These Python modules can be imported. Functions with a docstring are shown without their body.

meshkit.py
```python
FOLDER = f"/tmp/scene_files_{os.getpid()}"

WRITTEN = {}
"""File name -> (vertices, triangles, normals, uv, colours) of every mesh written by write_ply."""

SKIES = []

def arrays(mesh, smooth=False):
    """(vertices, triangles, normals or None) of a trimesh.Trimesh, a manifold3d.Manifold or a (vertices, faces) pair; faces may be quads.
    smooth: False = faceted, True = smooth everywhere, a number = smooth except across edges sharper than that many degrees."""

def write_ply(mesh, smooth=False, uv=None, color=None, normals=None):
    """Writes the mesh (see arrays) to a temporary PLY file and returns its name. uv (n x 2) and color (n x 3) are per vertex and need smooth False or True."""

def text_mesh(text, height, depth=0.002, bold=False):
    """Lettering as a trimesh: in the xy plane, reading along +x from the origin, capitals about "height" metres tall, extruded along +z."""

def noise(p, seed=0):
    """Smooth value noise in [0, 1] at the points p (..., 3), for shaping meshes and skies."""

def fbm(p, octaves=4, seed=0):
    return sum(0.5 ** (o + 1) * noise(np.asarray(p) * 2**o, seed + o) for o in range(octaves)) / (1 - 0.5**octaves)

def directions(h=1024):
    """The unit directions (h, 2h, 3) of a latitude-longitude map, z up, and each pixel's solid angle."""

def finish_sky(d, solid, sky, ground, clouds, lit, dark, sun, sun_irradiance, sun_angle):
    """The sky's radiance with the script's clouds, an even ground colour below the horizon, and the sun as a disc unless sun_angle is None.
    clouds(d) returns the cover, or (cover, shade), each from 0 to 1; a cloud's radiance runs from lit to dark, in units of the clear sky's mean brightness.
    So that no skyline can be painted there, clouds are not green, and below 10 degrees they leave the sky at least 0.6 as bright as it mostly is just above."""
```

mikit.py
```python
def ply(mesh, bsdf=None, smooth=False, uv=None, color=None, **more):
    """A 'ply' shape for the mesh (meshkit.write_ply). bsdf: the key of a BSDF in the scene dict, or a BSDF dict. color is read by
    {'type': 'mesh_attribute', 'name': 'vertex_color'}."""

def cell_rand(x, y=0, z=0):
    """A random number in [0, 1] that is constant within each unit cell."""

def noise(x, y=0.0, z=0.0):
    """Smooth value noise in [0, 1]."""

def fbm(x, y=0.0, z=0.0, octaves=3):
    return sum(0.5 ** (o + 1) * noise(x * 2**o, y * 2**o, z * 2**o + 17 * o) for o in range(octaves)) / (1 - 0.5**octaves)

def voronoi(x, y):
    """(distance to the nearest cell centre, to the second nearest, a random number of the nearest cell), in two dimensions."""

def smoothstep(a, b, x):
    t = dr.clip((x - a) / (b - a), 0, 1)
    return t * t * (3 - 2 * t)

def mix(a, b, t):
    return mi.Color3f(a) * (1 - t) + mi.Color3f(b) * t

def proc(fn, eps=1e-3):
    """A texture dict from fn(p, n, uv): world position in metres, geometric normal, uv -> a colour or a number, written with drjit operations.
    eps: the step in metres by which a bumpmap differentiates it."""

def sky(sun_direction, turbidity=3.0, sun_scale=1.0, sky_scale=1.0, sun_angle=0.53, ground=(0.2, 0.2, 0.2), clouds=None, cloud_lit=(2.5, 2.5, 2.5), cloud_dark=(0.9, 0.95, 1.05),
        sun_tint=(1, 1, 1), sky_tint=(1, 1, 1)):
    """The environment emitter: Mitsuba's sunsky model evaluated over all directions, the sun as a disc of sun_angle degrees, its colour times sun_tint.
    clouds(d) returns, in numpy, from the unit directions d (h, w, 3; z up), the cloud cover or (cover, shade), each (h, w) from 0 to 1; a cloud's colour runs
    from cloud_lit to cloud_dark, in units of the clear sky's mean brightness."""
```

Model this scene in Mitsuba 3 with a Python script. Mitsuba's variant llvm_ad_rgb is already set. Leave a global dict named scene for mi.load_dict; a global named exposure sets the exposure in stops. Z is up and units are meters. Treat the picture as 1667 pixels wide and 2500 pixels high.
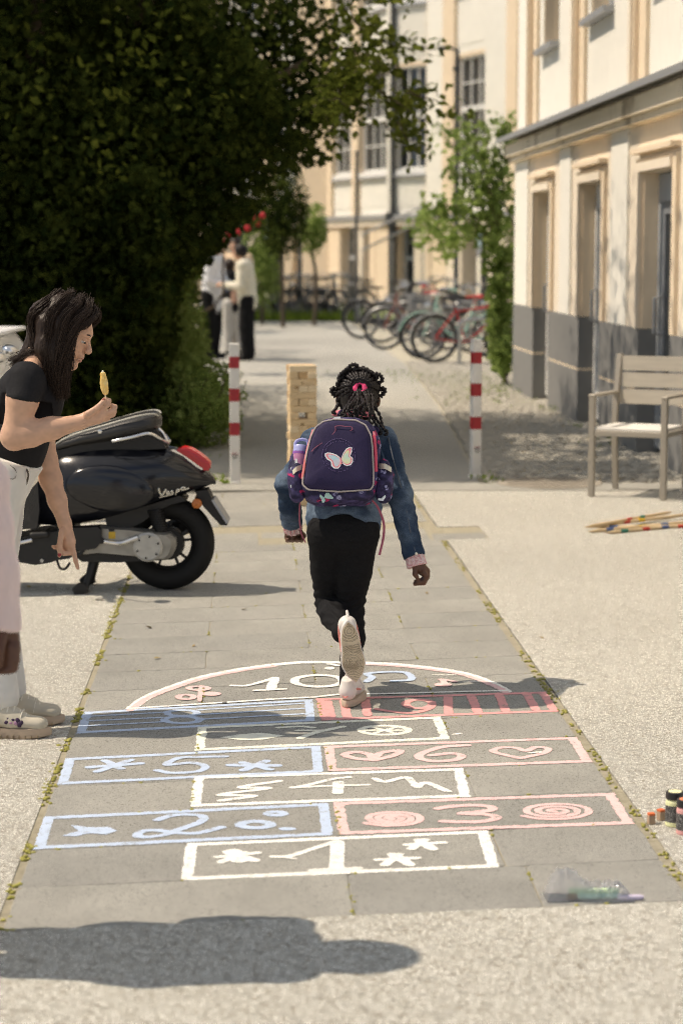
import math, random
import numpy as np
import trimesh
import manifold3d as m3
import shapely
from shapely.geometry import Polygon, LineString, Point, box as sbox
from shapely import affinity
from shapely.ops import unary_union
import drjit as dr
import mitsuba as mi
import mikit, meshkit
from mikit import proc, noise, fbm, voronoi, cell_rand, smoothstep, mix

T = mi.ScalarTransform4f
scene, labels = {}, {}

# ------------------------------------------------------------------ camera, sky, exposure
EYE = 1.65
PITCH = math.atan(645 / 5100)
scene['camera'] = {
    'type': 'thinlens', 'fov': 2 * math.degrees(math.atan(833.5 / 5100)), 'fov_axis': 'x',
    'aperture_radius': 0.0115, 'focus_distance': 7.45, 'near_clip': 0.1, 'far_clip': 2000.0,
    'to_world': T().look_at(origin=[0, 0, EYE], target=[0, math.cos(PITCH), EYE - math.sin(PITCH)], up=[0, 0, 1]),
}


def fair_clouds(d):
    """Broken white cloud over the whole sky."""
    q = d / np.maximum(d[..., 2:], 0.12)
    c = meshkit.fbm(q * 1.1 + 3.0, 5, 2)
    cover = np.clip((c - 0.36) / 0.22, 0, 1) * 0.9
    return cover, np.clip((c - 0.52) / 0.3, 0, 1) * 0.5


scene['daylight'] = mikit.sky([-1.0, 0.04, 1.51], turbidity=3, sun_tint=(0.98, 1.0, 1.04), sky_tint=(1.0, 1.0, 0.98), clouds=fair_clouds, cloud_lit=(2.35, 2.3, 2.2), cloud_dark=(1.5, 1.5, 1.5))
exposure = 1.62


def at(u, v, y):
    """Survey: the point y metres ahead that stands at (u, v) in the 1667 x 2500 photograph."""
    c, s = math.cos(PITCH), math.sin(PITCH)
    d = np.array([u - 833.5, 5100 * c + (1250 - v) * s, -5100 * s + (1250 - v) * c])
    return np.array([0, 0, EYE]) + d * (y / d[1])


def rotz(a):
    c, s = math.cos(a), math.sin(a)
    return np.array([[c, -s, 0], [s, c, 0], [0, 0, 1.0]])


def rotx(a):
    c, s = math.cos(a), math.sin(a)
    return np.array([[1.0, 0, 0], [0, c, -s], [0, s, c]])


def roty(a):
    c, s = math.cos(a), math.sin(a)
    return np.array([[c, 0, s], [0, 1.0, 0], [-s, 0, c]])


def mat4(r=np.eye(3), t=(0, 0, 0)):
    m = np.eye(4)
    m[:3, :3] = r
    m[:3, 3] = t
    return m


# ------------------------------------------------------------------ scene entries
def num(key):
    if key not in scene and key not in labels:
        return key
    k = 1
    while f'{key}_{k:03d}' in scene or f'{key}_{k:03d}' in labels:
        k += 1
    return f'{key}_{k:03d}'


def thing(name, label, category, group=None):
    key = num(name)
    labels[key] = {'label': label, 'category': category}
    if group:
        labels[key]['group'] = group
    return key


def struct(name, label=None):
    key = num(name)
    labels[key] = {'kind': 'structure'}
    if label:
        labels[key]['label'] = label
    return key


def put(key, mesh, mat, smooth=35, M=None, **kw):
    """One entry of the scene under exactly this key."""
    d = mesh if isinstance(mesh, dict) else mikit.ply(mesh, smooth=smooth, **kw)
    d = dict(d)
    d['bsdf'] = {'type': 'ref', 'id': mat}
    if M is not None:
        d['to_world'] = T(np.asarray(M, float))
    scene[key] = d
    return key


def part(parent, name, mesh, mat, smooth=35, M=None, **kw):
    return put(num(parent + '__' + name), mesh, mat, smooth, M, **kw)


# ------------------------------------------------------------------ meshes
def cat(*ms):
    ms = [m for g in ms for m in (g if isinstance(g, (list, tuple)) else [g])]
    return trimesh.util.concatenate(ms)


def tm(man):
    g = man.to_mesh()
    return trimesh.Trimesh(np.array(g.vert_properties[:, :3]), np.array(g.tri_verts), process=False)


def xf(mesh, r=np.eye(3), t=(0, 0, 0)):
    m = mesh.copy()
    m.apply_transform(mat4(r, t))
    return m


def box(x0, x1, y0, y1, z0, z1, ch=0.0):
    """A box, its edges chamfered by ch."""
    s = np.array([x1 - x0, y1 - y0, z1 - z0])
    c = np.array([x0 + x1, y0 + y1, z0 + z1]) / 2
    if ch <= 0:
        m = trimesh.creation.box(s)
        m.apply_translation(c)
        return m
    h = s / 2
    pts = []
    for a in (-1, 1):
        for b in (-1, 1):
            for d in (-1, 1):
                for ax in range(3):
                    p = np.array([a, b, d]) * (h - ch)
                    p[ax] = (a, b, d)[ax] * h[ax]
                    pts.append(p)
    m = trimesh.convex.convex_hull(np.array(pts))
    m.apply_translation(c)
    return m


def tube(pts, r, n=8, cap=True):
    """A round tube along a polyline; r a number or one radius per point."""
    p = np.asarray(pts, float)
    r = np.broadcast_to(np.asarray(r, float), (len(p),))
    t = np.gradient(p, axis=0)
    t /= np.linalg.norm(t, axis=1, keepdims=True) + 1e-12
    a = np.cross(t[0], [0, 0, 1.0] if abs(t[0][2]) < 0.9 else [1.0, 0, 0])
    rows = []
    ang = np.arange(n) * 2 * np.pi / n
    for i in range(len(p)):
        a = a - t[i] * (a @ t[i])
        a /= np.linalg.norm(a) + 1e-12
        b = np.cross(t[i], a)
        rows.append(p[i] + r[i] * (np.cos(ang)[:, None] * a + np.sin(ang)[:, None] * b))
    v = np.vstack(rows)
    f = []
    for i in range(len(p) - 1):
        for j in range(n):
            k = (j + 1) % n
            f += [[i * n + j, i * n + k, (i + 1) * n + k], [i * n + j, (i + 1) * n + k, (i + 1) * n + j]]
    if cap:
        v = np.vstack([v, p[:1], p[-1:]])
        e = len(p) * n
        for j in range(n):
            k = (j + 1) % n
            f += [[e, k, j], [e + 1, e - n + j, e - n + k]]
    return trimesh.Trimesh(v, np.array(f), process=False)


def curve(pts, n=24):
    """Catmull-Rom through the points."""
    p = np.asarray(pts, float)
    if len(p) < 3:
        return np.array([p[0] + (p[-1] - p[0]) * s for s in np.linspace(0, 1, n)])
    q = np.vstack([2 * p[0] - p[1], p, 2 * p[-1] - p[-2]])
    out = []
    for s in np.linspace(0, len(p) - 1 - 1e-9, n):
        i = int(s)
        u = s - i
        a, b, c, d = q[i:i + 4]
        out.append(0.5 * (2 * b + (c - a) * u + (2 * a - 5 * b + 4 * c - d) * u * u + (3 * b - a - 3 * c + d) * u ** 3))
    return np.array(out)


def lathe(prof, n=24):
    """prof: (r, z) from bottom to top."""
    m = trimesh.creation.revolve(np.array(prof, float), sections=n)
    return m


def torus(R, r, n=32, k=8, flat=1.0):
    """Round the y axis."""
    a = np.arange(n) * 2 * np.pi / n
    b = np.arange(k) * 2 * np.pi / k
    A, B = np.meshgrid(a, b, indexing='ij')
    rr = R + r * np.cos(B)
    v = np.stack([rr * np.cos(A), r * flat * np.sin(B), rr * np.sin(A)], -1).reshape(-1, 3)
    f = []
    for i in range(n):
        for j in range(k):
            i2, j2 = (i + 1) % n, (j + 1) % k
            f += [[i * k + j, i * k + j2, i2 * k + j2], [i * k + j, i2 * k + j2, i2 * k + j]]
    return trimesh.Trimesh(v, np.array(f), process=False)


def prism(poly, depth, ch=0.0):
    """A polygon (list of (x, z) or shapely) extruded along y from -depth/2 to depth/2."""
    if not hasattr(poly, 'geom_type'):
        poly = Polygon(poly)
    poly = poly.buffer(0)
    gs = list(getattr(poly, 'geoms', [poly]))
    ms = []
    for g in gs:
        m = trimesh.creation.extrude_polygon(g, depth, engine='earcut')
        m.apply_translation([0, 0, -depth / 2])
        ms.append(m)
    m = cat(ms)
    m.apply_transform(np.array([[1, 0, 0, 0], [0, 0, -1, 0], [0, 1, 0, 0], [0, 0, 0, 1.0]]))
    return m


def sheet(poly, z, thick=0.0):
    """A polygon in the xy plane, as a flat sheet or a slab whose top is at z."""
    ms = []
    for g in getattr(poly, 'geoms', [poly]):
        if g.is_empty or g.area < 1e-7 or g.geom_type != 'Polygon':
            continue
        if thick > 0:
            m = trimesh.creation.extrude_polygon(g, thick, engine='earcut')
            m.apply_translation([0, 0, z - thick])
        else:
            v, f = trimesh.creation.triangulate_polygon(g, engine='earcut')
            m = trimesh.Trimesh(np.column_stack([v, np.full(len(v), z)]), f, process=False)
            if len(f) and m.face_normals[0][2] < 0:
                m.invert()
        ms.append(m)
    return cat(ms)


def loft(rings, cap=True):
    """Rings of equal length, joined in turn."""
    R = np.asarray(rings, float)
    m, n = R.shape[:2]
    v = R.reshape(-1, 3)
    f = []
    for i in range(m - 1):
        for j in range(n):
            k = (j + 1) % n
            f += [[i * n + j, i * n + k, (i + 1) * n + k], [i * n + j, (i + 1) * n + k, (i + 1) * n + j]]
    if cap:
        v = np.vstack([v, R[0].mean(0), R[-1].mean(0)])
        e = m * n
        for j in range(n):
            k = (j + 1) % n
            f += [[e, k, j], [e + 1, e - n + j, e - n + k]]
    t = trimesh.Trimesh(v, np.array(f), process=False)
    if t.volume < 0:
        t.invert()
    return t


# ------------------------------------------------------------------ soft bodies from joints
def surfnet(Fd, org, h):
    s = Fd < 0
    cnt = np.zeros(tuple(np.array(s.shape) - 1), np.uint8)
    for a in (0, 1):
        for b in (0, 1):
            for c in (0, 1):
                cnt += s[a:s.shape[0] - 1 + a, b:s.shape[1] - 1 + b, c:s.shape[2] - 1 + c]
    ci = np.argwhere((cnt > 0) & (cnt < 8))
    idx = np.full(cnt.shape, -1, np.int64)
    idx[tuple(ci.T)] = np.arange(len(ci))
    acc, num_ = np.zeros((len(ci), 3)), np.zeros(len(ci))
    cor = [np.array(c) for c in np.ndindex(2, 2, 2)]
    for p in cor:
        for ax in range(3):
            if p[ax] == 0:
                q = p.copy()
                q[ax] = 1
                fa, fb = Fd[tuple((ci + p).T)], Fd[tuple((ci + q).T)]
                hit = (fa < 0) != (fb < 0)
                t = np.where(hit, fa / np.where(hit, fa - fb, 1), 0)
                acc += np.where(hit[:, None], p + np.outer(t, q - p), 0)
                num_ += hit
    v = org + h * (ci + acc / num_[:, None])
    faces = []
    for ax in range(3):
        b, c = (ax + 1) % 3, (ax + 2) % 3
        sl0, sl1 = [slice(1, -1)] * 3, [slice(1, -1)] * 3
        sl0[ax], sl1[ax] = slice(0, -1), slice(1, None)
        A, B = s[tuple(sl0)], s[tuple(sl1)]
        e = np.argwhere(A != B)
        if not len(e):
            continue
        off = np.ones(3, int)
        off[ax] = 0
        inside = A[tuple(e.T)]
        e = e + off
        quad = []
        for db, dc in ((-1, -1), (0, -1), (0, 0), (-1, 0)):
            g = e.copy()
            g[:, b] += db
            g[:, c] += dc
            quad.append(idx[tuple(g.T)])
        q = np.stack(quad, 1)
        q[~inside] = q[~inside][:, ::-1]
        faces.append(np.vstack([q[:, [0, 1, 2]], q[:, [0, 2, 3]]]))
    return trimesh.Trimesh(v, np.vstack(faces), process=False)


def taubin(m, n, lamb=0.5, mu=-0.52):
    from scipy.sparse import coo_matrix
    f, v = np.array(m.faces), np.array(m.vertices)
    i, j = np.concatenate([f[:, 0], f[:, 1], f[:, 2]]), np.concatenate([f[:, 1], f[:, 2], f[:, 0]])
    Wm = coo_matrix((np.ones(2 * len(i)), (np.concatenate([i, j]), np.concatenate([j, i]))), shape=(len(v), len(v))).tocsr()
    deg = np.asarray(Wm.sum(1)).ravel()
    for k in range(2 * n):
        avg = (Wm @ v) / np.maximum(deg, 1)[:, None]
        v = np.where(deg[:, None] > 0, v + (lamb if k % 2 == 0 else mu) * (avg - v), v)
    m.vertices = v
    return m


def skin(prims, h=0.005, k=0.02, smooth=6):
    """One continuous surface over soft-joined round bones, ellipsoids and cuts.
    ('b', a, b, ra, rb[, dict(flat=(axis, factor), k=)]), ('e', centre, radii, R[, dict]), ('cut', point, normal)"""
    lo, hi = np.full(3, 1e9), np.full(3, -1e9)
    for p in prims:
        if p[0] == 'b':
            for q, r in ((p[1], p[3]), (p[2], p[4])):
                m = 1.0
                if len(p) > 5 and 'flat' in p[5]:
                    m = max(1, 1 / p[5]['flat'][1])
                lo, hi = np.minimum(lo, np.asarray(q) - r * m), np.maximum(hi, np.asarray(q) + r * m)
        elif p[0] == 'e':
            r = max(p[2])
            lo, hi = np.minimum(lo, np.asarray(p[1]) - r), np.maximum(hi, np.asarray(p[1]) + r)
    lo, hi = lo - 2.5 * h - k * 0.3, hi + 2.5 * h + k * 0.3
    n = np.ceil((hi - lo) / h).astype(int) + 1
    ax = [lo[i] + h * np.arange(n[i]) for i in range(3)]
    Fd = np.full(n, 0.5, np.float32)

    def sub(l, u):
        i0 = np.clip(np.floor((l - lo) / h).astype(int), 0, n - 1)
        i1 = np.clip(np.ceil((u - lo) / h).astype(int) + 1, 1, n)
        sl = tuple(slice(a, b) for a, b in zip(i0, i1))
        X = np.stack(np.meshgrid(*[ax[i][sl[i]] for i in range(3)], indexing='ij'), -1).astype(np.float32)
        return sl, X

    for p in prims:
        o = p[5] if p[0] == 'b' and len(p) > 5 else (p[4] if p[0] == 'e' and len(p) > 4 else {})
        kk = o.get('k', k)
        if p[0] == 'b':
            a, b, ra, rb = np.asarray(p[1], float), np.asarray(p[2], float), p[3], p[4]
            m = 1.0
            S = np.eye(3)
            if 'flat' in o:
                x = np.asarray(o['flat'][0], float)
                x = x / np.linalg.norm(x)
                S = np.eye(3) + (1 / o['flat'][1] - 1) * np.outer(x, x)   # factor < 1: thinner along x
                m = 1.05
            R = max(ra, rb) * max(1, m) + kk + 2 * h
            sl, X = sub(np.minimum(a, b) - R, np.maximum(a, b) + R)
            X = (X - a) @ S.T.astype(np.float32)
            d = S @ (b - a)
            L2 = max(d @ d, 1e-12)
            t = np.clip(X @ d.astype(np.float32) / L2, 0, 1)
            dist = np.sqrt(((X - t[..., None] * d.astype(np.float32)) ** 2).sum(-1)) - (ra + (rb - ra) * t)
            if 'flat' in o and o['flat'][1] < 1:
                dist = dist * (0.5 + 0.5 * o['flat'][1])
        elif p[0] == 'e':
            c, r = np.asarray(p[1], float), np.asarray(p[2], float)
            Rm = np.eye(3) if p[3] is None else np.asarray(p[3], float)
            R = max(r) + kk + 2 * h
            sl, X = sub(c - R, c + R)
            Y = (X - c) @ Rm.astype(np.float32)
            k0 = np.sqrt(((Y / r) ** 2).sum(-1))
            k1 = np.sqrt(((Y / r ** 2) ** 2).sum(-1)) + 1e-9
            dist = k0 * (k0 - 1) / k1
        elif p[0] == 'cut':
            q, nn = np.asarray(p[1], float), np.asarray(p[2], float)
            nn = nn / np.linalg.norm(nn)
            if len(p) > 3:
                sl, X = sub(q - p[3], q + p[3])
            else:
                sl, X = sub(lo, hi)
            Fd[sl] = np.maximum(Fd[sl], ((X - q) @ nn).astype(np.float32))
            continue
        Fs = Fd[sl]
        if o.get('carve'):
            w = np.clip(0.5 - 0.5 * (Fs + dist) / kk, 0, 1)
            Fd[sl] = Fs * (1 - w) - dist * w + kk * w * (1 - w)
        else:
            w = np.clip(0.5 + 0.5 * (Fs - dist) / kk, 0, 1)
            Fd[sl] = Fs * (1 - w) + dist * w - kk * w * (1 - w)
    m = surfnet(Fd, lo, h)
    if smooth:
        taubin(m, smooth)
    return m


def ruffle(m, amp, freq, seed=0, stretch=(1, 1, 1)):
    """Folds and unevenness: moves vertices along their normals by noise."""
    n = np.array(m.vertex_normals)
    d = meshkit.fbm(np.array(m.vertices) * freq * np.asarray(stretch), 3, seed) - 0.5
    m = m.copy()
    m.vertices = np.array(m.vertices) + n * (2 * amp * d)[:, None]
    return m


# ------------------------------------------------------------------ materials
def mat(name, color, rough=0.6, metallic=0.0, spec=0.5, bump=None, bump_scale=0.002, two=True, **kw):
    c = proc(color) if callable(color) else {'type': 'rgb', 'value': list(color)}
    b = {'type': 'principled', 'base_color': c, 'roughness': proc(rough) if callable(rough) else rough, 'metallic': metallic, 'specular': spec, **kw}
    if bump is not None:
        b = {'type': 'bumpmap', 'arbitrary': proc(bump, eps=0.0015), 'scale': bump_scale, 'nested': b}
    scene[name] = {'type': 'twosided', 'nested': b} if two else b
    return name


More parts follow.
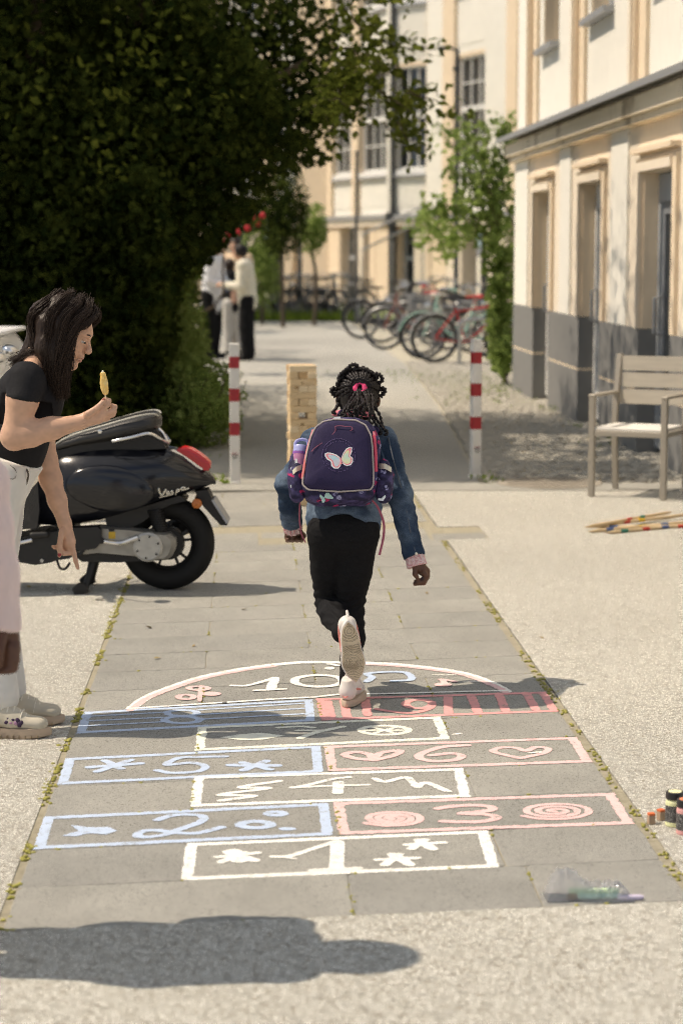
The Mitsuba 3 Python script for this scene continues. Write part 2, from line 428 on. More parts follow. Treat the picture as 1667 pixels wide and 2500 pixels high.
def hexlin(r, g, b):
    """sRGB 0-255 to linear."""
    c = np.array([r, g, b]) / 255.0
    return [float(x / 12.92 if x <= 0.04045 else ((x + 0.055) / 1.055) ** 2.4) for x in c]
SQUARES = {'1': {'c': 'white', 'frame': [[-0.433, 5.667], [0.417, 5.799], [0.423, 5.438], [-0.422, 5.321]], 'digit': [([[-0.187, 5.537], [-0.141, 5.543], [-0.089, 5.602], [-0.018, 5.681]], 0.02), ([[-0.16, 5.535], [-0.126, 5.518]], 0.012), ([[-0.011, 5.676], [-0.013, 5.432]], 0.034), ([[-0.079, 5.41], [-0.017, 5.418], [0.045, 5.43]], 0.022)], 'fig': [('star', [([[-0.339, 5.533], [-0.228, 5.573]], 0.016), ([[-0.313, 5.581], [-0.235, 5.502]], 0.02), ([[-0.326, 5.484], [-0.27, 5.575]], 0.016), ([[-0.297, 5.584], [-0.277, 5.502]], 0.03)]), ('star', [([[0.181, 5.65], [0.285, 5.673]], 0.016), ([[0.217, 5.694], [0.252, 5.612]], 0.022), ([[0.193, 5.612], [0.235, 5.699]], 0.018)]), ('star', [([[0.098, 5.507], [0.205, 5.523]], 0.016), ([[0.141, 5.557], [0.184, 5.465]], 0.022), ([[0.116, 5.459], [0.156, 5.557]], 0.018)])]}, '2': {'c': 'blue', 'frame': [[-0.869, 5.942], [-0.04, 6.096], [-0.024, 5.749], [-0.851, 5.607]], 'digit': [([[-0.534, 5.907], [-0.497, 5.953], [-0.442, 5.965], [-0.403, 5.938], [-0.41, 5.88], [-0.463, 5.806], [-0.503, 5.75], [-0.55, 5.727], [-0.577, 5.74], [-0.565, 5.786], [-0.523, 5.796], [-0.466, 5.77], [-0.406, 5.77], [-0.344, 5.828]], 0.024)], 'fig': [('fish', [('poly', [[-0.789, 5.74], [-0.751, 5.792], [-0.779, 5.852], [-0.72, 5.828], [-0.67, 5.83], [-0.637, 5.792], [-0.667, 5.752], [-0.718, 5.766], [-0.749, 5.733]])]), ('bubble', [([[-0.203, 5.856], [-0.205, 5.845], [-0.211, 5.835], [-0.222, 5.827], [-0.235, 5.823], [-0.249, 5.822], [-0.264, 5.825], [-0.276, 5.831], [-0.286, 5.84], [-0.291, 5.85], [-0.291, 5.862], [-0.287, 5.872], [-0.279, 5.881], [-0.266, 5.888], [-0.252, 5.891], [-0.238, 5.89], [-0.224, 5.885], [-0.213, 5.877], [-0.205, 5.867], [-0.203, 5.856]], 0.028)]), ('bubble', [([[-0.169, 5.974], [-0.17, 5.968], [-0.173, 5.962], [-0.179, 5.958], [-0.186, 5.956], [-0.194, 5.955], [-0.201, 5.957], [-0.208, 5.96], [-0.213, 5.965], [-0.216, 5.971], [-0.216, 5.977], [-0.214, 5.983], [-0.209, 5.988], [-0.203, 5.991], [-0.195, 5.993], [-0.187, 5.992], [-0.18, 5.99], [-0.174, 5.986], [-0.17, 5.98], [-0.169, 5.974]], 0.024)]), ('bubble', [('poly', [[-0.13, 5.812], [-0.131, 5.806], [-0.135, 5.801], [-0.141, 5.797], [-0.149, 5.794], [-0.157, 5.794], [-0.165, 5.795], [-0.172, 5.798], [-0.177, 5.803], [-0.18, 5.809], [-0.18, 5.815], [-0.178, 5.82], [-0.173, 5.825], [-0.166, 5.828], [-0.158, 5.83], [-0.149, 5.829], [-0.142, 5.827], [-0.135, 5.823], [-0.131, 5.817], [-0.13, 5.812]])])]}, '3': {'c': 'pink', 'frame': [[-0.025, 6.101], [0.83, 6.21], [0.844, 5.863], [-0.006, 5.753]], 'digit': [([[0.285, 6.028], [0.319, 6.051], [0.397, 6.066], [0.446, 6.042], [0.431, 6.004], [0.353, 5.976], [0.428, 5.962], [0.453, 5.925], [0.404, 5.888], [0.342, 5.884], [0.295, 5.89]], 0.026)], 'fig': [('rose', [([[0.146, 5.916], [0.143, 5.915], [0.14, 5.916], [0.136, 5.918], [0.134, 5.921], [0.133, 5.925], [0.134, 5.93], [0.137, 5.935], [0.141, 5.938], [0.148, 5.941], [0.155, 5.941], [0.162, 5.939], [0.169, 5.934], [0.173, 5.928], [0.175, 5.92], [0.174, 5.912], [0.169, 5.904], [0.162, 5.897], [0.152, 5.893], [0.14, 5.892], [0.129, 5.894], [0.118, 5.9], [0.11, 5.909], [0.106, 5.92], [0.107, 5.933], [0.112, 5.945], [0.121, 5.955], [0.135, 5.962], [0.15, 5.965], [0.167, 5.964], [0.182, 5.957], [0.194, 5.946], [0.201, 5.932], [0.202, 5.916], [0.198, 5.9], [0.187, 5.885], [0.171, 5.875], [0.152, 5.869], [0.132, 5.869], [0.112, 5.875], [0.095, 5.886], [0.084, 5.902], [0.079, 5.922], [0.081, 5.942], [0.091, 5.961], [0.108, 5.977], [0.13, 5.987], [0.156, 5.99], [0.181, 5.986], [0.203, 5.974], [0.22, 5.956], [0.229, 5.933], [0.229, 5.909], [0.22, 5.886], [0.203, 5.866], [0.179, 5.851], [0.151, 5.845], [0.121, 5.846], [0.094, 5.856], [0.071, 5.874]], 0.021)]), ('rose', [([[0.628, 5.996], [0.624, 5.996], [0.62, 5.997], [0.616, 5.999], [0.613, 6.003], [0.612, 6.007], [0.614, 6.013], [0.618, 6.018], [0.624, 6.022], [0.632, 6.025], [0.64, 6.025], [0.649, 6.023], [0.657, 6.018], [0.662, 6.01], [0.663, 6.001], [0.661, 5.992], [0.655, 5.983], [0.645, 5.975], [0.632, 5.97], [0.618, 5.969], [0.604, 5.972], [0.592, 5.979], [0.584, 5.989], [0.58, 6.002], [0.581, 6.016], [0.588, 6.03], [0.601, 6.041], [0.618, 6.05], [0.637, 6.053], [0.657, 6.051], [0.674, 6.044], [0.688, 6.031], [0.695, 6.015], [0.696, 5.996], [0.689, 5.978], [0.675, 5.962], [0.655, 5.95], [0.631, 5.943], [0.606, 5.943], [0.583, 5.949], [0.563, 5.963], [0.55, 5.981], [0.546, 6.003], [0.551, 6.027], [0.565, 6.048], [0.587, 6.066], [0.615, 6.078], [0.646, 6.081], [0.676, 6.076], [0.702, 6.063], [0.721, 6.042], [0.73, 6.016], [0.728, 5.989], [0.715, 5.962], [0.692, 5.939], [0.662, 5.923], [0.627, 5.915], [0.591, 5.917], [0.559, 5.929], [0.533, 5.949]], 0.02)])]}, '4': {'c': 'white', 'frame': [[-0.463, 6.409], [0.388, 6.518], [0.391, 6.162], [-0.45, 6.05]], 'digit': [([[0.025, 6.401], [-0.031, 6.374], [-0.099, 6.308], [-0.153, 6.271]], 0.018), ([[-0.153, 6.271], [-0.044, 6.292], [0.082, 6.306]], 0.017), ([[-0.009, 6.33], [-0.012, 6.211]], 0.03)], 'fig': [('zigzag', [([[-0.192, 6.352], [-0.312, 6.277], [-0.225, 6.263], [-0.372, 6.188], [-0.263, 6.174], [-0.365, 6.119]], 0.02)]), ('zigzag', [([[0.105, 6.382], [0.134, 6.342], [0.204, 6.395], [0.233, 6.28], [0.26, 6.332], [0.325, 6.229]], 0.021)])]}, '5': {'c': 'blue', 'frame': [[-0.898, 6.647], [-0.07, 6.822], [-0.058, 6.465], [-0.879, 6.308]], 'digit': [([[-0.381, 6.669], [-0.466, 6.661], [-0.528, 6.65], [-0.562, 6.558], [-0.486, 6.584], [-0.436, 6.541], [-0.456, 6.473], [-0.538, 6.454], [-0.586, 6.486]], 0.023)], 'fig': [('star', [([[-0.806, 6.526], [-0.648, 6.576]], 0.02), ([[-0.775, 6.471], [-0.684, 6.622]], 0.018), ([[-0.767, 6.614], [-0.702, 6.508]], 0.018)]), ('star', [([[-0.356, 6.553], [-0.205, 6.548]], 0.022), ([[-0.313, 6.488], [-0.243, 6.609]], 0.02), ([[-0.321, 6.589], [-0.227, 6.496]], 0.018)])]}, '6': {'c': 'pink', 'frame': [[-0.057, 6.816], [0.798, 6.946], [0.81, 6.593], [-0.044, 6.476]], 'digit': [([[0.419, 6.824], [0.336, 6.8], [0.272, 6.723], [0.252, 6.656], [0.292, 6.607], [0.362, 6.619], [0.394, 6.673], [0.36, 6.711], [0.295, 6.685]], 0.026)], 'fig': [('butterfly', [([[0.102, 6.622], [0.043, 6.645], [0.009, 6.694], [0.05, 6.729], [0.092, 6.697], [0.102, 6.622]], 0.026), ([[0.105, 6.616], [0.128, 6.714], [0.192, 6.75], [0.173, 6.685], [0.105, 6.616]], 0.024)]), ('heart', [([[0.581, 6.645], [0.502, 6.732], [0.531, 6.791], [0.584, 6.782], [0.609, 6.744], [0.646, 6.797], [0.685, 6.779], [0.667, 6.72], [0.617, 6.673], [0.581, 6.645]], 0.022)])]}, '7': {'c': 'cream', 'frame': [[-0.498, 7.099], [0.351, 7.258], [0.367, 6.916], [-0.485, 6.748]], 'digit': [([[-0.22, 7.081], [-0.147, 7.099], [-0.1, 7.081]], 0.02), ([[0.005, 7.098], [-0.087, 7.008], [-0.141, 6.926]], 0.024), ([[-0.154, 7.04], [-0.051, 7.04]], 0.016)], 'fig': [('leaf', [('poly', [[-0.412, 6.934], [-0.343, 6.985], [-0.271, 7.003], [-0.19, 6.96], [-0.267, 6.904], [-0.339, 6.898]])]), ('wheel', [([[0.231, 7.043], [0.226, 7.021], [0.212, 7.002], [0.192, 6.987], [0.167, 6.978], [0.14, 6.976], [0.114, 6.981], [0.092, 6.993], [0.075, 7.011], [0.067, 7.032], [0.067, 7.054], [0.076, 7.075], [0.093, 7.093], [0.116, 7.105], [0.143, 7.111], [0.17, 7.109], [0.195, 7.1], [0.215, 7.085], [0.227, 7.065], [0.231, 7.043]], 0.022), ([[0.082, 7.043], [0.215, 7.043]], 0.016), ([[0.112, 7.085], [0.184, 6.998]], 0.014), ([[0.186, 7.085], [0.111, 6.998]], 0.014)])]}, '8': {'c': 'blue', 'frame': [[-0.923, 7.331], [-0.106, 7.543], [-0.093, 7.187], [-0.907, 6.994]], 'digit': [([[-0.515, 7.311], [-0.517, 7.296], [-0.524, 7.282], [-0.537, 7.272], [-0.552, 7.266], [-0.57, 7.265], [-0.587, 7.268], [-0.603, 7.277], [-0.614, 7.289], [-0.621, 7.303], [-0.623, 7.319], [-0.618, 7.333], [-0.608, 7.346], [-0.594, 7.354], [-0.577, 7.358], [-0.559, 7.357], [-0.542, 7.35], [-0.528, 7.34], [-0.519, 7.326], [-0.515, 7.311]], 0.024), ([[-0.498, 7.203], [-0.5, 7.187], [-0.509, 7.172], [-0.523, 7.16], [-0.542, 7.154], [-0.562, 7.152], [-0.582, 7.156], [-0.6, 7.166], [-0.614, 7.179], [-0.622, 7.195], [-0.623, 7.212], [-0.618, 7.228], [-0.606, 7.241], [-0.59, 7.251], [-0.57, 7.255], [-0.549, 7.254], [-0.53, 7.247], [-0.513, 7.235], [-0.503, 7.22], [-0.498, 7.203]], 0.026)], 'fig': [('stripe', [([[-0.884, 7.261], [-0.635, 7.323]], 0.016), ([[-0.514, 7.361], [-0.14, 7.47]], 0.016)]), ('stripe', [([[-0.881, 7.188], [-0.635, 7.24]], 0.017), ([[-0.502, 7.286], [-0.139, 7.387]], 0.017)]), ('stripe', [([[-0.88, 7.11], [-0.629, 7.17]], 0.017), ([[-0.497, 7.212], [-0.137, 7.299]], 0.017)])]}, '9': {'c': 'red', 'frame': [[-0.094, 7.557], [0.765, 7.678], [0.78, 7.337], [-0.071, 7.194]], 'digit': [([[0.33, 7.461], [0.327, 7.438], [0.318, 7.417], [0.306, 7.401], [0.291, 7.392], [0.275, 7.39], [0.26, 7.396], [0.247, 7.409], [0.238, 7.427], [0.234, 7.449], [0.234, 7.473], [0.24, 7.496], [0.251, 7.515], [0.265, 7.528], [0.28, 7.534], [0.296, 7.532], [0.311, 7.522], [0.322, 7.506], [0.329, 7.485], [0.33, 7.461]], 0.028), ([[0.333, 7.461], [0.313, 7.376], [0.246, 7.313], [0.162, 7.348], [0.128, 7.376]], 0.024)], 'fig': [('stripe', [([[-0.052, 7.505], [-0.035, 7.217]], 0.034)]), ('stripe', [([[0.009, 7.519], [0.02, 7.238]], 0.034)]), ('stripe', [([[0.088, 7.534], [0.092, 7.279]], 0.034)]), ('stripe', [([[0.394, 7.593], [0.382, 7.313]], 0.034)]), ('stripe', [([[0.48, 7.615], [0.488, 7.327]], 0.034)]), ('stripe', [([[0.585, 7.638], [0.589, 7.348]], 0.034)]), ('stripe', [([[0.689, 7.653], [0.699, 7.369]], 0.034)])]}}
ARCH = {'arch': [[-0.759, 7.387], [-0.715, 7.589], [-0.63, 7.782], [-0.538, 7.944], [-0.439, 8.055], [-0.337, 8.143], [-0.216, 8.213], [-0.123, 8.24], [0.093, 8.223], [0.216, 8.194], [0.345, 8.125], [0.454, 8.041], [0.526, 7.93], [0.574, 7.823], [0.601, 7.745], [0.617, 7.678]], 'base': [[-0.752, 7.387], [-0.52, 7.457], [-0.241, 7.543], [-0.099, 7.576], [-0.023, 7.619], [0.177, 7.638], [0.418, 7.668], [0.624, 7.691]], 'digit': [([[-0.414, 7.778], [-0.359, 7.778], [-0.303, 7.853], [-0.253, 7.925]], 0.022), ([[-0.257, 7.918], [-0.265, 7.729]], 0.034), ([[-0.322, 7.691], [-0.214, 7.716]], 0.022), ([[0.007, 7.865], [0.002, 7.83], [-0.013, 7.8], [-0.035, 7.776], [-0.063, 7.762], [-0.094, 7.76], [-0.124, 7.768], [-0.15, 7.787], [-0.169, 7.814], [-0.18, 7.847], [-0.18, 7.882], [-0.171, 7.916], [-0.152, 7.944], [-0.127, 7.964], [-0.096, 7.972], [-0.065, 7.969], [-0.036, 7.955], [-0.013, 7.931], [0.002, 7.899], [0.007, 7.865]], 0.03)], 'fig': [('note', 'blue', [([[0.096, 7.852], [0.118, 7.933], [0.105, 8.01], [0.24, 8.032], [0.269, 7.893], [0.197, 7.863]], 0.026)]), ('clef', 'pink', [([[-0.546, 7.576], [-0.547, 7.563], [-0.55, 7.551], [-0.557, 7.542], [-0.565, 7.537], [-0.574, 7.536], [-0.583, 7.539], [-0.592, 7.547], [-0.598, 7.557], [-0.602, 7.569], [-0.603, 7.583], [-0.601, 7.595], [-0.596, 7.606], [-0.589, 7.613], [-0.58, 7.616], [-0.57, 7.615], [-0.561, 7.61], [-0.554, 7.601], [-0.548, 7.589], [-0.546, 7.576]], 0.022), ([[-0.502, 7.729], [-0.503, 7.718], [-0.508, 7.708], [-0.517, 7.7], [-0.527, 7.696], [-0.539, 7.695], [-0.551, 7.698], [-0.561, 7.704], [-0.569, 7.713], [-0.574, 7.724], [-0.575, 7.735], [-0.572, 7.746], [-0.565, 7.755], [-0.555, 7.761], [-0.544, 7.764], [-0.532, 7.763], [-0.521, 7.759], [-0.511, 7.751], [-0.505, 7.741], [-0.502, 7.729]], 0.022), ('poly', [[-0.448, 7.63], [-0.449, 7.618], [-0.454, 7.607], [-0.463, 7.599], [-0.474, 7.594], [-0.486, 7.593], [-0.498, 7.596], [-0.509, 7.602], [-0.517, 7.612], [-0.522, 7.624], [-0.522, 7.636], [-0.519, 7.648], [-0.512, 7.657], [-0.502, 7.664], [-0.49, 7.667], [-0.478, 7.666], [-0.466, 7.661], [-0.457, 7.653], [-0.45, 7.642], [-0.448, 7.63]]), ([[-0.533, 7.775], [-0.52, 7.503]], 0.014)]), ('note', 'pink', [('poly', [[0.42, 7.794], [0.417, 7.782], [0.412, 7.772], [0.403, 7.763], [0.393, 7.759], [0.382, 7.758], [0.371, 7.761], [0.362, 7.767], [0.356, 7.777], [0.352, 7.788], [0.353, 7.8], [0.357, 7.812], [0.364, 7.821], [0.374, 7.828], [0.385, 7.831], [0.396, 7.83], [0.406, 7.825], [0.414, 7.817], [0.419, 7.806], [0.42, 7.794]]), ([[0.38, 7.893], [0.407, 7.879], [0.433, 7.852]], 0.02), ([[0.385, 7.893], [0.397, 7.799]], 0.02)]), ('note', 'white', [('poly', [[-0.028, 8.108], [-0.029, 8.098], [-0.032, 8.09], [-0.037, 8.083], [-0.043, 8.08], [-0.049, 8.079], [-0.055, 8.081], [-0.061, 8.086], [-0.065, 8.094], [-0.067, 8.103], [-0.067, 8.112], [-0.065, 8.121], [-0.061, 8.129], [-0.056, 8.134], [-0.049, 8.136], [-0.043, 8.136], [-0.037, 8.132], [-0.032, 8.125], [-0.029, 8.117], [-0.028, 8.108]]), ([[-0.05, 8.191], [-0.033, 8.18], [-0.013, 8.159]], 0.02)])]}
# ------------------------------------------------------------------ surfaces of the ground
def _stones(p, n, uv):
    d1, d2, r = voronoi(p.x * 138, p.y * 138)
    e, g, r2 = voronoi(p.x * 47 + 3.7, p.y * 47)
    gap = smoothstep(0.03, 0.30, d2 - d1)
    patch = fbm(p.x * 0.9, p.y * 0.9, 0.0, octaves=4)
    c = mix((0.41, 0.395, 0.34), (0.74, 0.725, 0.66), smoothstep(0.10, 0.80, r))
    c = dr.select(r > 0.9, mi.Color3f(0.30, 0.26, 0.20), c)
    c = dr.select(r2 > 0.86, c * 0.80, c)
    return mix((0.245, 0.235, 0.20), c, gap) * (0.86 + 0.22 * patch)


def _stone_h(p, n, uv):
    d1, d2, r = voronoi(p.x * 138, p.y * 138)
    return smoothstep(0.0, 0.3, d2 - d1) * (0.6 + 0.4 * r)


mat('exposed_aggregate', _stones, 0.75, bump=_stone_h, bump_scale=0.0022)


def _slab(base, seed):
    b = base

    def f(p, n, uv):
        g = noise(p.x * 260, p.y * 260, seed)
        g2 = noise(p.x * 620 + 5, p.y * 620, seed)
        st = fbm(p.x * 5.5 + seed, p.y * 5.5, seed, octaves=4)
        st2 = fbm(p.x * 21 + seed, p.y * 21, seed, octaves=3)
        c = mi.Color3f(b[0], b[1], b[2]) * (0.70 + 0.32 * g + 0.26 * g2) * (0.80 + 0.28 * st + 0.12 * st2)
        c = dr.select(g2 > 0.90, c * 1.35, c)
        return dr.select(g < 0.17, c * 0.55, c)
    return f


for i, (b, s) in enumerate((((0.262, 0.258, 0.235), 1.0), ((0.246, 0.243, 0.223), 7.0), ((0.276, 0.271, 0.245), 13.0))):
    mat(f'slab_stone_{i}', _slab(b, s), 0.8, spec=0.3)
mat('joint_soil', lambda p, n, uv: mix((0.20, 0.18, 0.13), (0.36, 0.33, 0.25), fbm(p.x * 60, p.y * 60, 0, octaves=3)), 0.95, spec=0.1)
mat('moss', lambda p, n, uv: mix((0.22, 0.21, 0.05), (0.42, 0.39, 0.12), noise(p.x * 90, p.y * 90, p.z * 90)), 0.9, spec=0.1)


def _asphalt(p, n, uv):
    g = noise(p.x * 110, p.y * 110)
    st = fbm(p.x * 0.8, p.y * 0.35, 0.0, octaves=4)
    return mi.Color3f(0.33, 0.322, 0.29) * (0.75 + 0.35 * g) * (0.75 + 0.45 * st)


mat('path_concrete', _asphalt, 0.85, spec=0.2)
mat('soil', lambda p, n, uv: mix((0.28, 0.26, 0.20), (0.44, 0.41, 0.33), fbm(p.x * 3, p.y * 3, 0, octaves=4)), 0.95, spec=0.1)
for i, c in enumerate(((0.37, 0.35, 0.30), (0.29, 0.275, 0.24), (0.44, 0.42, 0.36))):
    mat(f'cobble_{i}', c, 0.75)

XL = lambda y: -0.0433 * y - 0.613
XR = lambda y: -0.0490 * y + 1.140
ROW = 0.352


def slab_pt(s, k):
    yk = 5.035 + ROW * k
    sl = min(0.14 + 0.01 * max(k, 0), 0.20)
    y = yk + sl * (s - 0.5) * 1.72
    return np.array([XL(y) + s * (XR(y) - XL(y)), y])


K_END = 26
strip_outline = Polygon([slab_pt(0, 0), slab_pt(1, 0), slab_pt(1, 18.7), slab_pt(1.17, 18.7), slab_pt(1.17, 20.2), slab_pt(1, 20.2), slab_pt(1, K_END), slab_pt(0, K_END)])

g = struct('ground')
put(g, sheet(sbox(-150, -60, 150, 400), -0.05), 'soil', smooth=False)
court = struct('courtyard_pavement', 'pale exposed aggregate concrete of the courtyard')
yard = sbox(-9, -4, 9, 14.2).difference(strip_outline.buffer(0.0).union(
    Polygon([slab_pt(0, 0) + [-0.022, 0], slab_pt(1, 0) + [0.03, 0], slab_pt(1, K_END) + [0.03, 0.3], slab_pt(0, K_END) + [-0.022, 0.3]])))
put(court, sheet(yard, 0.0, 0.045), 'exposed_aggregate', smooth=False)
joint = struct('joint_bed')
put(joint, sheet(strip_outline.buffer(0.03, join_style=2), -0.0035), 'joint_soil', smooth=False)

rng = np.random.default_rng(4)
paved = struct('paved_path', 'path of long grey concrete slabs laid in courses')
BAND = (19, 20)
joint_lines = []


def slab(c4, z, matname, ch=0.0025):
    P = Polygon(c4).buffer(-0.0013, join_style=2)
    q = np.array(P.exterior.coords)[:4]
    ctr = q.mean(0)
    rings = []
    pts = []
    for i in range(4):
        a, b = q[i], q[(i + 1) % 4]
        L = np.linalg.norm(b - a)
        for t in (0.012 / L, 0.33, 0.67, 1 - 0.012 / L):
            p = a + (b - a) * t
            nrm = np.array([-(b - a)[1], (b - a)[0]]) / L
            pts.append(p + nrm * rng.uniform(-0.0018, 0.0018))
    pts = np.array(pts)
    inn = pts + (ctr - pts) / np.linalg.norm(ctr - pts, axis=1, keepdims=True) * ch
    rings = [np.column_stack([pts, np.full(16, -0.045)]), np.column_stack([pts, np.full(16, z - ch)]), np.column_stack([inn, np.full(16, z)])]
    m = loft(rings, cap=False)
    v, f = trimesh.creation.triangulate_polygon(Polygon(inn), engine='earcut')
    top = trimesh.Trimesh(np.column_stack([v, np.full(len(v), z)]), f, process=False)
    if top.face_normals[0][2] < 0:
        top.invert()
    return part(paved, 'slab', cat(m, top), matname, smooth=False)


for k in range(0, K_END):
    if k in BAND:
        continue
    cuts = [0, 0.5, 1] if k % 2 == 0 else [0, 0.25, 0.75, 1]
    if k == 0:
        cuts = [0, 0.5, 0.78, 1]
    k1 = 18.7 if k == 18 else k + 1
    for a, b in zip(cuts[:-1], cuts[1:]):
        slab([slab_pt(a, k), slab_pt(b, k), slab_pt(b, k1), slab_pt(a, k1)], rng.uniform(-0.0010, 0.0), f'slab_stone_{rng.integers(3)}')
    for a in cuts[1:-1]:
        joint_lines.append((slab_pt(a, k), slab_pt(a, k1), 0.8))
    joint_lines.append((slab_pt(0, k), slab_pt(1, k), 0.12))
    joint_lines.append((slab_pt(0, k) + [-0.011, 0], slab_pt(0, k1) + [-0.011, 0], 2.4))
    joint_lines.append((slab_pt(1, k) + [0.015, 0], slab_pt(1, k1) + [0.015, 0], 1.6))
for a, b in ((18.7, 19.45), (19.45, 20.2)):                     # the drain band of rougher stones that juts out to the right
    cuts = np.linspace(0, 1.17, 7)
    for c, d in zip(cuts[:-1], cuts[1:]):
        slab([slab_pt(c, a), slab_pt(d, a), slab_pt(d, b), slab_pt(c, b)], rng.uniform(-0.004, -0.001), f'slab_stone_{rng.integers(3)}', ch=0.010)

ico = trimesh.creation.icosphere(subdivisions=0)
blobs = []
for a, b, dens in joint_lines:
    L = np.linalg.norm(b - a)
    for i in range(rng.poisson(L * 42 * dens)):
        t = rng.random()
        if meshkit.noise(np.array([(a + (b - a) * t)[0] * 9, (a + (b - a) * t)[1] * 9, 3.0])) < 0.50:
            continue
        wide = 0.016 if dens > 1 else 0.004
        p = a + (b - a) * t + rng.normal(0, wide * 0.6, 2)
        s = rng.uniform(0.004, 0.009) * (1.05 if dens > 2 else 0.85)
        m = ico.copy()
        m.vertices = m.vertices * rng.uniform(0.7, 1.3, (12, 1)) * [s, s, s * 0.75] + [p[0], p[1], -0.001]
        blobs.append(m)
mo = struct('moss')
labels[mo] = {'kind': 'stuff', 'label': 'yellow green moss growing in the joints of the slab path', 'category': 'moss'}
put(mo, cat(blobs), 'moss', smooth=True)

# the way on between the bollards: a concrete sill, the path, cobbles along the house
sill = struct('threshold_strip', 'pale concrete strip across the way between the bollards')
put(sill, sheet(sbox(-9, 14.2, 9, 14.62).difference(Polygon([slab_pt(0, K_END - 2), slab_pt(1, K_END - 2), slab_pt(1, K_END), slab_pt(0, K_END)])), 0.004, 0.05), 'slab_stone_2', smooth=False)
path_poly = Polygon([(-1.55, 14.62), (0.98, 14.62), (1.02, 22), (0.92, 30), (0.55, 38), (0.1, 50), (-0.1, 62), (-3.4, 62), (-2.9, 40), (-2.3, 28), (-1.75, 20)])
pth = struct('path', 'grey path running back to the far houses')
put(pth, sheet(path_poly, -0.006), 'path_concrete', smooth=False)
side = struct('cobble_bed')
put(side, sheet(sbox(-5, 14.62, 4.5, 46), -0.024), 'soil', smooth=False)


def cobble(x, y, r):
    a = np.sort(rng.uniform(0, 2 * np.pi, 6)) * 0.35 + np.arange(6) * np.pi / 3 * 0.65
    q = np.stack([np.cos(a), np.sin(a)], 1) * r * rng.uniform(0.85, 1.05, (6, 1)) + [x, y]
    c = q.mean(0)
    z = rng.uniform(-0.008, 0.004)
    inn = c + (q - c) * 0.72
    return loft([np.column_stack([q, np.full(6, -0.03)]), np.column_stack([q, np.full(6, z - 0.008)]), np.column_stack([inn, np.full(6, z)])])


cob = struct('cobbles', 'small rough cobbles between the path and the house')
n_c, rest = 0, []
spots = []
for i, y in enumerate(np.arange(14.66, 31, 0.082)):
    xr = np.interp(y, [14.6, 22, 31], [1.02, 1.06, 0.95])
    for x in np.arange(xr + 0.03, 2.9 if y < 24.8 else 2.3, 0.078):
        spots.append((x + (i % 2) * 0.039, y, 0))
    xl = np.interp(y, [14.6, 20, 31], [-1.6, -1.8, -2.45])
    for x in np.arange(xl - 0.7, xl - 0.03, 0.078):
        spots.append((x + (i % 2) * 0.039, y, 1))
for x, y, w in spots:
    m = cobble(x + rng.normal(0, 0.006), y + rng.normal(0, 0.006), 0.041)
    if w == 0 and n_c < 300:
        part(cob, 'stone', m, f'cobble_{rng.integers(3)}', smooth=False)
        n_c += 1
    else:
        rest.append(m)
rk = part(cob, 'stones', cat(rest), 'cobble_0', smooth=False)
labels[rk] = {'kind': 'stuff'}

# ------------------------------------------------------------------ chalk on the slabs
def _chalk(c, s):
    def f(p, n, uv):
        g = noise(p.x * 330, p.y * 330, s)
        g2 = fbm(p.x * 46, p.y * 46, s, octaves=3)
        g3 = noise(p.x * 640 + 3, p.y * 640, s)
        cover = smoothstep(0.30, 0.62, 0.36 * g + 0.30 * g3 + 0.62 * g2) * 0.93
        under = mi.Color3f(0.27, 0.265, 0.24) * (0.7 + 0.5 * g)
        return mix(under, mi.Color3f(c[0], c[1], c[2]) * (0.9 + 0.15 * g2), cover)
    return f


CHALK = {'white': (0.80, 0.79, 0.74), 'cream': (0.78, 0.78, 0.66), 'blue': (0.46, 0.55, 0.70), 'pink': (0.73, 0.50, 0.485), 'red': (0.68, 0.33, 0.32)}
for i, (n_, c) in enumerate(CHALK.items()):
    mat('chalk_' + n_, _chalk(c, 1.5 + i), 0.95, spec=0.1)


def rough_edge(poly, amp, seed):
    """The hand-drawn edge of a chalk mark."""
    out = []
    for g_ in getattr(poly, 'geoms', [poly]):
        if g_.is_empty:
            continue
        rings = []
        for ring in [g_.exterior, *g_.interiors]:
            n_ = max(int(ring.length / 0.008), 8)
            q = np.array([ring.interpolate(i / n_, normalized=True).coords[0] for i in range(n_)])
            nz = np.stack([meshkit.noise(np.column_stack([q * 70, np.full(n_, seed + j * 9.1)])) - 0.5 + 0.6 * (meshkit.noise(np.column_stack([q * 190, np.full(n_, seed + j)])) - 0.5) for j in (0, 1)], 1)
            rings.append(q + nz * amp * 2)
        try:
            pg = Polygon(rings[0], rings[1:]).buffer(0)
            out.append(pg)
        except Exception:
            out.append(g_)
    return unary_union(out)


def mark(strokes, seed, wide=1.18):
    ps = []
    for s in strokes:
        if s[0] == 'poly':
            ps.append(Polygon(s[1]).buffer(0))
        else:
            pts = s[0]
            if len(pts) > 2:
                pts = curve(np.column_stack([pts, np.zeros(len(pts))]), 8 * len(pts))[:, :2]
            ps.append(LineString(pts).buffer(s[1] / 2 * wide))
    return rough_edge(unary_union(ps), 0.0035, seed)


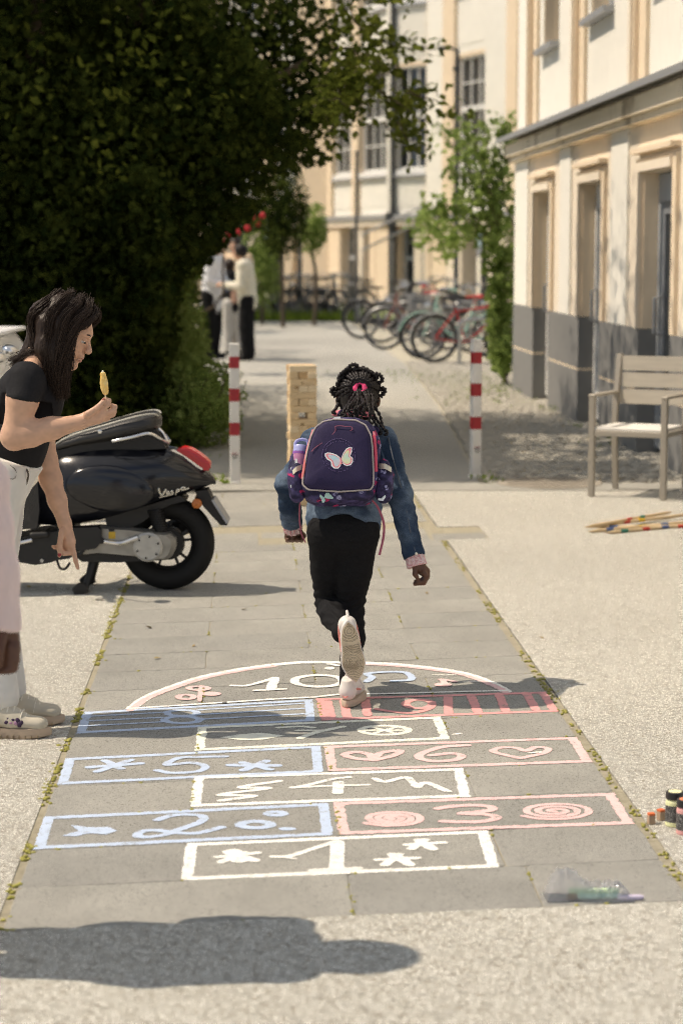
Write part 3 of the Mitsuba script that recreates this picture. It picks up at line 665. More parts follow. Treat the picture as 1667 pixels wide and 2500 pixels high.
WORD = {'1': 'one', '2': 'two', '3': 'three', '4': 'four', '5': 'five', '6': 'six', '7': 'seven', '8': 'eight', '9': 'nine'}
LOOK = {'1': 'white chalk rectangle with the digit 1 between three stars, nearest of the hopscotch',
        '2': 'blue chalk rectangle with the digit 2, a fish and bubbles', '3': 'pink chalk rectangle with the digit 3 between two scribbled roses',
        '4': 'white chalk rectangle with the digit 4 between two zigzags', '5': 'blue chalk rectangle with the digit 5 between two asterisks',
        '6': 'pink chalk rectangle with the digit 6, a butterfly and an outlined heart', '7': 'cream chalk rectangle with the digit 7, a leaf and a spoked wheel',
        '8': 'blue chalk rectangle with the digit 8 over long stripes', '9': 'red chalk rectangle with the digit 9 and short stripes under the hopping child'}
for n_, q in SQUARES.items():
    t = thing('hopscotch_square', LOOK[n_], 'chalk drawing', 'numbered rectangles of the chalk hopscotch')
    P = Polygon(q['frame'])
    m_ = 'chalk_' + q['c']
    part(t, 'outline', sheet(rough_edge(P.difference(P.buffer(-0.031, join_style=2)), 0.004, int(n_) * 3.3), 0.0006), m_, smooth=False)
    part(t, 'digit', sheet(mark(q['digit'], int(n_) + 0.5), 0.0012), m_, smooth=False)
    for w, s in q['fig']:
        part(t, w, sheet(mark(s, int(n_) + 7.5, {'star': 1.6, 'stripe': 1.0, 'rose': 1.12, 'zigzag': 1.25}.get(w, 1.18)), 0.0012), m_, smooth=False)
t = thing('hopscotch_arch', 'chalk arch with the number 10 and music notes at the far end of the hopscotch', 'chalk drawing')
line = curve(np.column_stack([ARCH['arch'], np.zeros(len(ARCH['arch']))]), 120)[:, :2]
part(t, 'outline', sheet(rough_edge(LineString(line).buffer(0.022), 0.004, 2.2), 0.0006), 'chalk_white', smooth=False)
for sl in (slice(0, 45), slice(62, 118)):
    o = line[sl] + [[0.0, -0.032]]
    part(t, 'pink_line', sheet(rough_edge(LineString(o).buffer(0.015), 0.004, 5.2), 0.0012), 'chalk_pink', smooth=False)
part(t, 'base_line', sheet(rough_edge(LineString(ARCH['base']).buffer(0.011), 0.003, 8.2), 0.0018), 'chalk_white', smooth=False)
part(t, 'number', sheet(mark(ARCH['digit'], 3.3), 0.0024), 'chalk_white', smooth=False)
for w, c, s in ARCH['fig']:
    part(t, w, sheet(mark(s, 4.4), 0.0024), 'chalk_' + c, smooth=False)

for q in ([(0.36, 7.98), (0.44, 7.985)], [(0.47, 7.86), (0.56, 7.865)], [(0.62, 6.72), (0.655, 6.735)], [(0.38, 6.98), (0.41, 7.0)]):
    part(t, 'stray_mark', sheet(rough_edge(LineString(q).buffer(0.007), 0.006, q[0][0] * 31), 0.0010), 'chalk_white', smooth=False)
# ------------------------------------------------------------------ houses
def _plaster(c, s):
    def f(p, n, uv):
        st = fbm(p.x * 1.3 + s, p.y * 1.3, p.z * 0.9, octaves=4)
        st2 = fbm(p.x * 14, p.y * 14, p.z * 5 + s, octaves=3)
        return mi.Color3f(c[0], c[1], c[2]) * (0.90 + 0.10 * st + 0.10 * st2)
    return f


mat('plaster_white', _plaster((0.76, 0.74, 0.67), 1.0), 0.85, spec=0.2)
mat('plaster_tan', _plaster((0.74, 0.615, 0.455), 3.0), 0.85, spec=0.2)
mat('plaster_tan_light', _plaster((0.75, 0.665, 0.54), 5.0), 0.85, spec=0.2)
mat('plinth_grey', _plaster((0.195, 0.195, 0.19), 9.0), 0.8, spec=0.3)


def _stained(p, n, uv):
    drip = fbm(p.x * 5, p.y * 5, p.z * 1.2, octaves=4)
    return mix((0.68, 0.60, 0.46), (0.32, 0.27, 0.19), smoothstep(0.50, 0.70, drip))


mat('stained_cornice', _stained, 0.9, spec=0.2)
mat('zinc', (0.36, 0.37, 0.38), 0.45, 0.4)
mat('dark_metal', (0.055, 0.06, 0.065), 0.45, 0.3)
mat('frame_white', (0.72, 0.72, 0.70), 0.5)
mat('frame_grey', (0.33, 0.35, 0.37), 0.5)
mat('window_glass', (0.025, 0.028, 0.03), 0.06, spec=0.6)
mat('door_grey', (0.20, 0.215, 0.235), 0.45)
mat('curtain', (0.55, 0.54, 0.52), 0.9)


class Face:
    """A wall face from A to B on the ground; boxes are given as metres along it, metres proud of it, and height."""

    def __init__(self, parent, A, B):
        A, B = np.array(A, float), np.array(B, float)
        d = (B - A) / np.linalg.norm(B - A)
        n = np.array([d[1], -d[0]])                 # to the right of A->B: towards the viewer when A is the left end
        self.L = np.linalg.norm(B - A)
        self.M = np.eye(4)
        self.M[:2, 0], self.M[:2, 1], self.M[:2, 3] = d, -n, A
        self.p = parent

    def mesh(self, bxs, ch=0.0):
        ms = [box(a, b, -o, i, z0, z1, ch) for a, b, o, i, z0, z1 in bxs]
        m = cat(ms)
        m.apply_transform(self.M)
        return m

    def add(self, name, bxs, matname, ch=0.0, parent=None, joined=False):
        if not joined and len(bxs) > 1:
            return [self.add(name, [q], matname, ch, parent) for q in bxs][0]
        return part(parent or self.p, name, self.mesh(bxs, ch), matname, smooth=False)

    def window(self, a, b, z0, z1, cols, rows, split=0.5, back=0.14, mt='frame_white', name='window'):
        """A casement of two lights one above the other; each pane its own piece."""
        zs = z0 + (z1 - z0) * split
        fr = [(a, a + 0.05, -back + 0.06, back, z0, z1), (b - 0.05, b, -back + 0.06, back, z0, z1), (a + 0.05, b - 0.05, -back + 0.06, back, z0, z0 + 0.07),
              (a + 0.05, b - 0.05, -back + 0.06, back, z1 - 0.06, z1)]
        if 0 < split < 1:
            fr.append((a + 0.05, b - 0.05, -back + 0.08, back, zs - 0.06, zs + 0.06))
        panes = []
        for q0, q1 in (((z0 + 0.07, zs - 0.06), (zs + 0.06, z1 - 0.06)) if 0 < split < 1 else ((z0 + 0.07, z1 - 0.06),)):
            w = (b - a - 0.10) / cols
            for c in range(1, cols):
                x = a + 0.05 + w * c
                fr.append((x - 0.022, x + 0.022, -back + 0.035, back, q0, q1))
            hgt = (q1 - q0) / rows
            for r in range(rows):
                for c in range(cols):
                    x0, x1 = a + 0.05 + w * c, a + 0.05 + w * (c + 1)
                    panes.append((x0, x1, -back - 0.02, back + 0.03, q0 + hgt * r, q0 + hgt * (r + 1)))
                    if r:
                        fr.append((x0 + (0.022 if c else 0), x1 - (0.022 if c < cols - 1 else 0), -back + 0.03, back, q0 + hgt * r - 0.018, q0 + hgt * r + 0.018))
        w_ = self.add(name, fr, mt, joined=True)
        for q in panes:
            self.add('pane', [q], 'window_glass', parent=w_)
        return w_


# --- the near house on the right
XF = lambda y: 2.11 - 0.05 * (y - 23.5)
near = thing('apartment_house', 'cream and tan plastered house with a dark grey plinth along the right edge', 'building')
Y_END, Y_START = 24.7, 7.0
F = Face(near, (XF(Y_END), Y_END), (XF(Y_START), Y_START))
aa = lambda y: (Y_END - y) * 1.00125
doors = [(22.47, 1.14), (19.40, 1.16), (16.38, 1.24), (13.35, 1.2), (10.3, 1.2)]
edges = [0.0]
for c, w in doors:
    edges += [aa(c + w / 2), aa(c - w / 2)]
edges.append(F.L)
segs = list(zip(edges[0::2], edges[1::2]))
D = 0.62
F.add('plinth', [(a, b, 0.03, D, -0.05, 0.49) for a, b in segs] + [(a, b, 0.03, D, 0.51, 1.0) for a, b in segs] + [(0.001, F.L, -0.3, D, -0.05, 0.03)], 'plinth_grey')
F.add('plinth_joint', [(a + 0.002, b - 0.002, 0.026, 0.3, 0.489, 0.511) for a, b in segs], 'plaster_tan')
F.add('lower_wall', [(a, b, 0.0, D, 1.0, 2.25) for a, b in segs] + [(0, F.L, 0.0, D, 2.25, 2.9)], 'plaster_tan_light')
for y0, y1 in ((24.698, 23.62), (21.3, 20.62), (18.4, 17.62), (15.3, 14.6), (12.3, 11.6)):
    F.add('white_strip', [(aa(y0), aa(y1), 0.022, 0.05, 1.002, 2.64)], 'plaster_white')
for i, (c, w) in enumerate(doors):
    a, b = aa(c + w / 2), aa(c - w / 2)
    F.add('door_surround', [(a - 0.20, a - 0.002, 0.035, 0.02, 1.002, 2.36), (b + 0.002, b + 0.14, 0.035, 0.02, 1.002, 2.36), (a - 0.002, b + 0.002, 0.035, 0.02, 2.254, 2.36)], 'plaster_tan')
    F.add('door_surround', [(a - 0.09, a - 0.004, 0.055, 0.02, 1.004, 2.33), (a - 0.004, b + 0.004, 0.055, 0.02, 2.258, 2.33)], 'plaster_tan_light')
    F.add('hood', [(a - 0.22, b + 0.16, 0.085, 0.02, 2.40, 2.44)], 'plaster_tan')
    dr_ = F.add('door', [(a + 0.014, a + 0.09, -0.115, 0.22, 0.04, 2.24), (b - 0.09, b - 0.014, -0.115, 0.22, 0.04, 2.24), (a + 0.09, b - 0.09, -0.115, 0.22, 2.02, 2.24), (a + 0.09, b - 0.09, -0.125, 0.22, 0.04, 0.30)],
                'frame_white' if i < 2 else 'frame_grey', joined=True)
    F.add('door_reveal', [(a + 0.001, a + 0.012, 0.0, 0.3, 1.003, 2.249), (b - 0.012, b - 0.001, 0.0, 0.3, 1.003, 2.249)], 'plaster_tan')
    F.add('glass', [(a + 0.17, b - 0.17, -0.155, 0.21, 0.42, 1.92)], 'window_glass', parent=dr_)
    F.add('leaf', [(a + 0.09, a + 0.17, -0.14, 0.21, 0.30, 2.02), (b - 0.17, b - 0.09, -0.14, 0.21, 0.30, 2.02), (a + 0.17, b - 0.17, -0.14, 0.21, 0.30, 0.42), (a + 0.17, b - 0.17, -0.14, 0.21, 1.92, 2.02)], 'door_grey', parent=dr_)
    hd = tube([(a + 0.14, 0.15, 0.95), (a + 0.14, 0.07, 0.97), (a + 0.14, 0.07, 1.25), (a + 0.14, 0.15, 1.27)], 0.014)
    hd.apply_transform(F.M)
    part(dr_, 'handle', hd, 'zinc')
cor = F.add('cornice', [(-0.08, F.L, 0.10, 0.3, 2.64, 2.70), (-0.10, F.L, 0.14, 0.3, 2.70, 2.84)], 'stained_cornice')
fl = prism([(-0.24, 0.0), (0.1, 0.085), (0.1, 0.14), (-0.24, 0.055)], F.L + 0.2)
fl.apply_transform(mat4(rotz(-math.pi / 2)))
fl.apply_translation([F.L / 2 - 0.06, 0, 2.86])
fl.vertices = np.array(fl.vertices) * [1, -1, 1]
fl.invert()
# the flashing slopes outwards: local y is inwards
fl.vertices = np.array(fl.vertices) * [1, -1, 1]
fl.invert()
if abs(np.array(fl.vertices)[:, 1].min() + 0.24) > 0.01:
    fl.vertices = np.array(fl.vertices) * [1, -1, 1]
    fl.invert()
fl.apply_transform(F.M)
part(cor, 'flashing', fl, 'zinc', smooth=False)
wins = [(22.15, 1.1), (19.1, 1.2), (16.1, 1.2), (13.0, 1.2), (10.0, 1.2)]
edges = [0.0]
for c, w in wins:
    edges += [aa(c + w / 2), aa(c - w / 2)]
edges.append(F.L)
segs = list(zip(edges[0::2], edges[1::2]))
gaps = list(zip(edges[1:-1:2], edges[2:-1:2]))
F.add('upper_wall', [(a, b, 0.0, D, 2.9, 9.0) for a, b in segs] + [(a, b, 0.0, D, 2.9, 3.68) for a, b in gaps] + [(a, b, 0.0, D, 6.1, 9.0) for a, b in gaps], 'plaster_white')
for a, b in gaps:
    F.add('window_reveal', [(a + 0.001, a + 0.03, -0.012, 0.24, 3.74, 6.09), (b - 0.03, b - 0.001, -0.012, 0.24, 3.74, 6.09)], 'plaster_tan')
    F.add('sill', [(a - 0.06, b + 0.03, 0.10, 0.24, 3.685, 3.74)], 'zinc')
    F.window(a + 0.03, b - 0.03, 3.76, 6.08, 2, 1, 0.7, 0.22)
for y in (23.35, 20.25, 17.28, 14.25, 11.2):
    c = aa(y)
    F.add('pilaster', [(c - 0.42, c - 0.16, 0.025, 0.05, 2.95, 8.9), (c - 0.158, c + 0.12, 0.075, 0.05, 2.95, 8.9), (c + 0.122, c + 0.40, 0.035, 0.05, 2.95, 8.9)], 'plaster_tan')
    F.add('pilaster', [(c - 0.02, c + 0.08, 0.10, 0.0, 2.95, 8.9)], 'plaster_tan_light')
F.add('roof', [(-0.3, F.L, 0.5, 8.0, 9.0, 9.4)], 'zinc')
E_ = Face(near, (XF(Y_END) + 8, Y_END + 0.02 + 0.01), (XF(Y_END) + D, Y_END + 0.02))
E_.add('end_wall', [(0, E_.L, 0.0, 0.3, -0.05, 9.0)], 'plaster_white')

# --- the far house that closes the view
far = thing('corner_house', 'tall cream house with tan pilasters and a bay at the end of the path', 'building')
px = lambda u, y: (u - 833.5) * y / 5100
P = [(px(560, 63), 63.0), (px(805, 61.5), 61.5), (px(955, 57), 57.0), (px(1046, 55.9), 55.9), (px(1290, 50), 50.0)]
Z_L, Z_S, Z_W, Z_P = 2.55, 3.60, 6.45, 8.0


def storeys(f, cols, ground):
    """cols: (a, b, kind) along the face in metres."""
    for a, b, kind in cols:
        if kind == 'white' or kind == 'tan':
            m_ = 'plaster_white' if kind == 'white' else 'plaster_tan'
            f.add('pilaster', [(a, b, 0.10, 0.3, Z_L, 13.0)], m_)
        else:
            f.add('wall_panel', [(a, b, 0.0, 0.3, Z_L, Z_S - 0.06), (a, b, 0.0, 0.3, Z_W + 0.1, Z_P)], 'plaster_white')
            f.add('wall_panel', [(a + 0.06, b - 0.06, 0.02, 0.1, Z_L + 0.22, Z_S - 0.20), (a + 0.06, b - 0.06, 0.02, 0.1, Z_W + 0.30, Z_P - 0.2)], 'plaster_white')
            f.add('wall_panel', [(a, b, -0.30, 0.35, Z_S - 0.06, Z_W + 0.1), (a, b, -0.30, 0.35, Z_P, 13.0), (a, b, 0.01, 0.3, Z_W, Z_W + 0.1), (a, b, 0.0, 0.3, 11.6, 13.0)], 'plaster_tan')
            f.add('sill', [(a, b, 0.13, 0.2, Z_S - 0.06, Z_S)], 'zinc')
            f.add('sill', [(a, b, 0.10, 0.2, Z_P, Z_P + 0.07)], 'zinc')
            f.add('sill_board', [(a + 0.03, b - 0.03, 0.06, 0.2, Z_S, Z_S + 0.13), (a + 0.03, b - 0.03, 0.06, 0.2, Z_P + 0.07, Z_P + 0.2)], 'frame_white')
            w = b - a
            f.window(a + 0.05 * w, b - 0.05 * w, Z_S + 0.13, Z_W, 3, 2, 0.52, 0.12)
            f.window(a + 0.05 * w, b - 0.05 * w, Z_P + 0.2, 11.5, 3, 2, 0.52, 0.12)
    f.add('ledge', [(0, f.L, 0.20, 0.3, Z_L - 0.14, Z_L)], 'zinc')
    f.add('ledge', [(0, f.L, 0.14, 0.3, Z_L - 0.30, Z_L - 0.14)], 'plaster_tan_light')
    for a, b, kind in ground:
        if kind == 'open':
            f.add('doorway', [(a, b, -0.5, 0.6, 0, Z_L - 0.3)], 'dark_metal')
        elif kind == 'glass':
            f.add('doorway', [(a, b, -0.35, 0.5, 0, Z_L - 0.3)], 'door_grey')
            f.window(a, b, 0.1, Z_L - 0.32, 2, 2, 0.6, 0.3, 'frame_grey', 'ground_floor_window')
        else:
            f.add('column', [(a, b, 0.06, 0.4, 0.0, Z_L - 0.3)], 'plaster_tan' if kind == 'tan' else 'plaster_tan_light', ch=0.04)


f1 = Face(far, P[0], P[1])
storeys(f1, [(0, 0.5, 'white'), (0.5, 1.2, 'w'), (1.2, 1.6, 'tan'), (1.6, 2.3, 'w'), (2.3, f1.L, 'tan')],
        [(0.0, 0.7, 'glass'), (0.7, 1.05, 'tl'), (1.05, 1.9, 'open'), (1.9, 2.2, 'tan'), (2.2, 2.5, 'glass'), (2.5, f1.L, 'tan')])
f2 = Face(far, P[1], P[2])
l = f2.L
storeys(f2, [(0, 0.08 * l, 'tan'), (0.08 * l, 0.42 * l, 'w'), (0.42 * l, 0.52 * l, 'tan'), (0.52 * l, 0.97 * l, 'w'), (0.97 * l, l, 'white')],
        [(0, 0.20 * l, 'tan'), (0.20 * l, 0.44 * l, 'glass'), (0.44 * l, 0.58 * l, 'tl'), (0.58 * l, 0.68 * l, 'open'), (0.68 * l, 0.78 * l, 'tan'), (0.78 * l, l, 'tan')])
f3 = Face(far, P[2], P[3])
l = f3.L
storeys(f3, [(0, 0.06 * l, 'white'), (0.06 * l, 0.97 * l, 'w'), (0.97 * l, l, 'tan')], [(0, 0.18 * l, 'open'), (0.18 * l, 0.62 * l, 'glass'), (0.62 * l, l, 'tl')])
f4 = Face(far, P[3], P[4])
l = f4.L
storeys(f4, [(0, 0.17 * l, 'white'), (0.17 * l, 0.29 * l, 'tan'), (0.29 * l, 0.60 * l, 'w'), (0.60 * l, 0.80 * l, 'white'), (0.80 * l, 0.9 * l, 'tan'), (0.9 * l, l, 'w')],
        [(0, 0.2 * l, 'tan'), (0.2 * l, 0.36 * l, 'tl'), (0.36 * l, 0.62 * l, 'open'), (0.62 * l, 0.8 * l, 'tl'), (0.8 * l, l, 'glass')])
f5 = Face(far, P[4], (P[4][0] + 9, P[4][1] + 1.0))
f5.add('side_wall', [(0, f5.L, 0.0, 0.3, 0, 13.0)], 'plaster_tan')
f0 = Face(far, (P[0][0] - 14, P[0][1] + 0.5), P[0])
f0.add('side_wall', [(0, f0.L, 0.0, 0.3, 0, 13.0)], 'plaster_tan')
c = np.array([*P[2], 0]) + [0.02, -0.16, 0]
part(far, 'drainpipe', cat(tube([c + [0, 0, 0.2], c + [0, 0, 13]], 0.07), tube([c + [0, 0, 0.0], c + [0, 0, Z_L - 0.25]], 0.12), tube([c + [0, 0, Z_L - 0.3], c + [0, 0, Z_L + 0.05]], 0.2)), 'dark_metal')
c = at(957, 640, 55.6)
part(far, 'stair_railing', cat(*[tube([c + [-0.85, 0, 0.25 + d], c + [0.85, 0.1, 1.05 + d]], 0.035, 6) for d in (0.05, 0.45)], *[tube([c + [q, 0, -1.2], c + [q, 0, 0.55 + 0.47 * q]], 0.025, 6) for q in (-0.8, 0.0, 0.8)]), 'zinc')
part(far, 'roof', sheet(Polygon([*P, (P[4][0] + 9, P[4][1] + 1), (14, 75), (-14, 75), (P[0][0] - 14, P[0][1] + 0.5)]).buffer(-0.05), 13.3, 0.3), 'zinc', smooth=False)

# ------------------------------------------------------------------ leaves
def leaf_mesh(pts, size, rng, up=0.35, aspect=0.6, droop=0.0):
    """Folded leaves, two triangles each side of the rib."""
    n = len(pts)
    nr = rng.normal(size=(n, 3)) * [1, 1, 0.8] + [0, 0, up]
    nr /= np.linalg.norm(nr, axis=1, keepdims=True)
    d = rng.normal(size=(n, 3)) - [0, 0, droop]
    d -= nr * (d * nr).sum(1, keepdims=True)
    d /= np.linalg.norm(d, axis=1, keepdims=True)
    s = np.cross(nr, d)
    L = (size * rng.uniform(0.65, 1.25, n))[:, None]
    w = L * aspect * 0.5
    a, b = pts - d * L / 2, pts + d * L / 2
    m1 = pts - d * L * 0.06 + s * w + nr * w * 0.25
    m2 = pts - d * L * 0.06 - s * w + nr * w * 0.25
    v = np.stack([a, m1, b, m2], 1).reshape(-1, 3)
    i = np.arange(n)[:, None] * 4
    f = np.concatenate([i + [0, 2, 1], i + [0, 3, 2]], 1).reshape(-1, 3)
    return trimesh.Trimesh(v, f, process=False)


def leafmat(name, c0, c1, trans=0.9):
    def f(p, n, uv):
        t = noise(p.x * 9, p.y * 9, p.z * 9)
        t = t * t
        return mix(c0, c1, t) * (0.75 + 0.5 * noise(p.x * 2.1 + 4, p.y * 2.1, p.z * 2.1))
    scene[name] = {'type': 'principledthin', 'base_color': proc(f), 'roughness': 0.5, 'diff_trans': trans, 'spec_trans': 0.0, 'eta': 1.4}


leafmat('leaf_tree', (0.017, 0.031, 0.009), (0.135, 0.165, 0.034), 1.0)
leafmat('leaf_sunlit_tint', (0.075, 0.10, 0.018), (0.26, 0.29, 0.055), 1.2)  # paler copy of the tree leaf with sunshine put into its colour
leafmat('leaf_vine', (0.20, 0.28, 0.07), (0.42, 0.50, 0.18), 1.2)
leafmat('grass_blade', (0.14, 0.20, 0.03), (0.26, 0.33, 0.06), 0.8)
mat('bark', lambda p, n, uv: mix((0.05, 0.04, 0.03), (0.14, 0.11, 0.08), fbm(p.x * 20, p.y * 20, p.z * 5, octaves=3)), 0.95, spec=0.1)
mat('petal_red', (0.50, 0.02, 0.03), 0.6)
mat('petal_white', (0.80, 0.79, 0.74), 0.6)


def ellipsoid_points(c, r, n, rng, bias=0.45):
    q = rng.normal(size=(n, 3))
    q /= np.linalg.norm(q, axis=1, keepdims=True)
    q *= rng.random((n, 1)) ** bias
    lump = 1.0 + 0.28 * (meshkit.fbm(q * 2.6 + np.asarray(c), 3, 5)[:, None] - 0.5) * 2
    return np.asarray(c) + q * lump * r


def limb(a, b, r0, r1, rng, n=7, wob=0.12):
    t = np.linspace(0, 1, n)[:, None]
    p = np.asarray(a) * (1 - t) + np.asarray(b) * t
    p[1:-1] += rng.normal(0, wob, (n - 2, 3))
    return tube(curve(p, 2 * n), np.linspace(r0, r1, 2 * n), 7)


rg = np.random.default_rng(11)
tree = thing('broadleaf_tree', 'huge dark leafy tree overhanging the path from the left', 'tree')
tr = [limb((-3.0, 18.3, -0.05), (-2.8, 18.3, 2.3), 0.20, 0.15, rg, wob=0.05)]
for e in ((-0.6, 17.6, 4.6), (-1.4, 19.6, 5.4), (-4.6, 17.4, 4.9), (-3.4, 19.9, 6.2), (-2.2, 16.2, 5.8), (-0.3, 18.8, 3.3)):
    tr.append(limb((-2.8, 18.3, 2.2), e, 0.10, 0.025, rg))
part(tree, 'trunk', cat(tr), 'bark')
pts = [ellipsoid_points((-2.7, 18.3, 5.3), (3.3, 3.2, 2.5), 62000, rg), ellipsoid_points((-4.6, 18.3, 3.0), (3.4, 2.4, 2.0), 40000, rg),
       ellipsoid_points((-2.6, 16.7, 6.0), (3.3, 2.0, 2.0), 42000, rg), ellipsoid_points((-0.95, 18.6, 3.1), (1.2, 1.5, 1.0), 15000, rg), ellipsoid_points((-2.3, 18.2, 2.2), (1.7, 1.6, 1.4), 30000, rg)]
pts = np.vstack(pts)
edge = 1.50 + 0.80 * (pts[:, 0] * 18.0 / pts[:, 1] + 1.28) + 0.45 * (meshkit.fbm(pts * 1.6, 3, 2) - 0.5)
sun_s = pts[:, 0] + pts[:, 2] / 1.51 - 0.9 * (meshkit.fbm(pts * 1.3, 3, 6) - 0.5)
pts = pts[((sun_s < np.where((pts[:, 1] > 16.4) & (pts[:, 1] < 18.8), 1.35, 2.35)) | ((sun_s < 3.7) & (rg.random(len(pts)) < 0.09))) & (pts[:, 2] > edge) & (pts[:, 2] > 0.2) & (pts[:, 0] < 0.55) & (pts[:, 1] > 14.9)]
part(tree, 'crown', leaf_mesh(pts, 0.085, rg, aspect=0.7), 'leaf_tree', smooth=False)
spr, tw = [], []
for k in range(40):                                                     # outer sprays, upper right and a few elsewhere, sunlight painted into their leaves
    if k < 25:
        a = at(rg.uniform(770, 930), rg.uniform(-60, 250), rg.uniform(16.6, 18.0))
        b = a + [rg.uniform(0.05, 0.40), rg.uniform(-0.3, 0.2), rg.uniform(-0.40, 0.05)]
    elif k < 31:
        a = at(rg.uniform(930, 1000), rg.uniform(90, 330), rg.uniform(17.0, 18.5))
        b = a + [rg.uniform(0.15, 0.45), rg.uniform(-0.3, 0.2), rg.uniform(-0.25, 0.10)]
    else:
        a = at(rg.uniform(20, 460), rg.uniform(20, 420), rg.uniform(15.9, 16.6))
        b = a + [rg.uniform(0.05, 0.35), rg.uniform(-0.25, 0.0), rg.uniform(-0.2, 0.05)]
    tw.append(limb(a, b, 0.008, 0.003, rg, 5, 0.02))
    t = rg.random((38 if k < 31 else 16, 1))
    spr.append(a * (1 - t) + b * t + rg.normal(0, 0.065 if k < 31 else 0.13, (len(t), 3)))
part(tree, 'young_shoots', leaf_mesh(np.vstack(spr), 0.095, rg, up=1.2, aspect=0.62, droop=0.3), 'leaf_sunlit_tint', smooth=False)  # the pale tone stands in for direct sun on these leaves
for q in tw[:31]:
    part(tree, 'twig', q, 'bark')
ros = thing('rose_bush', 'climbing rose with small red blooms at the dark edge of the tree', 'plant')
rp = [at(u, v, y) for u, v, y in ((615, 530, 27), (580, 566, 27), (628, 545, 27.4), (640, 525, 27), (560, 572, 27.2), (604, 556, 27.1), (548, 590, 27.1))]
for i, p in enumerate(rp):
    part(ros, 'bloom', ruffle(xf(trimesh.creation.icosphere(subdivisions=2, radius=0.04), t=p), 0.012, 60, i), 'petal_red', smooth=True)
part(ros, 'leaves', leaf_mesh(np.vstack([ellipsoid_points(at(592, 535, 27.5), (0.30, 0.4, 0.22), 900, rg), ellipsoid_points(at(470, 640, 27.6), (0.16, 0.4, 0.5), 600, rg)]), 0.07, rg), 'leaf_tree', smooth=False)
part(ros, 'stem', limb((-2.0, 27.6, -0.05), at(585, 550, 27.5), 0.03, 0.012, rg), 'bark')

hedge = thing('hedge', 'dense dark green hedge along the left side of the path', 'hedge')
hp = np.column_stack([rg.uniform(-5.2, -1.30, 130000), np.where(rg.random(130000) < 0.72, rg.uniform(16.2, 18.6, 130000), rg.uniform(18.6, 25.5, 130000)), rg.uniform(-0.02, 2.3, 130000)])
lim = -1.40 - 0.028 * (hp[:, 1] - 16.5) + 0.35 * (meshkit.fbm(hp * 1.7, 3, 8) - 0.5)
near_face = (hp[:, 1] < 18.6) & (hp[:, 1] > 16.2 + 1.1 * meshkit.fbm(hp * [1.3, 0.01, 1.3], 3, 4))
hp = hp[(hp[:, 0] < lim) & (near_face | ((hp[:, 0] > lim - 1.2) & (hp[:, 1] > 18.6)))]
part(hedge, 'leaves', leaf_mesh(hp, 0.085, rg, aspect=0.7), 'leaf_tree', smooth=False)
bs = [limb((x, y, -0.05), (x + rg.normal(0, 0.2), y + rg.normal(0, 0.2), 1.9), 0.03, 0.012, rg) for x, y in np.column_stack([rg.uniform(-5.8, -1.8, 14), rg.uniform(17, 24, 14)])]
part(hedge, 'stems', cat(bs), 'bark')
bush = thing('low_bush', 'low sunlit green bush at the foot of the hedge behind the left bollard', 'shrub')
bp = np.vstack([ellipsoid_points((-1.22, 17.6, 0.35), (0.42, 0.8, 0.42), 5200, rg), ellipsoid_points((-1.42, 18.6, 0.75), (0.26, 0.8, 0.5), 2600, rg)])
bp = bp[bp[:, 2] > -0.02]
part(bush, 'leaves', leaf_mesh(bp, 0.055, rg, up=0.6), 'leaf_vine', smooth=False)
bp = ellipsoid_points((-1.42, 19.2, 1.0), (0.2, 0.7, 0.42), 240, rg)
part(bush, 'young_leaves', leaf_mesh(bp, 0.06, rg, up=0.8), 'leaf_sunlit_tint', smooth=False)  # yellow green leaves whose sunlit look is painted in the colour
part(bush, 'stems', cat(*[limb((-1.3, 17.7, -0.05), (-1.2 + rg.normal(0, 0.15), 17.6 + rg.normal(0, 0.3), 0.6), 0.012, 0.005, rg, 5, 0.03) for _ in range(6)]), 'bark')

vine = thing('climbing_shrub', 'light green leafy climber arching out from the corner of the house', 'shrub')
vp = [ellipsoid_points(at(1222, 760, 25.6), (0.20, 0.30, 0.85), 620, rg, 0.6), ellipsoid_points(at(1212, 520, 26), (0.30, 0.4, 0.62), 240, rg, 0.6), ellipsoid_points(at(1190, 420, 26), (0.48, 0.4, 0.50), 110, rg, 0.6),
      ellipsoid_points(at(1105, 565, 26), (0.42, 0.3, 0.36), 90, rg, 0.6), ellipsoid_points(at(1232, 860, 25.4), (0.2, 0.3, 0.3), 260, rg, 0.6), ellipsoid_points(at(1218, 640, 25.7), (0.26, 0.3, 0.45), 240, rg, 0.6), ellipsoid_points(at(1068, 560, 26.3), (0.42, 0.3, 0.36), 130, rg, 0.6)]
arms = []
for e in ((1060, 300), (1090, 410), (1130, 300), (1175, 290), (1250, 300), (1040, 505), (1025, 540), (1070, 630), (1160, 350), (1225, 280), (1120, 480)):
    a, b = at(1215, 600, 26), at(e[0], e[1], 25.6 + rg.uniform(-0.4, 0.4))
    arc = curve([a, (a + b) / 2 + [0, 0, 0.22], b], 26)
    arms.append(tube(arc, np.linspace(0.014, 0.004, 26), 5))
    q = np.repeat(arc[7:], 4, axis=0)
    vp.append(q + rg.normal(0, 0.075, q.shape))
part(vine, 'leaves', leaf_mesh(np.vstack(vp), 0.11, rg, up=0.7, aspect=0.75, droop=0.5), 'leaf_vine', smooth=False)
part(vine, 'stems', cat(*arms, limb((2.05, 25.8, -0.05), at(1215, 600, 26), 0.035, 0.02, rg), limb((1.95, 25.6, -0.05), at(1222, 480, 26), 0.025, 0.012, rg)), 'bark')

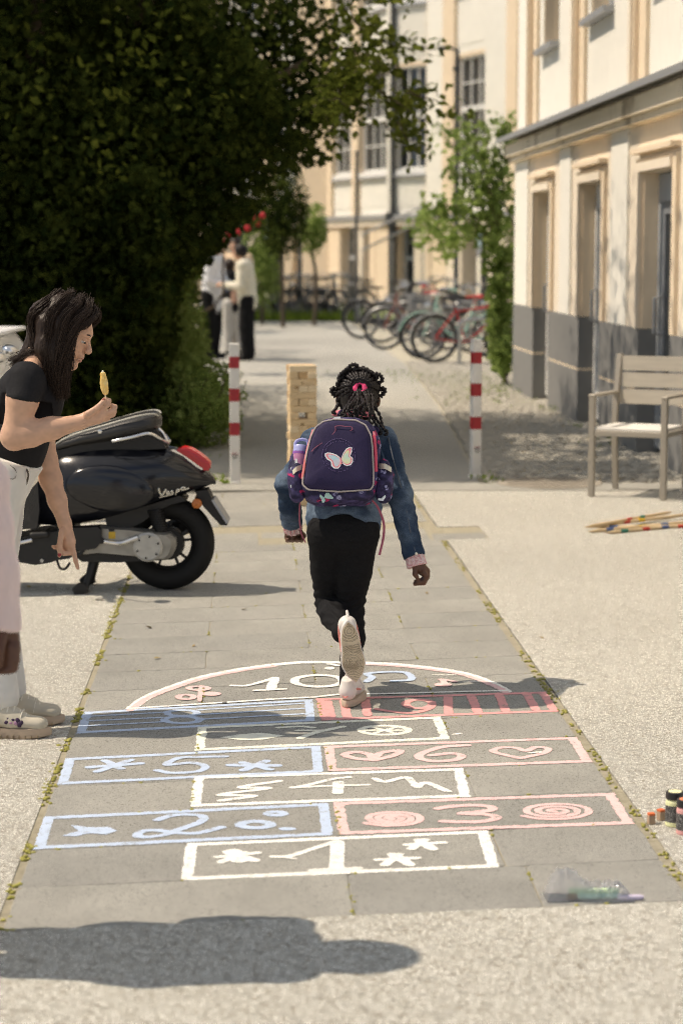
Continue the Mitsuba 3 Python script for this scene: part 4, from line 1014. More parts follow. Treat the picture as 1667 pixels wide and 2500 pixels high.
# greenery far back
for i, (u, v, y, r, n_, lab) in enumerate(((690, 520, 44, (0.62, 0.6, 0.95), 2600, 'dark slender tree in front of the far house, left of the bay'),
                                           (765, 560, 45, (0.32, 0.4, 0.55), 900, 'small round tree before the far house columns'),
                                           (640, 640, 46, (0.5, 0.5, 1.1), 1800, 'green bush beyond the group of people'))):
    s_ = thing('garden_tree', lab, 'tree')
    cpt = at(u, v, y)
    part(s_, 'crown', leaf_mesh(ellipsoid_points(cpt, r, n_, rg, 0.6), 0.12, rg), 'leaf_vine' if i else 'leaf_tree', smooth=False)
    part(s_, 'trunk', limb((cpt[0], y, -0.05), cpt, 0.05, 0.03, rg, 6, 0.03), 'bark')
tr2 = thing('shade_tree', 'large tree on the left beyond the hedge, shading the far path', 'tree')
part(tr2, 'crown', leaf_mesh(np.vstack([ellipsoid_points((-6.2, 49.5, 5.8), (3.0, 4.6, 2.4), 5200, rg), ellipsoid_points((-6.0, 41.5, 4.6), (1.8, 1.5, 1.6), 1300, rg)]), 0.24, rg), 'leaf_tree', smooth=False)
part(tr2, 'trunk', limb((-6.2, 49.5, -0.05), (-6.2, 49.5, 6.0), 0.25, 0.12, rg), 'bark')
lawn = struct('lawn', 'strip of bright grass behind the far bicycle stand')
put(lawn, sheet(sbox(-4.5, 47.6, 1.6, 56.0), 0.012), 'grass_soil' if 'grass_soil' in scene else mat('grass_soil', (0.13, 0.17, 0.035), 0.95), smooth=False)
n_ = 26000
gp = np.column_stack([rg.uniform(-3.0, 0.6, n_), rg.uniform(47.6, 55, n_), np.zeros(n_)])
gp = gp[gp[:, 0] < 0.5]
hgt = rg.uniform(0.10, 0.26, len(gp))
dx = rg.normal(0, 0.05, (len(gp), 2))
w = rg.normal(0, 1, (len(gp), 2))
w = w / np.linalg.norm(w, axis=1, keepdims=True) * 0.012
v = np.stack([gp + np.column_stack([w, 0 * hgt]), gp - np.column_stack([w, 0 * hgt]), gp + np.column_stack([dx, hgt])], 1).reshape(-1, 3)
gr = struct('grass')
labels[gr] = {'kind': 'stuff', 'label': 'long bright grass behind the far bicycles', 'category': 'grass'}
put(gr, trimesh.Trimesh(v, np.arange(len(v)).reshape(-1, 3), process=False), 'grass_blade', smooth=False)
wd = struct('weeds')
labels[wd] = {'kind': 'stuff', 'label': 'small weeds growing along the wall foot and between the cobbles', 'category': 'weeds'}
wp = []
for x, y, s_, n_ in ((1.95, 24.3, 0.35, 150), (1.6, 22.8, 0.4, 70), (2.2, 21.2, 0.12, 60), (1.02, 14.72, 0.05, 16), (1.5, 26.5, 0.5, 160), (-1.2, 15.1, 0.12, 60), (2.3, 19.4, 0.08, 40), (-0.85, 14.7, 0.06, 40), (2.2, 17.6, 0.1, 40), (0.9, 27, 0.5, 70), (-1.5, 16.0, 0.2, 200), (-2.2, 15.9, 0.3, 200)):
    wp.append(np.column_stack([rg.normal(x, s_, n_), rg.normal(y, s_ * 1.5, n_), rg.uniform(0.005, 0.06, n_)]))
wp = np.vstack(wp)
wp = wp[wp[:, 0] < XF(wp[:, 1]) - 0.05]
put(wd, leaf_mesh(wp, 0.05, rg, aspect=0.35), 'grass_blade', smooth=False)
# ------------------------------------------------------------------ street furniture and small things
ground = lambda u, v: at(u, v, 1.0)      # replaced below


def ground(u, v, z=0.0):
    p = at(u, v, 1.0) - [0, 0, EYE]
    return np.array([0, 0, EYE]) + p * ((z - EYE) / p[2])


mat('paint_white', lambda p, n, uv: mi.Color3f(0.74, 0.73, 0.70) * (0.88 + 0.2 * fbm(p.x * 25, p.y * 25, p.z * 9, octaves=3)), 0.4)
mat('paint_red', lambda p, n, uv: mi.Color3f(0.34, 0.022, 0.03) * (0.85 + 0.3 * fbm(p.x * 25, p.y * 25, p.z * 9, octaves=3)), 0.4)
mat('emblem_grey', (0.12, 0.12, 0.12), 0.6)
mat('black_rubber', (0.011, 0.011, 0.011), 0.75, spec=0.3)
mat('black_plastic', (0.016, 0.016, 0.017), 0.5)
mat('chrome', (0.75, 0.75, 0.75), 0.12, 1.0)
mat('steel', (0.42, 0.42, 0.42), 0.35, 0.8)


def bollard(u, v, turn, h, label):
    t = thing('bollard', label, 'bollard', 'red and white bollards across the path')
    p = ground(u, v)
    M = mat4(rotz(turn), p)
    s = 0.035
    sect = sbox(-s, -s, s, s).buffer(-0.008).buffer(0.008, quad_segs=3)

    def seg(z0, z1):
        m = trimesh.creation.extrude_polygon(sect, z1 - z0, engine='earcut')
        m.apply_translation([0, 0, z0])
        return m
    fr = [1.0, 0.912, 0.828, 0.685, 0.592, 0.442, 0.350, 0.0]
    for i in range(7):
        part(t, 'red_band' if i % 2 else 'post', seg(fr[i + 1] * h, fr[i] * h - (0.012 if i == 0 else 0)), 'paint_red' if i % 2 else 'paint_white', M=M, smooth=30)
    part(t, 'cap', box(-0.036, 0.036, -0.036, 0.036, h - 0.012, h + 0.004, 0.005), 'paint_white', M=M)
    part(t, 'foot', box(-0.041, 0.041, -0.041, 0.041, -0.01, 0.022, 0.006), 'paint_white', M=M)
    part(t, 'emblem_ring', xf(torus(0.0135, 0.0045, 20, 6, 0.25), t=(0, -s - 0.0005, 0.20 * h)), 'emblem_grey', M=M)
    a = np.linspace(0.5, 2.6, 9)
    part(t, 'emblem_arc', tube(np.stack([0.024 * np.cos(a), 0 * a - s - 0.0005, 0.20 * h + 0.024 * np.sin(a)], 1), 0.003, 5), 'paint_red', M=M)


bollard(574, 1181, 0.05, 0.985, 'left red and white striped bollard, beside the hedge and the block tower')
bollard(1160, 1164, 0.25, 0.995, 'right red and white striped bollard, before the bicycles')

# --- tower of wooden blocks
def _wood(c, s):
    def f(p, n, uv):
        g = fbm(p.x * 14 + s, p.y * 14, p.z * 90, octaves=3)
        k = noise(p.x * 28, p.y * 28, p.z * 34 + s)
        return dr.select(k > 0.87, mi.Color3f(c[0] * 0.35, c[1] * 0.28, c[2] * 0.2), mi.Color3f(*c) * (0.78 + 0.4 * g))
    return f


for i, c in enumerate(((0.62, 0.47, 0.28), (0.52, 0.35, 0.18), (0.70, 0.57, 0.38))):
    mat(f'pine_{i}', _wood(c, 3.0 * i), 0.6, spec=0.3)
tower = thing('block_tower', 'tall tower of stacked pale wooden blocks standing behind the child', 'block tower')
r3 = np.random.default_rng(21)
bp_ = ground(737, 1236)
bp_[1] += 0.09
for k in range(21):
    for j in range(3):
        if k in (9, 13) and j == 1 or k == 18 and j == 2 and False:
            continue
        o = (j - 1) * 0.0585
        dx, dy = r3.normal(0, 0.002, 2)
        b_ = box(-0.0875, 0.0875, -0.0285, 0.0285, 0, 0.0425, 0.003)
        if k % 2 == 0:
            M = mat4(rotz(0.12 + r3.normal(0, 0.012)), bp_ + rotz(0.12) @ np.array([dx * 1.5, o + dy, 0]) + [0, 0, k * 0.0432])
        else:
            M = mat4(rotz(math.pi / 2 + 0.12 + r3.normal(0, 0.012)), bp_ + rotz(0.12) @ np.array([o + dx, dy * 2, 0]) + [0, 0, k * 0.0432])
        part(tower, 'block', b_, f'pine_{r3.choice([0, 0, 1, 2])}', M=M, smooth=False)

# --- garden chair
mat('taupe_metal', (0.36, 0.325, 0.27), 0.45, 0.2)
mat('chair_slat', lambda p, n, uv: mi.Color3f(0.42, 0.38, 0.31) * (0.9 + 0.2 * fbm(p.x * 8, p.y * 8, p.z * 60, octaves=2)), 0.55)
mat('seat_sunlit_tint', lambda p, n, uv: mi.Color3f(0.66, 0.64, 0.59) * (0.9 + 0.2 * fbm(p.x * 8, p.y * 8, 0, octaves=2)), 0.5)  # paler than the back slats: sun on the seat is put into the colour
chair = thing('garden_chair', 'taupe garden armchair with a slatted back beside the house', 'chair')
c0 = ground(1443, 1212)
MC = mat4(rotz(-0.47), c0)
W_, S_, A_, B_ = 0.50, 0.455, 0.665, 0.93
back = lambda z: 0.44 + max(0, (z - 0.44)) * 0.16
for x in (0.0, W_):
    part(chair, 'front_leg', box(x - 0.02, x + 0.02, -0.02, 0.02, 0, A_, 0.004), 'taupe_metal', M=MC)
    sx = 1 if x == 0 else -1
    rear = loft([[(x - 0.017, y - 0.02, z), (x + 0.017, y - 0.02, z), (x + 0.017, y + 0.02, z), (x - 0.017, y + 0.02, z)] for z, y in ((0, 0.48), (0.44, 0.44), (0.62, 0.462), (B_, back(B_) + 0.015))])
    part(chair, 'rear_leg', rear, 'taupe_metal', M=MC, smooth=20)
    part(chair, 'armrest', box(x - 0.024, x + 0.024, -0.022, 0.475, A_, A_ + 0.02, 0.005), 'taupe_metal', M=MC)
    part(chair, 'side_rail', box(x - 0.012, x + 0.012, 0.02, 0.43, S_ - 0.045, S_ - 0.01, 0.003), 'taupe_metal', M=MC)
part(chair, 'front_rail', box(0.02, W_ - 0.02, -0.015, 0.015, S_ - 0.045, S_ - 0.008, 0.003), 'taupe_metal', M=MC)
for i in range(5):
    part(chair, 'seat_slat', box(0.014, W_ - 0.014, -0.01 + i * 0.088, 0.07 + i * 0.088, S_ - 0.007, S_ + 0.012, 0.004), 'seat_sunlit_tint', M=MC)
for i in range(3):
    z0 = 0.595 + i * 0.113
    y0, y1 = back(z0) + 0.002, back(z0 + 0.1) + 0.002
    part(chair, 'back_slat', loft([[(0.018, y0, z0), (W_ - 0.018, y0, z0), (W_ - 0.018, y0 + 0.018, z0), (0.018, y0 + 0.018, z0)], [(0.018, y1, z0 + 0.098), (W_ - 0.018, y1, z0 + 0.098), (W_ - 0.018, y1 + 0.018, z0 + 0.098), (0.018, y1 + 0.018, z0 + 0.098)]]), 'chair_slat', M=MC, smooth=False)

# --- long painted game sticks
mat('stick_wood', lambda p, n, uv: mi.Color3f(0.62, 0.48, 0.29) * (0.85 + 0.3 * fbm(p.x * 12, p.y * 60, 0, octaves=2)), 0.5)
for n_, c in (('band_red', (0.45, 0.05, 0.03)), ('band_yellow', (0.70, 0.45, 0.03)), ('band_blue', (0.07, 0.11, 0.25)), ('band_green', (0.03, 0.17, 0.13))):
    mat(n_, c, 0.5)
for i, (u0, v0, u1, v1, z, bands, lab) in enumerate((
        (1427, 1297, 1667, 1267, 0.024, (('yellow', .22), ('red', .36), ('yellow', .5)), 'long wooden game stick with yellow and red bands, topmost of the heap'),
        (1478, 1305, 1667, 1287, 0.010, (('green', .12), ('red', .30), ('blue', .46)), 'wooden game stick with a green band, nearest of the heap'),
        (1437, 1302, 1667, 1280, 0.010, (('blue', .14), ('yellow', .42), ('blue', .6)), 'wooden game stick with blue and yellow bands in the middle of the heap'),
        (1448, 1291, 1667, 1289, 0.010, (('blue', .10), ('red', .55)), 'wooden game stick with a blue band lying farthest back in the heap'),
        (1431, 1301, 1690, 1255, 0.036, (('red', .45), ('green', .6)), 'wooden game stick lying slantwise across the heap'))):
    t = thing('game_stick', lab, 'game stick', 'heap of painted game sticks')
    a, b = ground(u0, v0), ground(u1, v1)
    d = (b - a) / np.linalg.norm(b - a)
    a[2] = b[2] = z
    b = a + d * 0.92
    part(t, 'stick', tube([a, a + d * 0.06, b - d * 0.06, b], [0.003, 0.0105, 0.0105, 0.003], 10), 'stick_wood')
    for c, f in bands:
        part(t, 'painted_band', tube([a + d * (0.92 * f), a + d * (0.92 * f + 0.055)], 0.0113, 10), 'band_' + c)

# --- paint jars and chalk blocks
mat('jar_black', (0.02, 0.02, 0.02), 0.35)
mat('jar_yellow', (0.72, 0.74, 0.42), 0.35)
mat('jar_pink', (0.66, 0.34, 0.32), 0.35)
mat('jar_label', lambda p, n, uv: dr.select(noise(p.x * 700, p.y * 700, p.z * 420) > 0.66, mi.Color3f(0.35, 0.34, 0.32), mi.Color3f(0.05, 0.05, 0.05)), 0.5)
mat('lid_yellow', (0.80, 0.76, 0.45), 0.4)
mat('lid_orange', (0.70, 0.22, 0.10), 0.4)
for u, v, body, top, lab in ((1646, 2016, 'jar_yellow', 'lid_yellow', 'small jar of yellow chalk paint with a black lid'), (1673, 2036, 'jar_pink', 'lid_orange', 'small jar of pink chalk paint with an orange topped lid, at the right edge')):
    t = thing('paint_jar', lab, 'jar')
    M = mat4(rotz(0.3), ground(u, v))
    part(t, 'jar', lathe([(0.0, 0), (0.024, 0), (0.0268, 0.003), (0.0268, 0.068), (0.0255, 0.074), (0.022, 0.078), (0.022, 0.082), (0, 0.082)], 32), body, M=M)
    part(t, 'label', lathe([(0.0265, 0.014), (0.0272, 0.014), (0.0272, 0.062), (0.0265, 0.062)], 32), 'jar_label', M=M)
    part(t, 'lid', lathe([(0.0, 0.08), (0.0262, 0.08), (0.0266, 0.083), (0.0266, 0.0975), (0.025, 0.1), (0, 0.1)], 32), 'jar_black', M=M)
    part(t, 'lid_disc', lathe([(0.0, 0.0995), (0.019, 0.0995), (0.019, 0.1012), (0, 0.1012)], 28), top, M=M)
mat('block_orange', (0.62, 0.15, 0.05), 0.7)
mat('block_raw', (0.40, 0.29, 0.20), 0.8)
for u, v, a, lab in ((1589, 2012, 0.2, 'small orange topped block standing left of the jars'), (1613, 2003, 0.5, 'small orange topped block touching the yellow jar')):
    t = thing('toy_block', lab, 'block')
    M = mat4(rotz(a), ground(u, v))
    part(t, 'block', box(-0.0095, 0.0095, -0.0095, 0.0095, 0, 0.026, 0.001), 'block_raw', M=M)
    part(t, 'painted_top', box(-0.0097, 0.0097, -0.0097, 0.0097, 0.026, 0.0325, 0.001), 'block_orange', M=M)

# --- clear bag with pens
scene['clear_film'] = {'type': 'principledthin', 'base_color': {'type': 'rgb', 'value': [0.93, 0.93, 0.94]}, 'roughness': 0.08, 'spec_trans': 0.86, 'diff_trans': 0.9, 'eta': 1.5}
bag = thing('plastic_bag', 'crumpled clear plastic bag lying on the front slabs', 'plastic bag')
bc = ground(1440, 2195)
nx, ny = 46, 30
X, Yg = np.meshgrid(np.linspace(-0.115, 0.105, nx), np.linspace(-0.035, 0.05, ny), indexing='ij')
ln = np.exp(-((X + 0.06) / 0.05) ** 2 - ((Yg - 0.01) / 0.04) ** 2)
q = np.stack([X, Yg, 0 * X], -1)
h_ = 0.018 + 0.045 * ln + 0.034 * (meshkit.fbm(q * 45, 4, 3) - 0.5) + 0.05 * np.abs(meshkit.fbm(q * 85, 2, 9) - 0.5)
rim = np.minimum(1, np.minimum(np.minimum(X + 0.115, 0.105 - X) / 0.02, np.minimum(Yg + 0.035, 0.05 - Yg) / 0.014))
h_ = np.maximum(0.004, h_ * rim + 0.004)
q = np.stack([X * (1 + 0.1 * (meshkit.noise(q * 30) - 0.5)), Yg + 0.012 * (meshkit.noise(q * 25 + 7) - 0.5), h_], -1) + bc
I = np.arange(nx * ny).reshape(nx, ny)
fq = np.stack([I[:-1, :-1], I[1:, :-1], I[1:, 1:], I[:-1, 1:]], -1).reshape(-1, 4)
part(bag, 'film', trimesh.Trimesh(q.reshape(-1, 3), np.vstack([fq[:, [0, 1, 2]], fq[:, [0, 2, 3]]]), process=False), 'clear_film', smooth=20)
for n_, c in (('pen_green', (0.42, 0.64, 0.52)), ('pen_white', (0.78, 0.78, 0.76)), ('pen_brown', (0.22, 0.15, 0.08)), ('pen_lime', (0.55, 0.70, 0.45)), ('pen_lilac', (0.60, 0.54, 0.68))):
    mat(n_, c, 0.4)
for i, (x0, y0, x1, y1, z, m_, lab) in enumerate(((-0.055, -0.012, 0.085, -0.006, 0.009, 'pen_green', 'green chalk pen, nearest in the clear bag'), (-0.045, 0.004, 0.06, 0.006, 0.009, 'pen_white', 'white chalk pen in the middle of the clear bag'),
                                                (-0.052, -0.003, 0.075, 0.000, 0.021, 'pen_lime', 'pale green chalk pen lying on top in the clear bag'), (0.07, -0.016, 0.135, -0.010, 0.0075, 'pen_lilac', 'lilac tipped pen sticking out of the clear bag'))):
    t = thing('chalk_pen', lab, 'pen')
    a, b = bc + [x0, y0, z], bc + [x1, y1, z]
    part(t, 'barrel', tube([a, a + (b - a) * 0.02, a + (b - a) * 0.85, b], [0.006, 0.0075, 0.0075, 0.004], 12), m_)
    part(t, 'cap', tube([a - (b - a) * 0.02, a + (b - a) * 0.16], 0.0082, 12), 'pen_brown' if i == 0 else m_)

# --- manhole
mat('rusty_iron', lambda p, n, uv: mix((0.19, 0.165, 0.13), (0.34, 0.31, 0.26), fbm(p.x * 30, p.y * 30, 0, octaves=3)), 0.8)
mh = thing('manhole_cover', 'round rusty manhole cover at the edge of the courtyard before the chair', 'manhole cover')
mc = ground(1341, 1181)
part(mh, 'rim', xf(lathe([(0.335, -0.02), (0.365, -0.02), (0.365, 0.010), (0.335, 0.010), (0.335, -0.02)], 48), t=mc), 'rusty_iron')
part(mh, 'lid', xf(lathe([(0, -0.02), (0.332, -0.02), (0.332, 0.007), (0, 0.007)], 48), t=mc), 'rusty_iron')
st = []
for i in range(-13, 14):
    for j in range(-13, 14):
        x, y = i * 0.024, j * 0.024
        if x * x + y * y < 0.305 ** 2 and (i + j) % 2 == 0:
            st.append(box(mc[0] + x - 0.008, mc[0] + x + 0.008, mc[1] + y - 0.008, mc[1] + y + 0.008, 0.005, 0.0125, 0.002))
k_ = part(mh, 'studs', cat(st), 'rusty_iron', smooth=False)
labels[k_] = {'kind': 'stuff'}

# --- poles
t = thing('lamp_post', 'thin dark lamp post before the far house, right of the bay', 'lamp post')
pb = at(1113, 660, 42.0)
z1 = at(1113, 118, 42.0)[2]
part(t, 'pole', tube([(pb[0], 42, -0.05), (pb[0], 42, z1)], [0.055, 0.04], 10), 'dark_metal')
part(t, 'arm', tube([(pb[0] + 0.0, 42, z1 - 0.03), (pb[0] - 0.16, 42, z1 + 0.02)], 0.028, 8), 'dark_metal')
part(t, 'lamp_head', box(pb[0] - 0.40, pb[0] - 0.14, 41.93, 42.07, z1 - 0.01, z1 + 0.05, 0.015), 'dark_metal')
part(t, 'clamp', box(pb[0] - 0.10, pb[0] + 0.06, 41.94, 42.06, z1 - 0.42, z1 - 0.36, 0.01), 'dark_metal')
t = thing('flag_pole', 'thin dark pole left of the bay of the far house', 'pole')
pb = at(870, 660, 46.0)
part(t, 'pole', tube([(pb[0], 46, -0.05), (pb[0], 46, at(870, 372, 46)[2])], [0.045, 0.032], 10), 'dark_metal')
part(t, 'cap', xf(trimesh.creation.icosphere(subdivisions=2, radius=0.05), t=(pb[0], 46, at(870, 372, 46)[2])), 'dark_metal')

# ------------------------------------------------------------------ bicycles
for n_, c, r_, m_ in (('bike_black', (0.02, 0.02, 0.022), 0.3, 0.0), ('bike_silver', (0.55, 0.55, 0.53), 0.3, 0.5), ('bike_red', (0.45, 0.03, 0.025), 0.3, 0.0), ('bike_mint', (0.32, 0.52, 0.44), 0.35, 0.0), ('bike_cream', (0.66, 0.62, 0.52), 0.4, 0.0), ('bike_brown', (0.22, 0.07, 0.05), 0.5, 0.0)):
    mat(n_, c, r_, m_)
WHEEL_R = 0.325
tyre = mikit.ply(torus(WHEEL_R, 0.021, 40, 8), smooth=True)
sp = [torus(WHEEL_R - 0.028, 0.011, 40, 6)] + [tube([(0, 0, -0.045), (0, 0, 0.0), (0, 0, 0.045)], 0.022, 8).apply_transform(mat4(rotx(math.pi / 2)))]
for k in range(20):
    a = k * 2 * math.pi / 20
    sp.append(tube([(0, 0.02 * (-1) ** k, 0), ((WHEEL_R - 0.03) * math.cos(a), 0, (WHEEL_R - 0.03) * math.sin(a))], 0.0022, 4, cap=False))
spokes = mikit.ply(cat(sp), smooth=40)
bb, head_t, head_b, seat_t = np.array([0.46, 0, 0.29]), np.array([0.86, 0, 0.86]), np.array([0.90, 0, 0.66]), np.array([0.30, 0, 0.80])
axle_r, axle_f = np.array([0, 0, 0.346]), np.array([1.06, 0, 0.346])


def bar(a, b, r, n=8):
    return tube([a, b], r, n)


fm = {}
fm['diamond'] = mikit.ply(cat(bar(bb, seat_t, 0.017), bar(bb, head_b, 0.019), bar(seat_t - [0, 0, 0.06], head_t - [0.01, 0, 0.05], 0.017), bar(head_t, head_b, 0.021), *[bar(axle_r + [0, s * 0.06, 0], bb + [0, s * 0.04, 0], 0.011) for s in (-1, 1)], *[bar(axle_r + [0, s * 0.06, 0], seat_t + [0, s * 0.02, -0.06], 0.009) for s in (-1, 1)]), smooth=40)
fm['step'] = mikit.ply(cat(bar(bb, seat_t, 0.017), tube(curve([head_b, [0.72, 0, 0.42], [0.55, 0, 0.33], bb], 14), 0.022), tube(curve([head_t - [0, 0, 0.06], [0.70, 0, 0.55], [0.50, 0, 0.45], bb + [-0.04, 0, 0.14]], 14), 0.018), bar(head_t, head_b, 0.021), *[bar(axle_r + [0, s * 0.06, 0], bb + [0, s * 0.04, 0], 0.011) for s in (-1, 1)], *[bar(axle_r + [0, s * 0.06, 0], seat_t + [0, s * 0.02, -0.1], 0.009) for s in (-1, 1)]), smooth=40)
fork = mikit.ply(cat(*[tube(curve([axle_f + [0, s * 0.055, 0], [0.955, s * 0.055, 0.60], head_b + [0.005, s * 0.03, 0.02]], 8), 0.012) for s in (-1, 1)], bar(head_b, head_t + [-0.02, 0, 0.10], 0.014)), smooth=40)
hb = {}
hb['swept'] = mikit.ply(cat(tube(curve([(0.56, -0.30, 1.02), (0.70, -0.29, 1.05), (0.82, -0.16, 1.04), (0.85, 0, 1.00), (0.82, 0.16, 1.04), (0.70, 0.29, 1.05), (0.56, 0.30, 1.02)], 26), 0.012), bar((0.84, 0, 0.94), (0.85, 0, 1.0), 0.014)), smooth=40)
hb['flat'] = mikit.ply(cat(tube(curve([(0.82, -0.32, 1.03), (0.86, 0, 0.99), (0.82, 0.32, 1.03)], 14), 0.013), bar((0.84, 0, 0.94), (0.86, 0, 0.99), 0.016)), smooth=40)
grips = [mikit.ply(tube([(0.56, s * 0.30, 1.02), (0.68, s * 0.292, 1.048)], 0.018), smooth=40) for s in (-1, 1)]
saddle = mikit.ply(cat(skin([('b', (0.20, -0.05, 0.93), (0.20, 0.05, 0.93), 0.045, 0.045, {'flat': ((0, 0, 1), 0.6)}), ('b', (0.22, 0, 0.935), (0.42, 0, 0.93), 0.05, 0.022, {'flat': ((0, 0, 1), 0.6)})], 0.012, 0.03, 3), bar(seat_t, (0.285, 0, 0.91), 0.013)), smooth=True)
_a = np.linspace(0.35, 3.3, 18)
guard = lambda c, a: [tube(np.stack([c[0] + 0.358 * np.cos(a), 0 * a + s, c[2] + 0.358 * np.sin(a)], 1), 0.012, 5) for s in (-0.018, 0, 0.018)]
guards = [mikit.ply(cat(*guard(axle_r, np.linspace(0.5, 3.4, 20))), smooth=40), mikit.ply(cat(*guard(axle_f, np.linspace(0.2, 2.6, 18))), smooth=40)]
crank = mikit.ply(cat(xf(torus(0.085, 0.008, 24, 5), t=bb + [0, -0.05, 0]), bar(bb + [0, -0.08, 0], bb + [0.14, -0.08, -0.10], 0.011), bar(bb + [0, 0.08, 0], bb + [-0.14, 0.08, 0.10], 0.011), bar(bb + [0, -0.08, 0], bb + [0, 0.08, 0], 0.014), box(0.55, 0.65, -0.17, -0.09, 0.175, 0.20), box(0.27, 0.37, 0.09, 0.17, 0.375, 0.40)), smooth=30)
chain_guard = mikit.ply(xf(prism(LineString([(0.02, 0.35), (0.46, 0.29)]).buffer(0.075), 0.02), t=(0, -0.065, 0)), smooth=30)
carrier = mikit.ply(cat(*[bar((-0.22, s, 0.72), (0.26, s, 0.72), 0.008) for s in (-0.06, 0, 0.06)], *[bar((-0.02, s * 0.07, 0.36), (-0.08, s * 0.06, 0.72), 0.007) for s in (-1, 1)], bar((-0.22, -0.06, 0.72), (-0.22, 0.06, 0.72), 0.008)), smooth=40)
wire = []
for z in (0.0, 0.07, 0.14, 0.21):
    g_ = 0.85 + z * 0.7
    wire.append(tube([(-0.17 * g_, -0.13 * g_, z), (0.17 * g_, -0.13 * g_, z), (0.17 * g_, 0.13 * g_, z), (-0.17 * g_, 0.13 * g_, z), (-0.17 * g_, -0.13 * g_, z)], 0.006, 5))
for k in range(9):
    x = (k - 4) * 0.036
    for s in (-1, 1):
        wire.append(bar((x, s * 0.11, 0), (x * 1.2, s * 0.13, 0.21), 0.004, 4))
for k in range(7):
    y = (k - 3) * 0.036
    for s in (-1, 1):
        wire.append(bar((s * 0.145, y, 0), (s * 0.17, y * 1.2, 0.21), 0.004, 4))
basket_m = mikit.ply(cat(wire), smooth=40)
lamp_b = mikit.ply(xf(trimesh.creation.icosphere(subdivisions=2, radius=0.045), t=(0.99, 0, 0.80)), smooth=True)
lock = mikit.ply(xf(prism(sbox(-0.03, 0, 0.03, 0.04), 0.02), t=(0.2, 0, 0.6)), smooth=30)


def bicycle(x, y, turn, frame, kind, bars, label, group, basket=None, saddle_m='black_plastic', grip_m='black_rubber', cg=False, guard_m='steel'):
    t = thing('bicycle', label, 'bicycle', group)
    M = mat4(rotz(turn), (x, y, 0)) @ mat4(rotx(0.05 * math.sin(x * 31)))
    for c in (axle_r, axle_f):
        w = part(t, 'wheel', spokes, 'steel', M=M @ mat4(t=c))
        part(w, 'tyre', tyre, 'black_rubber', M=M @ mat4(t=c))
    part(t, 'frame', fm[kind], frame, M=M)
    part(t, 'fork', fork, frame, M=M)
    part(t, 'handlebar', hb[bars], 'chrome', M=M)
    if bars == 'swept':
        for g_ in grips:
            part(t, 'grip', g_, grip_m, M=M)
    part(t, 'saddle', saddle, saddle_m, M=M)
    for g_ in guards:
        part(t, 'mudguard', g_, guard_m, M=M)
    part(t, 'crank', crank, 'steel', M=M)
    part(t, 'carrier', carrier, 'steel', M=M)
    part(t, 'headlight', lamp_b, 'chrome', M=M)
    if cg:
        part(t, 'chain_guard', chain_guard, 'black_plastic', M=M)
    if basket:
        part(t, 'basket', basket_m, basket, M=M @ mat4(t=(1.06, 0, 0.78)) if bars == 'flat' else M @ mat4(t=(-0.02, 0, 0.73)))
    return t


gp_ = 'bicycles parked along the right of the path'
wx = lambda u, y: (u - 833.5) / 5100 * y
bicycle(wx(1060, 30.3), 30.3, 0.10, 'bike_red', 'diamond', 'flat', 'red framed bicycle nearest to the right bollard', gp_, guard_m='bike_silver')
bicycle(wx(1205, 31.2), 31.2, math.pi - 0.06, 'bike_mint', 'step', 'swept', 'mint green bicycle just behind the red one', gp_, saddle_m='bike_red', guard_m='bike_mint', grip_m='bike_mint')
bicycle(wx(1025, 32.4), 32.4, 0.16, 'bike_cream', 'step', 'swept', 'pale bicycle with a wire basket over its rear wheel', gp_, basket='steel', saddle_m='bike_cream', cg=True)
bicycle(wx(1095, 34.0), 34.0, math.pi - 0.2, 'bike_brown', 'step', 'swept', 'brown bicycle behind the pale basket bicycle', gp_, saddle_m='bike_red')
bicycle(wx(930, 36.6), 36.6, 0.22, 'bike_silver', 'step', 'swept', 'silver bicycle with a black chain guard standing farthest out on the path', gp_, cg=True, guard_m='black_plastic')
bicycle(wx(882, 38.3), 38.3, 0.12, 'bike_black', 'step', 'swept', 'black bicycle whose rear wheel stands farthest left in the row', gp_, cg=True, guard_m='black_plastic')
bicycle(wx(1010, 39.5), 39.5, 0.3, 'bike_black', 'diamond', 'swept', 'black bicycle with a red saddle deep in the row', gp_, saddle_m='bike_red', guard_m='black_plastic')
bicycle(wx(960, 42.0), 42.0, 0.25, 'bike_black', 'diamond', 'flat', 'dark bicycle at the far end of the row', gp_)
bicycle(wx(1130, 37.0), 37.0, math.pi - 0.3, 'bike_black', 'step', 'swept', 'dark bicycle with a high chrome handlebar before the stair', gp_)
bicycle(wx(1150, 33.2), 33.2, 0.2, 'bike_black', 'diamond', 'flat', 'black bicycle close to the climbing shrub, behind the mint one', gp_, guard_m='black_plastic')
bicycle(wx(1060, 35.4), 35.4, 0.3, 'bike_black', 'step', 'swept', 'black bicycle with a dark rear basket in the middle of the row', gp_, basket='black_plastic', guard_m='black_plastic')
bicycle(wx(1000, 44.0), 44.0, 0.4, 'bike_black', 'step', 'swept', 'farthest dark bicycle, before the drainpipe of the bay', gp_, guard_m='black_plastic')
st_ = thing('bicycle_stand', 'grey steel bicycle stand post beside the red bicycle', 'bicycle stand')
sx_ = wx(1121, 29.9)
part(st_, 'hoop', tube(curve([(sx_, 29.9, -0.02), (sx_, 29.9, 0.5), (sx_ + 0.03, 29.93, 0.60), (sx_ + 0.35, 30.1, 0.64), (sx_ + 0.66, 30.27, 0.60), (sx_ + 0.7, 30.3, 0.5), (sx_ + 0.7, 30.3, -0.02)], 40), 0.03, 10), 'steel')
part(st_, 'foot_plate', box(sx_ - 0.07, sx_ + 0.07, 29.83, 29.97, -0.02, 0.008), 'steel')
r5 = np.random.default_rng(8)
gf = 'dark bicycles standing along the far lawn'
